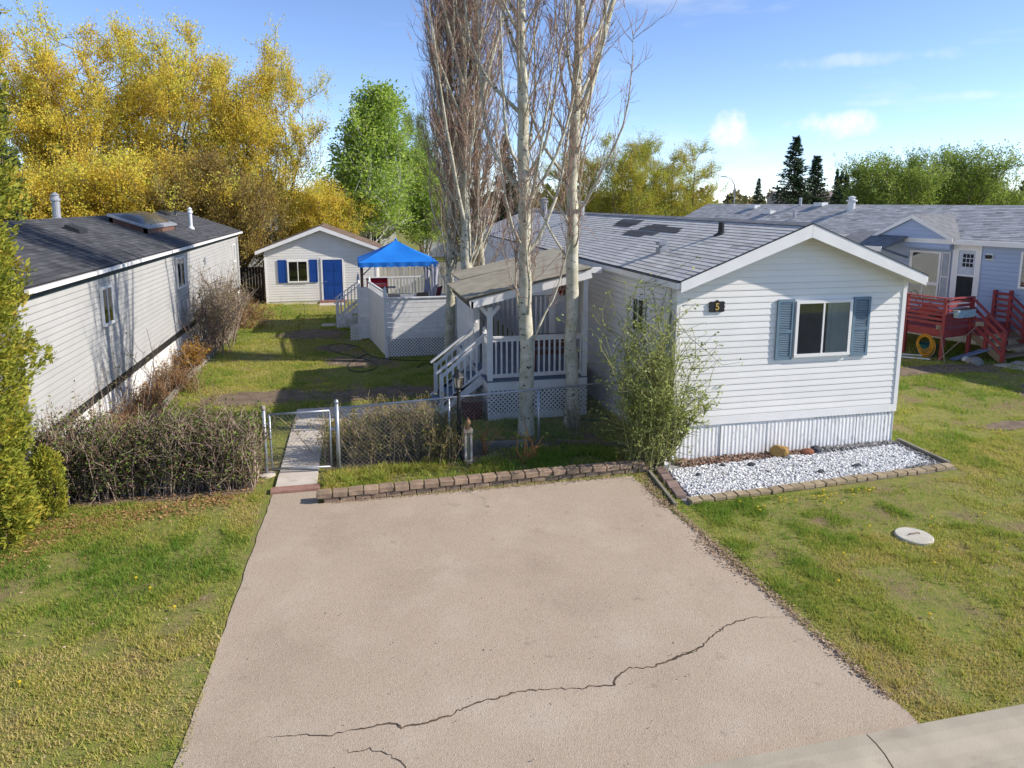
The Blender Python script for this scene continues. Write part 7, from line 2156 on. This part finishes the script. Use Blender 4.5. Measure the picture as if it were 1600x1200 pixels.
b = MB(); b.prism([(-3.5, 0), (-3.12, 0), (-3.08, 0.42), (-3.54, 0.42)], 'y', 3.5, 3.86); b.build('pot', mat('dark_red_clay', (0.13, 0.035, 0.03), (0.09, 0.025, 0.02), sc=8, rough=0.8), rpot)
b = MB(); b.box(-3.52, -3.10, 3.52, 3.84, 0.40, 0.425); b.build('soil', M_SOIL, rpot)

# ------------------------------------------------------------------ grass, litter, dandelions, far woods
def blades(name, rects, holes, label, seed, m):
    rng = np.random.default_rng(seed)
    X, Y, S = [], [], []
    for (x0, x1, y0, y1, dens, size) in rects:
        n = int((x1 - x0) * (y1 - y0) * dens)
        x, y = rng.uniform(x0, x1, n), rng.uniform(y0, y1, n)
        k = np.ones(n, bool)
        for h_ in holes:
            if len(h_) == 4:
                k &= ~((x > h_[0]) & (x < h_[1]) & (y > h_[2]) & (y < h_[3]))
            else:
                cx_, cy_, rx, ry, _ = h_
                q = ((x - cx_) / rx) ** 2 + ((y - cy_) / ry) ** 2
                k &= rng.random(n) < np.clip((q - 0.35) / 0.9, 0.06, 1)
        bare = vnoise(x, y, 0.8, 13) * 0.55 + vnoise(x, y, 2.7, 14) * 0.45
        th = (0.25 + 0.9 * vnoise(x, y, 0.9, 3) * vnoise(x, y, 3.3, 4) + 0.55 * vnoise(x, y, 8.0, 5)) * np.clip((0.64 - bare) / 0.14, 0.10, 1)
        k &= rng.random(n) < th
        X.append(x[k]); Y.append(y[k]); S.append(np.full(k.sum(), size))
    x, y, s = np.concatenate(X), np.concatenate(Y), np.concatenate(S)
    n = len(x)
    lush = 0.55 * vnoise(x, y, 0.45, 8) + 0.30 * vnoise(x, y, 1.7, 9) + 0.15 * vnoise(x, y, 5.0, 10)
    lush = np.clip((lush - 0.30) / 0.42, 0, 1)
    tuft = np.clip((vnoise(x, y, 6.5, 21) - 0.62) / 0.2, 0, 1)
    h_ = s * (0.55 + 0.6 * lush + 0.5 * rng.random(n) + 0.9 * tuft)
    a = rng.random(n) * 6.28
    w = s * 0.15 * (0.7 + 0.6 * rng.random(n))
    lean = rng.normal(size=(n, 2)) * 0.55
    p0 = np.column_stack([x - np.cos(a) * w, y - np.sin(a) * w, np.full(n, 0.0)])
    p1 = np.column_stack([x + np.cos(a) * w, y + np.sin(a) * w, np.full(n, 0.0)])
    p2 = np.column_stack([x + lean[:, 0] * h_, y + lean[:, 1] * h_, h_])
    V = np.stack([p0, p1, p2], 1).reshape(-1, 3)
    rv = np.clip(lush * 0.74 + rng.normal(size=n) * 0.18 + 0.15 + 0.14 * tuft, 0, 1)
    o = link(name, np_mesh(name, V, np.arange(3 * n).reshape(n, 3), rv), m, None, kind='stuff')
    o['label'] = label; o['category'] = 'grass'
    return o
M_GRASS = rmat('lawn_blade', [(0.0, (0.66, 0.51, 0.23)), (0.25, (0.56, 0.48, 0.13)), (0.55, (0.41, 0.43, 0.075)), (1.0, (0.165, 0.29, 0.035))], transl=0.45)
THIN = [(random.uniform(1.0, 11.5), random.uniform(-6.6, -2.2), random.uniform(0.25, 0.9), random.uniform(0.12, 0.3), 0) for _ in range(26)]
THINL = [(random.uniform(-13, -8), random.uniform(-6.6, -0.4), random.uniform(0.15, 0.5), random.uniform(0.1, 0.22), 0) for _ in range(12)]
blades('lawn_grass', [(-15, -7.55, -7.0, 0.25, 4200, 0.038)], [(-7.9, -7.5, -7, -6.9)] , 'patchy green lawn left of the driveway', 61, M_GRASS)
blades('lawn_grass', [(-0.72, 4, -7.0, -1.9, 4600, 0.038), (4, 12, -7.0, -0.0, 3000, 0.04), (-1.0, -0.64, -2.2, -0.5, 2500, 0.05)], [(-0.6, 5.12, -1.85, 0.2), (2.2, -3.69, 0.34, 0.34, 0), (5.5, -4.6, 1.2, .5, 0), (3.2, -3.2, .5, .3, 0), (6.5, -2.9, .9, .35, 0)] , 'patchy green lawn right of the driveway', 62, M_GRASS)
blades('lawn_grass', [(5.1, 20, 0.0, 9, 1200, 0.05)], SOIL, 'thin sunny grass between the two houses', 63, M_GRASS)
blades('lawn_grass', [(-10.5, -3.1, 1.6, 10.5, 1500, 0.045), (-10.4, -5.0, 10.5, 24.2, 1000, 0.05)], SOIL + [(-7.4, -6.6, 0, 4.1), (-7.4, -3.2, 4.0, 5.2), (-7.6, -6.3, 22.9, 24)], 'striped backyard grass in front of the shed', 64, M_GRASS)
blades('lawn_grass', [(-6.55, -0.6, -0.28, 0.95, 3800, 0.085), (-3.4, 0.0, 0.9, 3.25, 2300, 0.07)], [(-3.4, -2.4, 1.4, 1.7)], 'taller grass in the strip between edging and fence', 65, M_GRASS)

def litter(name, strips, m, label, size, seed):
    rng = np.random.default_rng(seed)
    P = []
    for (p, q, w, n) in strips:
        t = rng.random(n)[:, None]
        base = np.array(p)[None] * (1 - t) + np.array(q)[None] * t
        Q = np.column_stack([base[:, 0] + rng.normal(size=n) * w, base[:, 1] + rng.normal(size=n) * w, 0.018 + 0.02 * rng.random(n)])
        ok = (Q[:, 1] > -6.95) & ~((Q[:, 0] > -0.6) & (Q[:, 0] < 5.15) & (Q[:, 1] > -1.95)) & ~((Q[:, 0] > -11.3) & (Q[:, 0] < -11.1) & (Q[:, 1] > 30))
        if w > 1:
            ok &= (Q[:, 0] < -7.6) | (Q[:, 0] > -0.6) | (name == 'grit') | (Q[:, 1] > 1.5)
        P.append(Q[ok])
    P = np.concatenate(P)
    n = len(P)
    a = rng.random(n) * 6.28
    d = np.column_stack([np.cos(a), np.sin(a), rng.normal(size=n) * 0.3]) * (size * (0.5 + rng.random(n)))[:, None]
    e = np.column_stack([-np.sin(a), np.cos(a), rng.normal(size=n) * 0.3]) * (size * 0.5 * (0.5 + rng.random(n)))[:, None]
    V = np.stack([P - d / 2, P + e / 2, P + d / 2, P - e / 2], 1).reshape(-1, 3)
    o = link(name, np_mesh(name, V, np.arange(4 * n).reshape(n, 4), rng.random(n)), m, None, kind='stuff')
    o['label'] = label; o['category'] = 'leaf litter'
M_LIT = rmat('dead_leaf', [(0, (0.20, 0.125, 0.08)), (0.5, (0.33, 0.22, 0.14)), (1, (0.50, 0.37, 0.24))], rough=0.9)
litter('leaf_litter', [((-0.74, -6.6), (-0.95, -1.0), 0.04, 2200), ((-0.86, -4.2), (-0.95, -3.0), 0.09, 600), ((-0.95, -1.9), (-0.72, -0.5), 0.10, 900)], M_LIT, 'dead brown leaves along the right driveway edge', 0.035, 71)
litter('leaf_litter', [((-11.2, -0.9), (-8.0, 0.12), 0.22, 1800), ((-11.4, -1.6), (-10.6, -0.4), 0.4, 1600), ((-11.0, 0.9), (-7.8, 0.9), 0.3, 1500)], rmat('dead_leaf_orange', [(0, (0.16, 0.08, 0.04)), (0.5, (0.32, 0.16, 0.06)), (1, (0.42, 0.27, 0.12))], rough=0.9), 'orange dead leaves under the cedar and the hedge', 0.05, 72)
litter('leaf_litter', [((-10.9, 1.8), (-10.9, 21), 0.22, 6500)], M_LIT, 'dead leaves covering the left flower bed', 0.06, 73)
litter('leaf_litter', [((-6.4, -0.52), (-1.2, -0.52), 0.035, 900), ((-6.2, 1.3), (-3.6, 1.4), 0.25, 900)], M_LIT, 'dead leaves along the block edging and under bushes', 0.03, 74)
litter('leaf_litter', [((-9.8 - 0.2, -6.5), (-10, 0.0), 1.6, 420)], M_LIT, 'scattered dry bits on the left lawn', 0.035, 76)
litter('leaf_litter', [((3.5, -6.6), (5.5, -2.6), 1.9, 620), ((9, -3), (10, 3), 2.0, 400)], M_LIT, 'scattered dry bits on the right lawn', 0.035, 77)
litter('leaf_litter', [((-7.0, 7), (-7.2, 22), 1.5, 700)], M_LIT, 'scattered dry bits on the backyard grass', 0.05, 78)
litter('grit', [((-4.2, -6.6), (-4.0, -0.9), 1.5, 130)], mat('dark_grit', (0.08, 0.06, 0.045)), 'specks of grit and bark on the driveway', 0.022, 79)
# dandelions
rng = np.random.default_rng(75)
dz = []
for (cx_, cy_, s, n) in ((0.8, -2.15, 0.5, 9), (2.3, -2.0, 0.6, 12), (1.6, -2.1, 0.5, 8), (4.5, -3.0, 2.5, 22), (1.5, -4.5, 1.6, 10), (-10, -3.5, 1.5, 5), (-2.6, 0.4, 0.6, 6)):
    for _ in range(n):
        dz.append((cx_ + rng.normal() * s, cy_ + rng.normal() * s * 0.4))
b = MB()
for (x_, y_) in dz:
    if math.hypot(x_ - 2.2, y_ + 3.69) < 0.45 or y_ < -6.9 or -7.4 < x_ < -0.8 and y_ < 0 or (-0.6 < x_ < 5.1 and -1.95 < y_ < 0):
        continue
    b.lathe([(0.004, 0.0), (0.004, 0.055), (0.018, 0.06), (0.022, 0.07), (0.0, 0.078)], (x_, y_, 0), 7)
o = b.build('dandelions', mat('dandelion_yellow', (0.62, 0.45, 0.02), (0.5, 0.35, 0.02), sc=9, rough=0.8), kind='stuff'); o['label'] = 'scattered yellow dandelions in the grass'; o['category'] = 'flowers'

# the far wood: one mass of crowns along the horizon
rng = np.random.default_rng(80)
P, Rv, D = [], [], []
for i in range(420):
    az = rng.uniform(-62, 78) + 12.7
    dist = rng.uniform(105, 330)
    cx_, cy_ = CAM.x + dist * math.sin(R(az)), CAM.y + dist * math.cos(R(az))
    if cy_ < 60:
        continue
    con = rng.random() < 0.4
    h_ = rng.uniform(5.0, 8.5) * (1.15 if con else 0.9) * (0.8 + dist / 900)
    w = h_ * (0.20 if con else 0.40)
    n = 170
    t = rng.random(n)
    a = rng.random(n) * 6.28
    r = w * ((1 - t) ** 0.9 + 0.03 if con else np.sqrt(np.clip(1 - (2 * t - 0.9) ** 2, 0.02, 1))) * np.sqrt(rng.random(n)) * 1.1
    P.append(np.column_stack([cx_ + r * np.cos(a), cy_ + r * np.sin(a), 0.2 + h_ * t]))
    Rv.append(np.clip((0.12 if con else rng.uniform(0.4, 1.0)) + rng.normal(size=n) * 0.06, 0, 1))
P, Rv = np.concatenate(P), np.concatenate(Rv)
v, f = leaf_quads(P, 1.1, rng, 0.3, 0.7)
M_FAR = rmat('far_foliage', [(0, (0.035, 0.055, 0.03)), (0.3, (0.08, 0.095, 0.045)), (0.6, (0.20, 0.18, 0.07)), (1.0, (0.30, 0.23, 0.09))], transl=0.2)
o = link('far_wood', np_mesh('far_wood', v, f, Rv), M_FAR, None, kind='stuff'); o['label'] = 'distant mixed wood along the horizon'; o['category'] = 'woods'
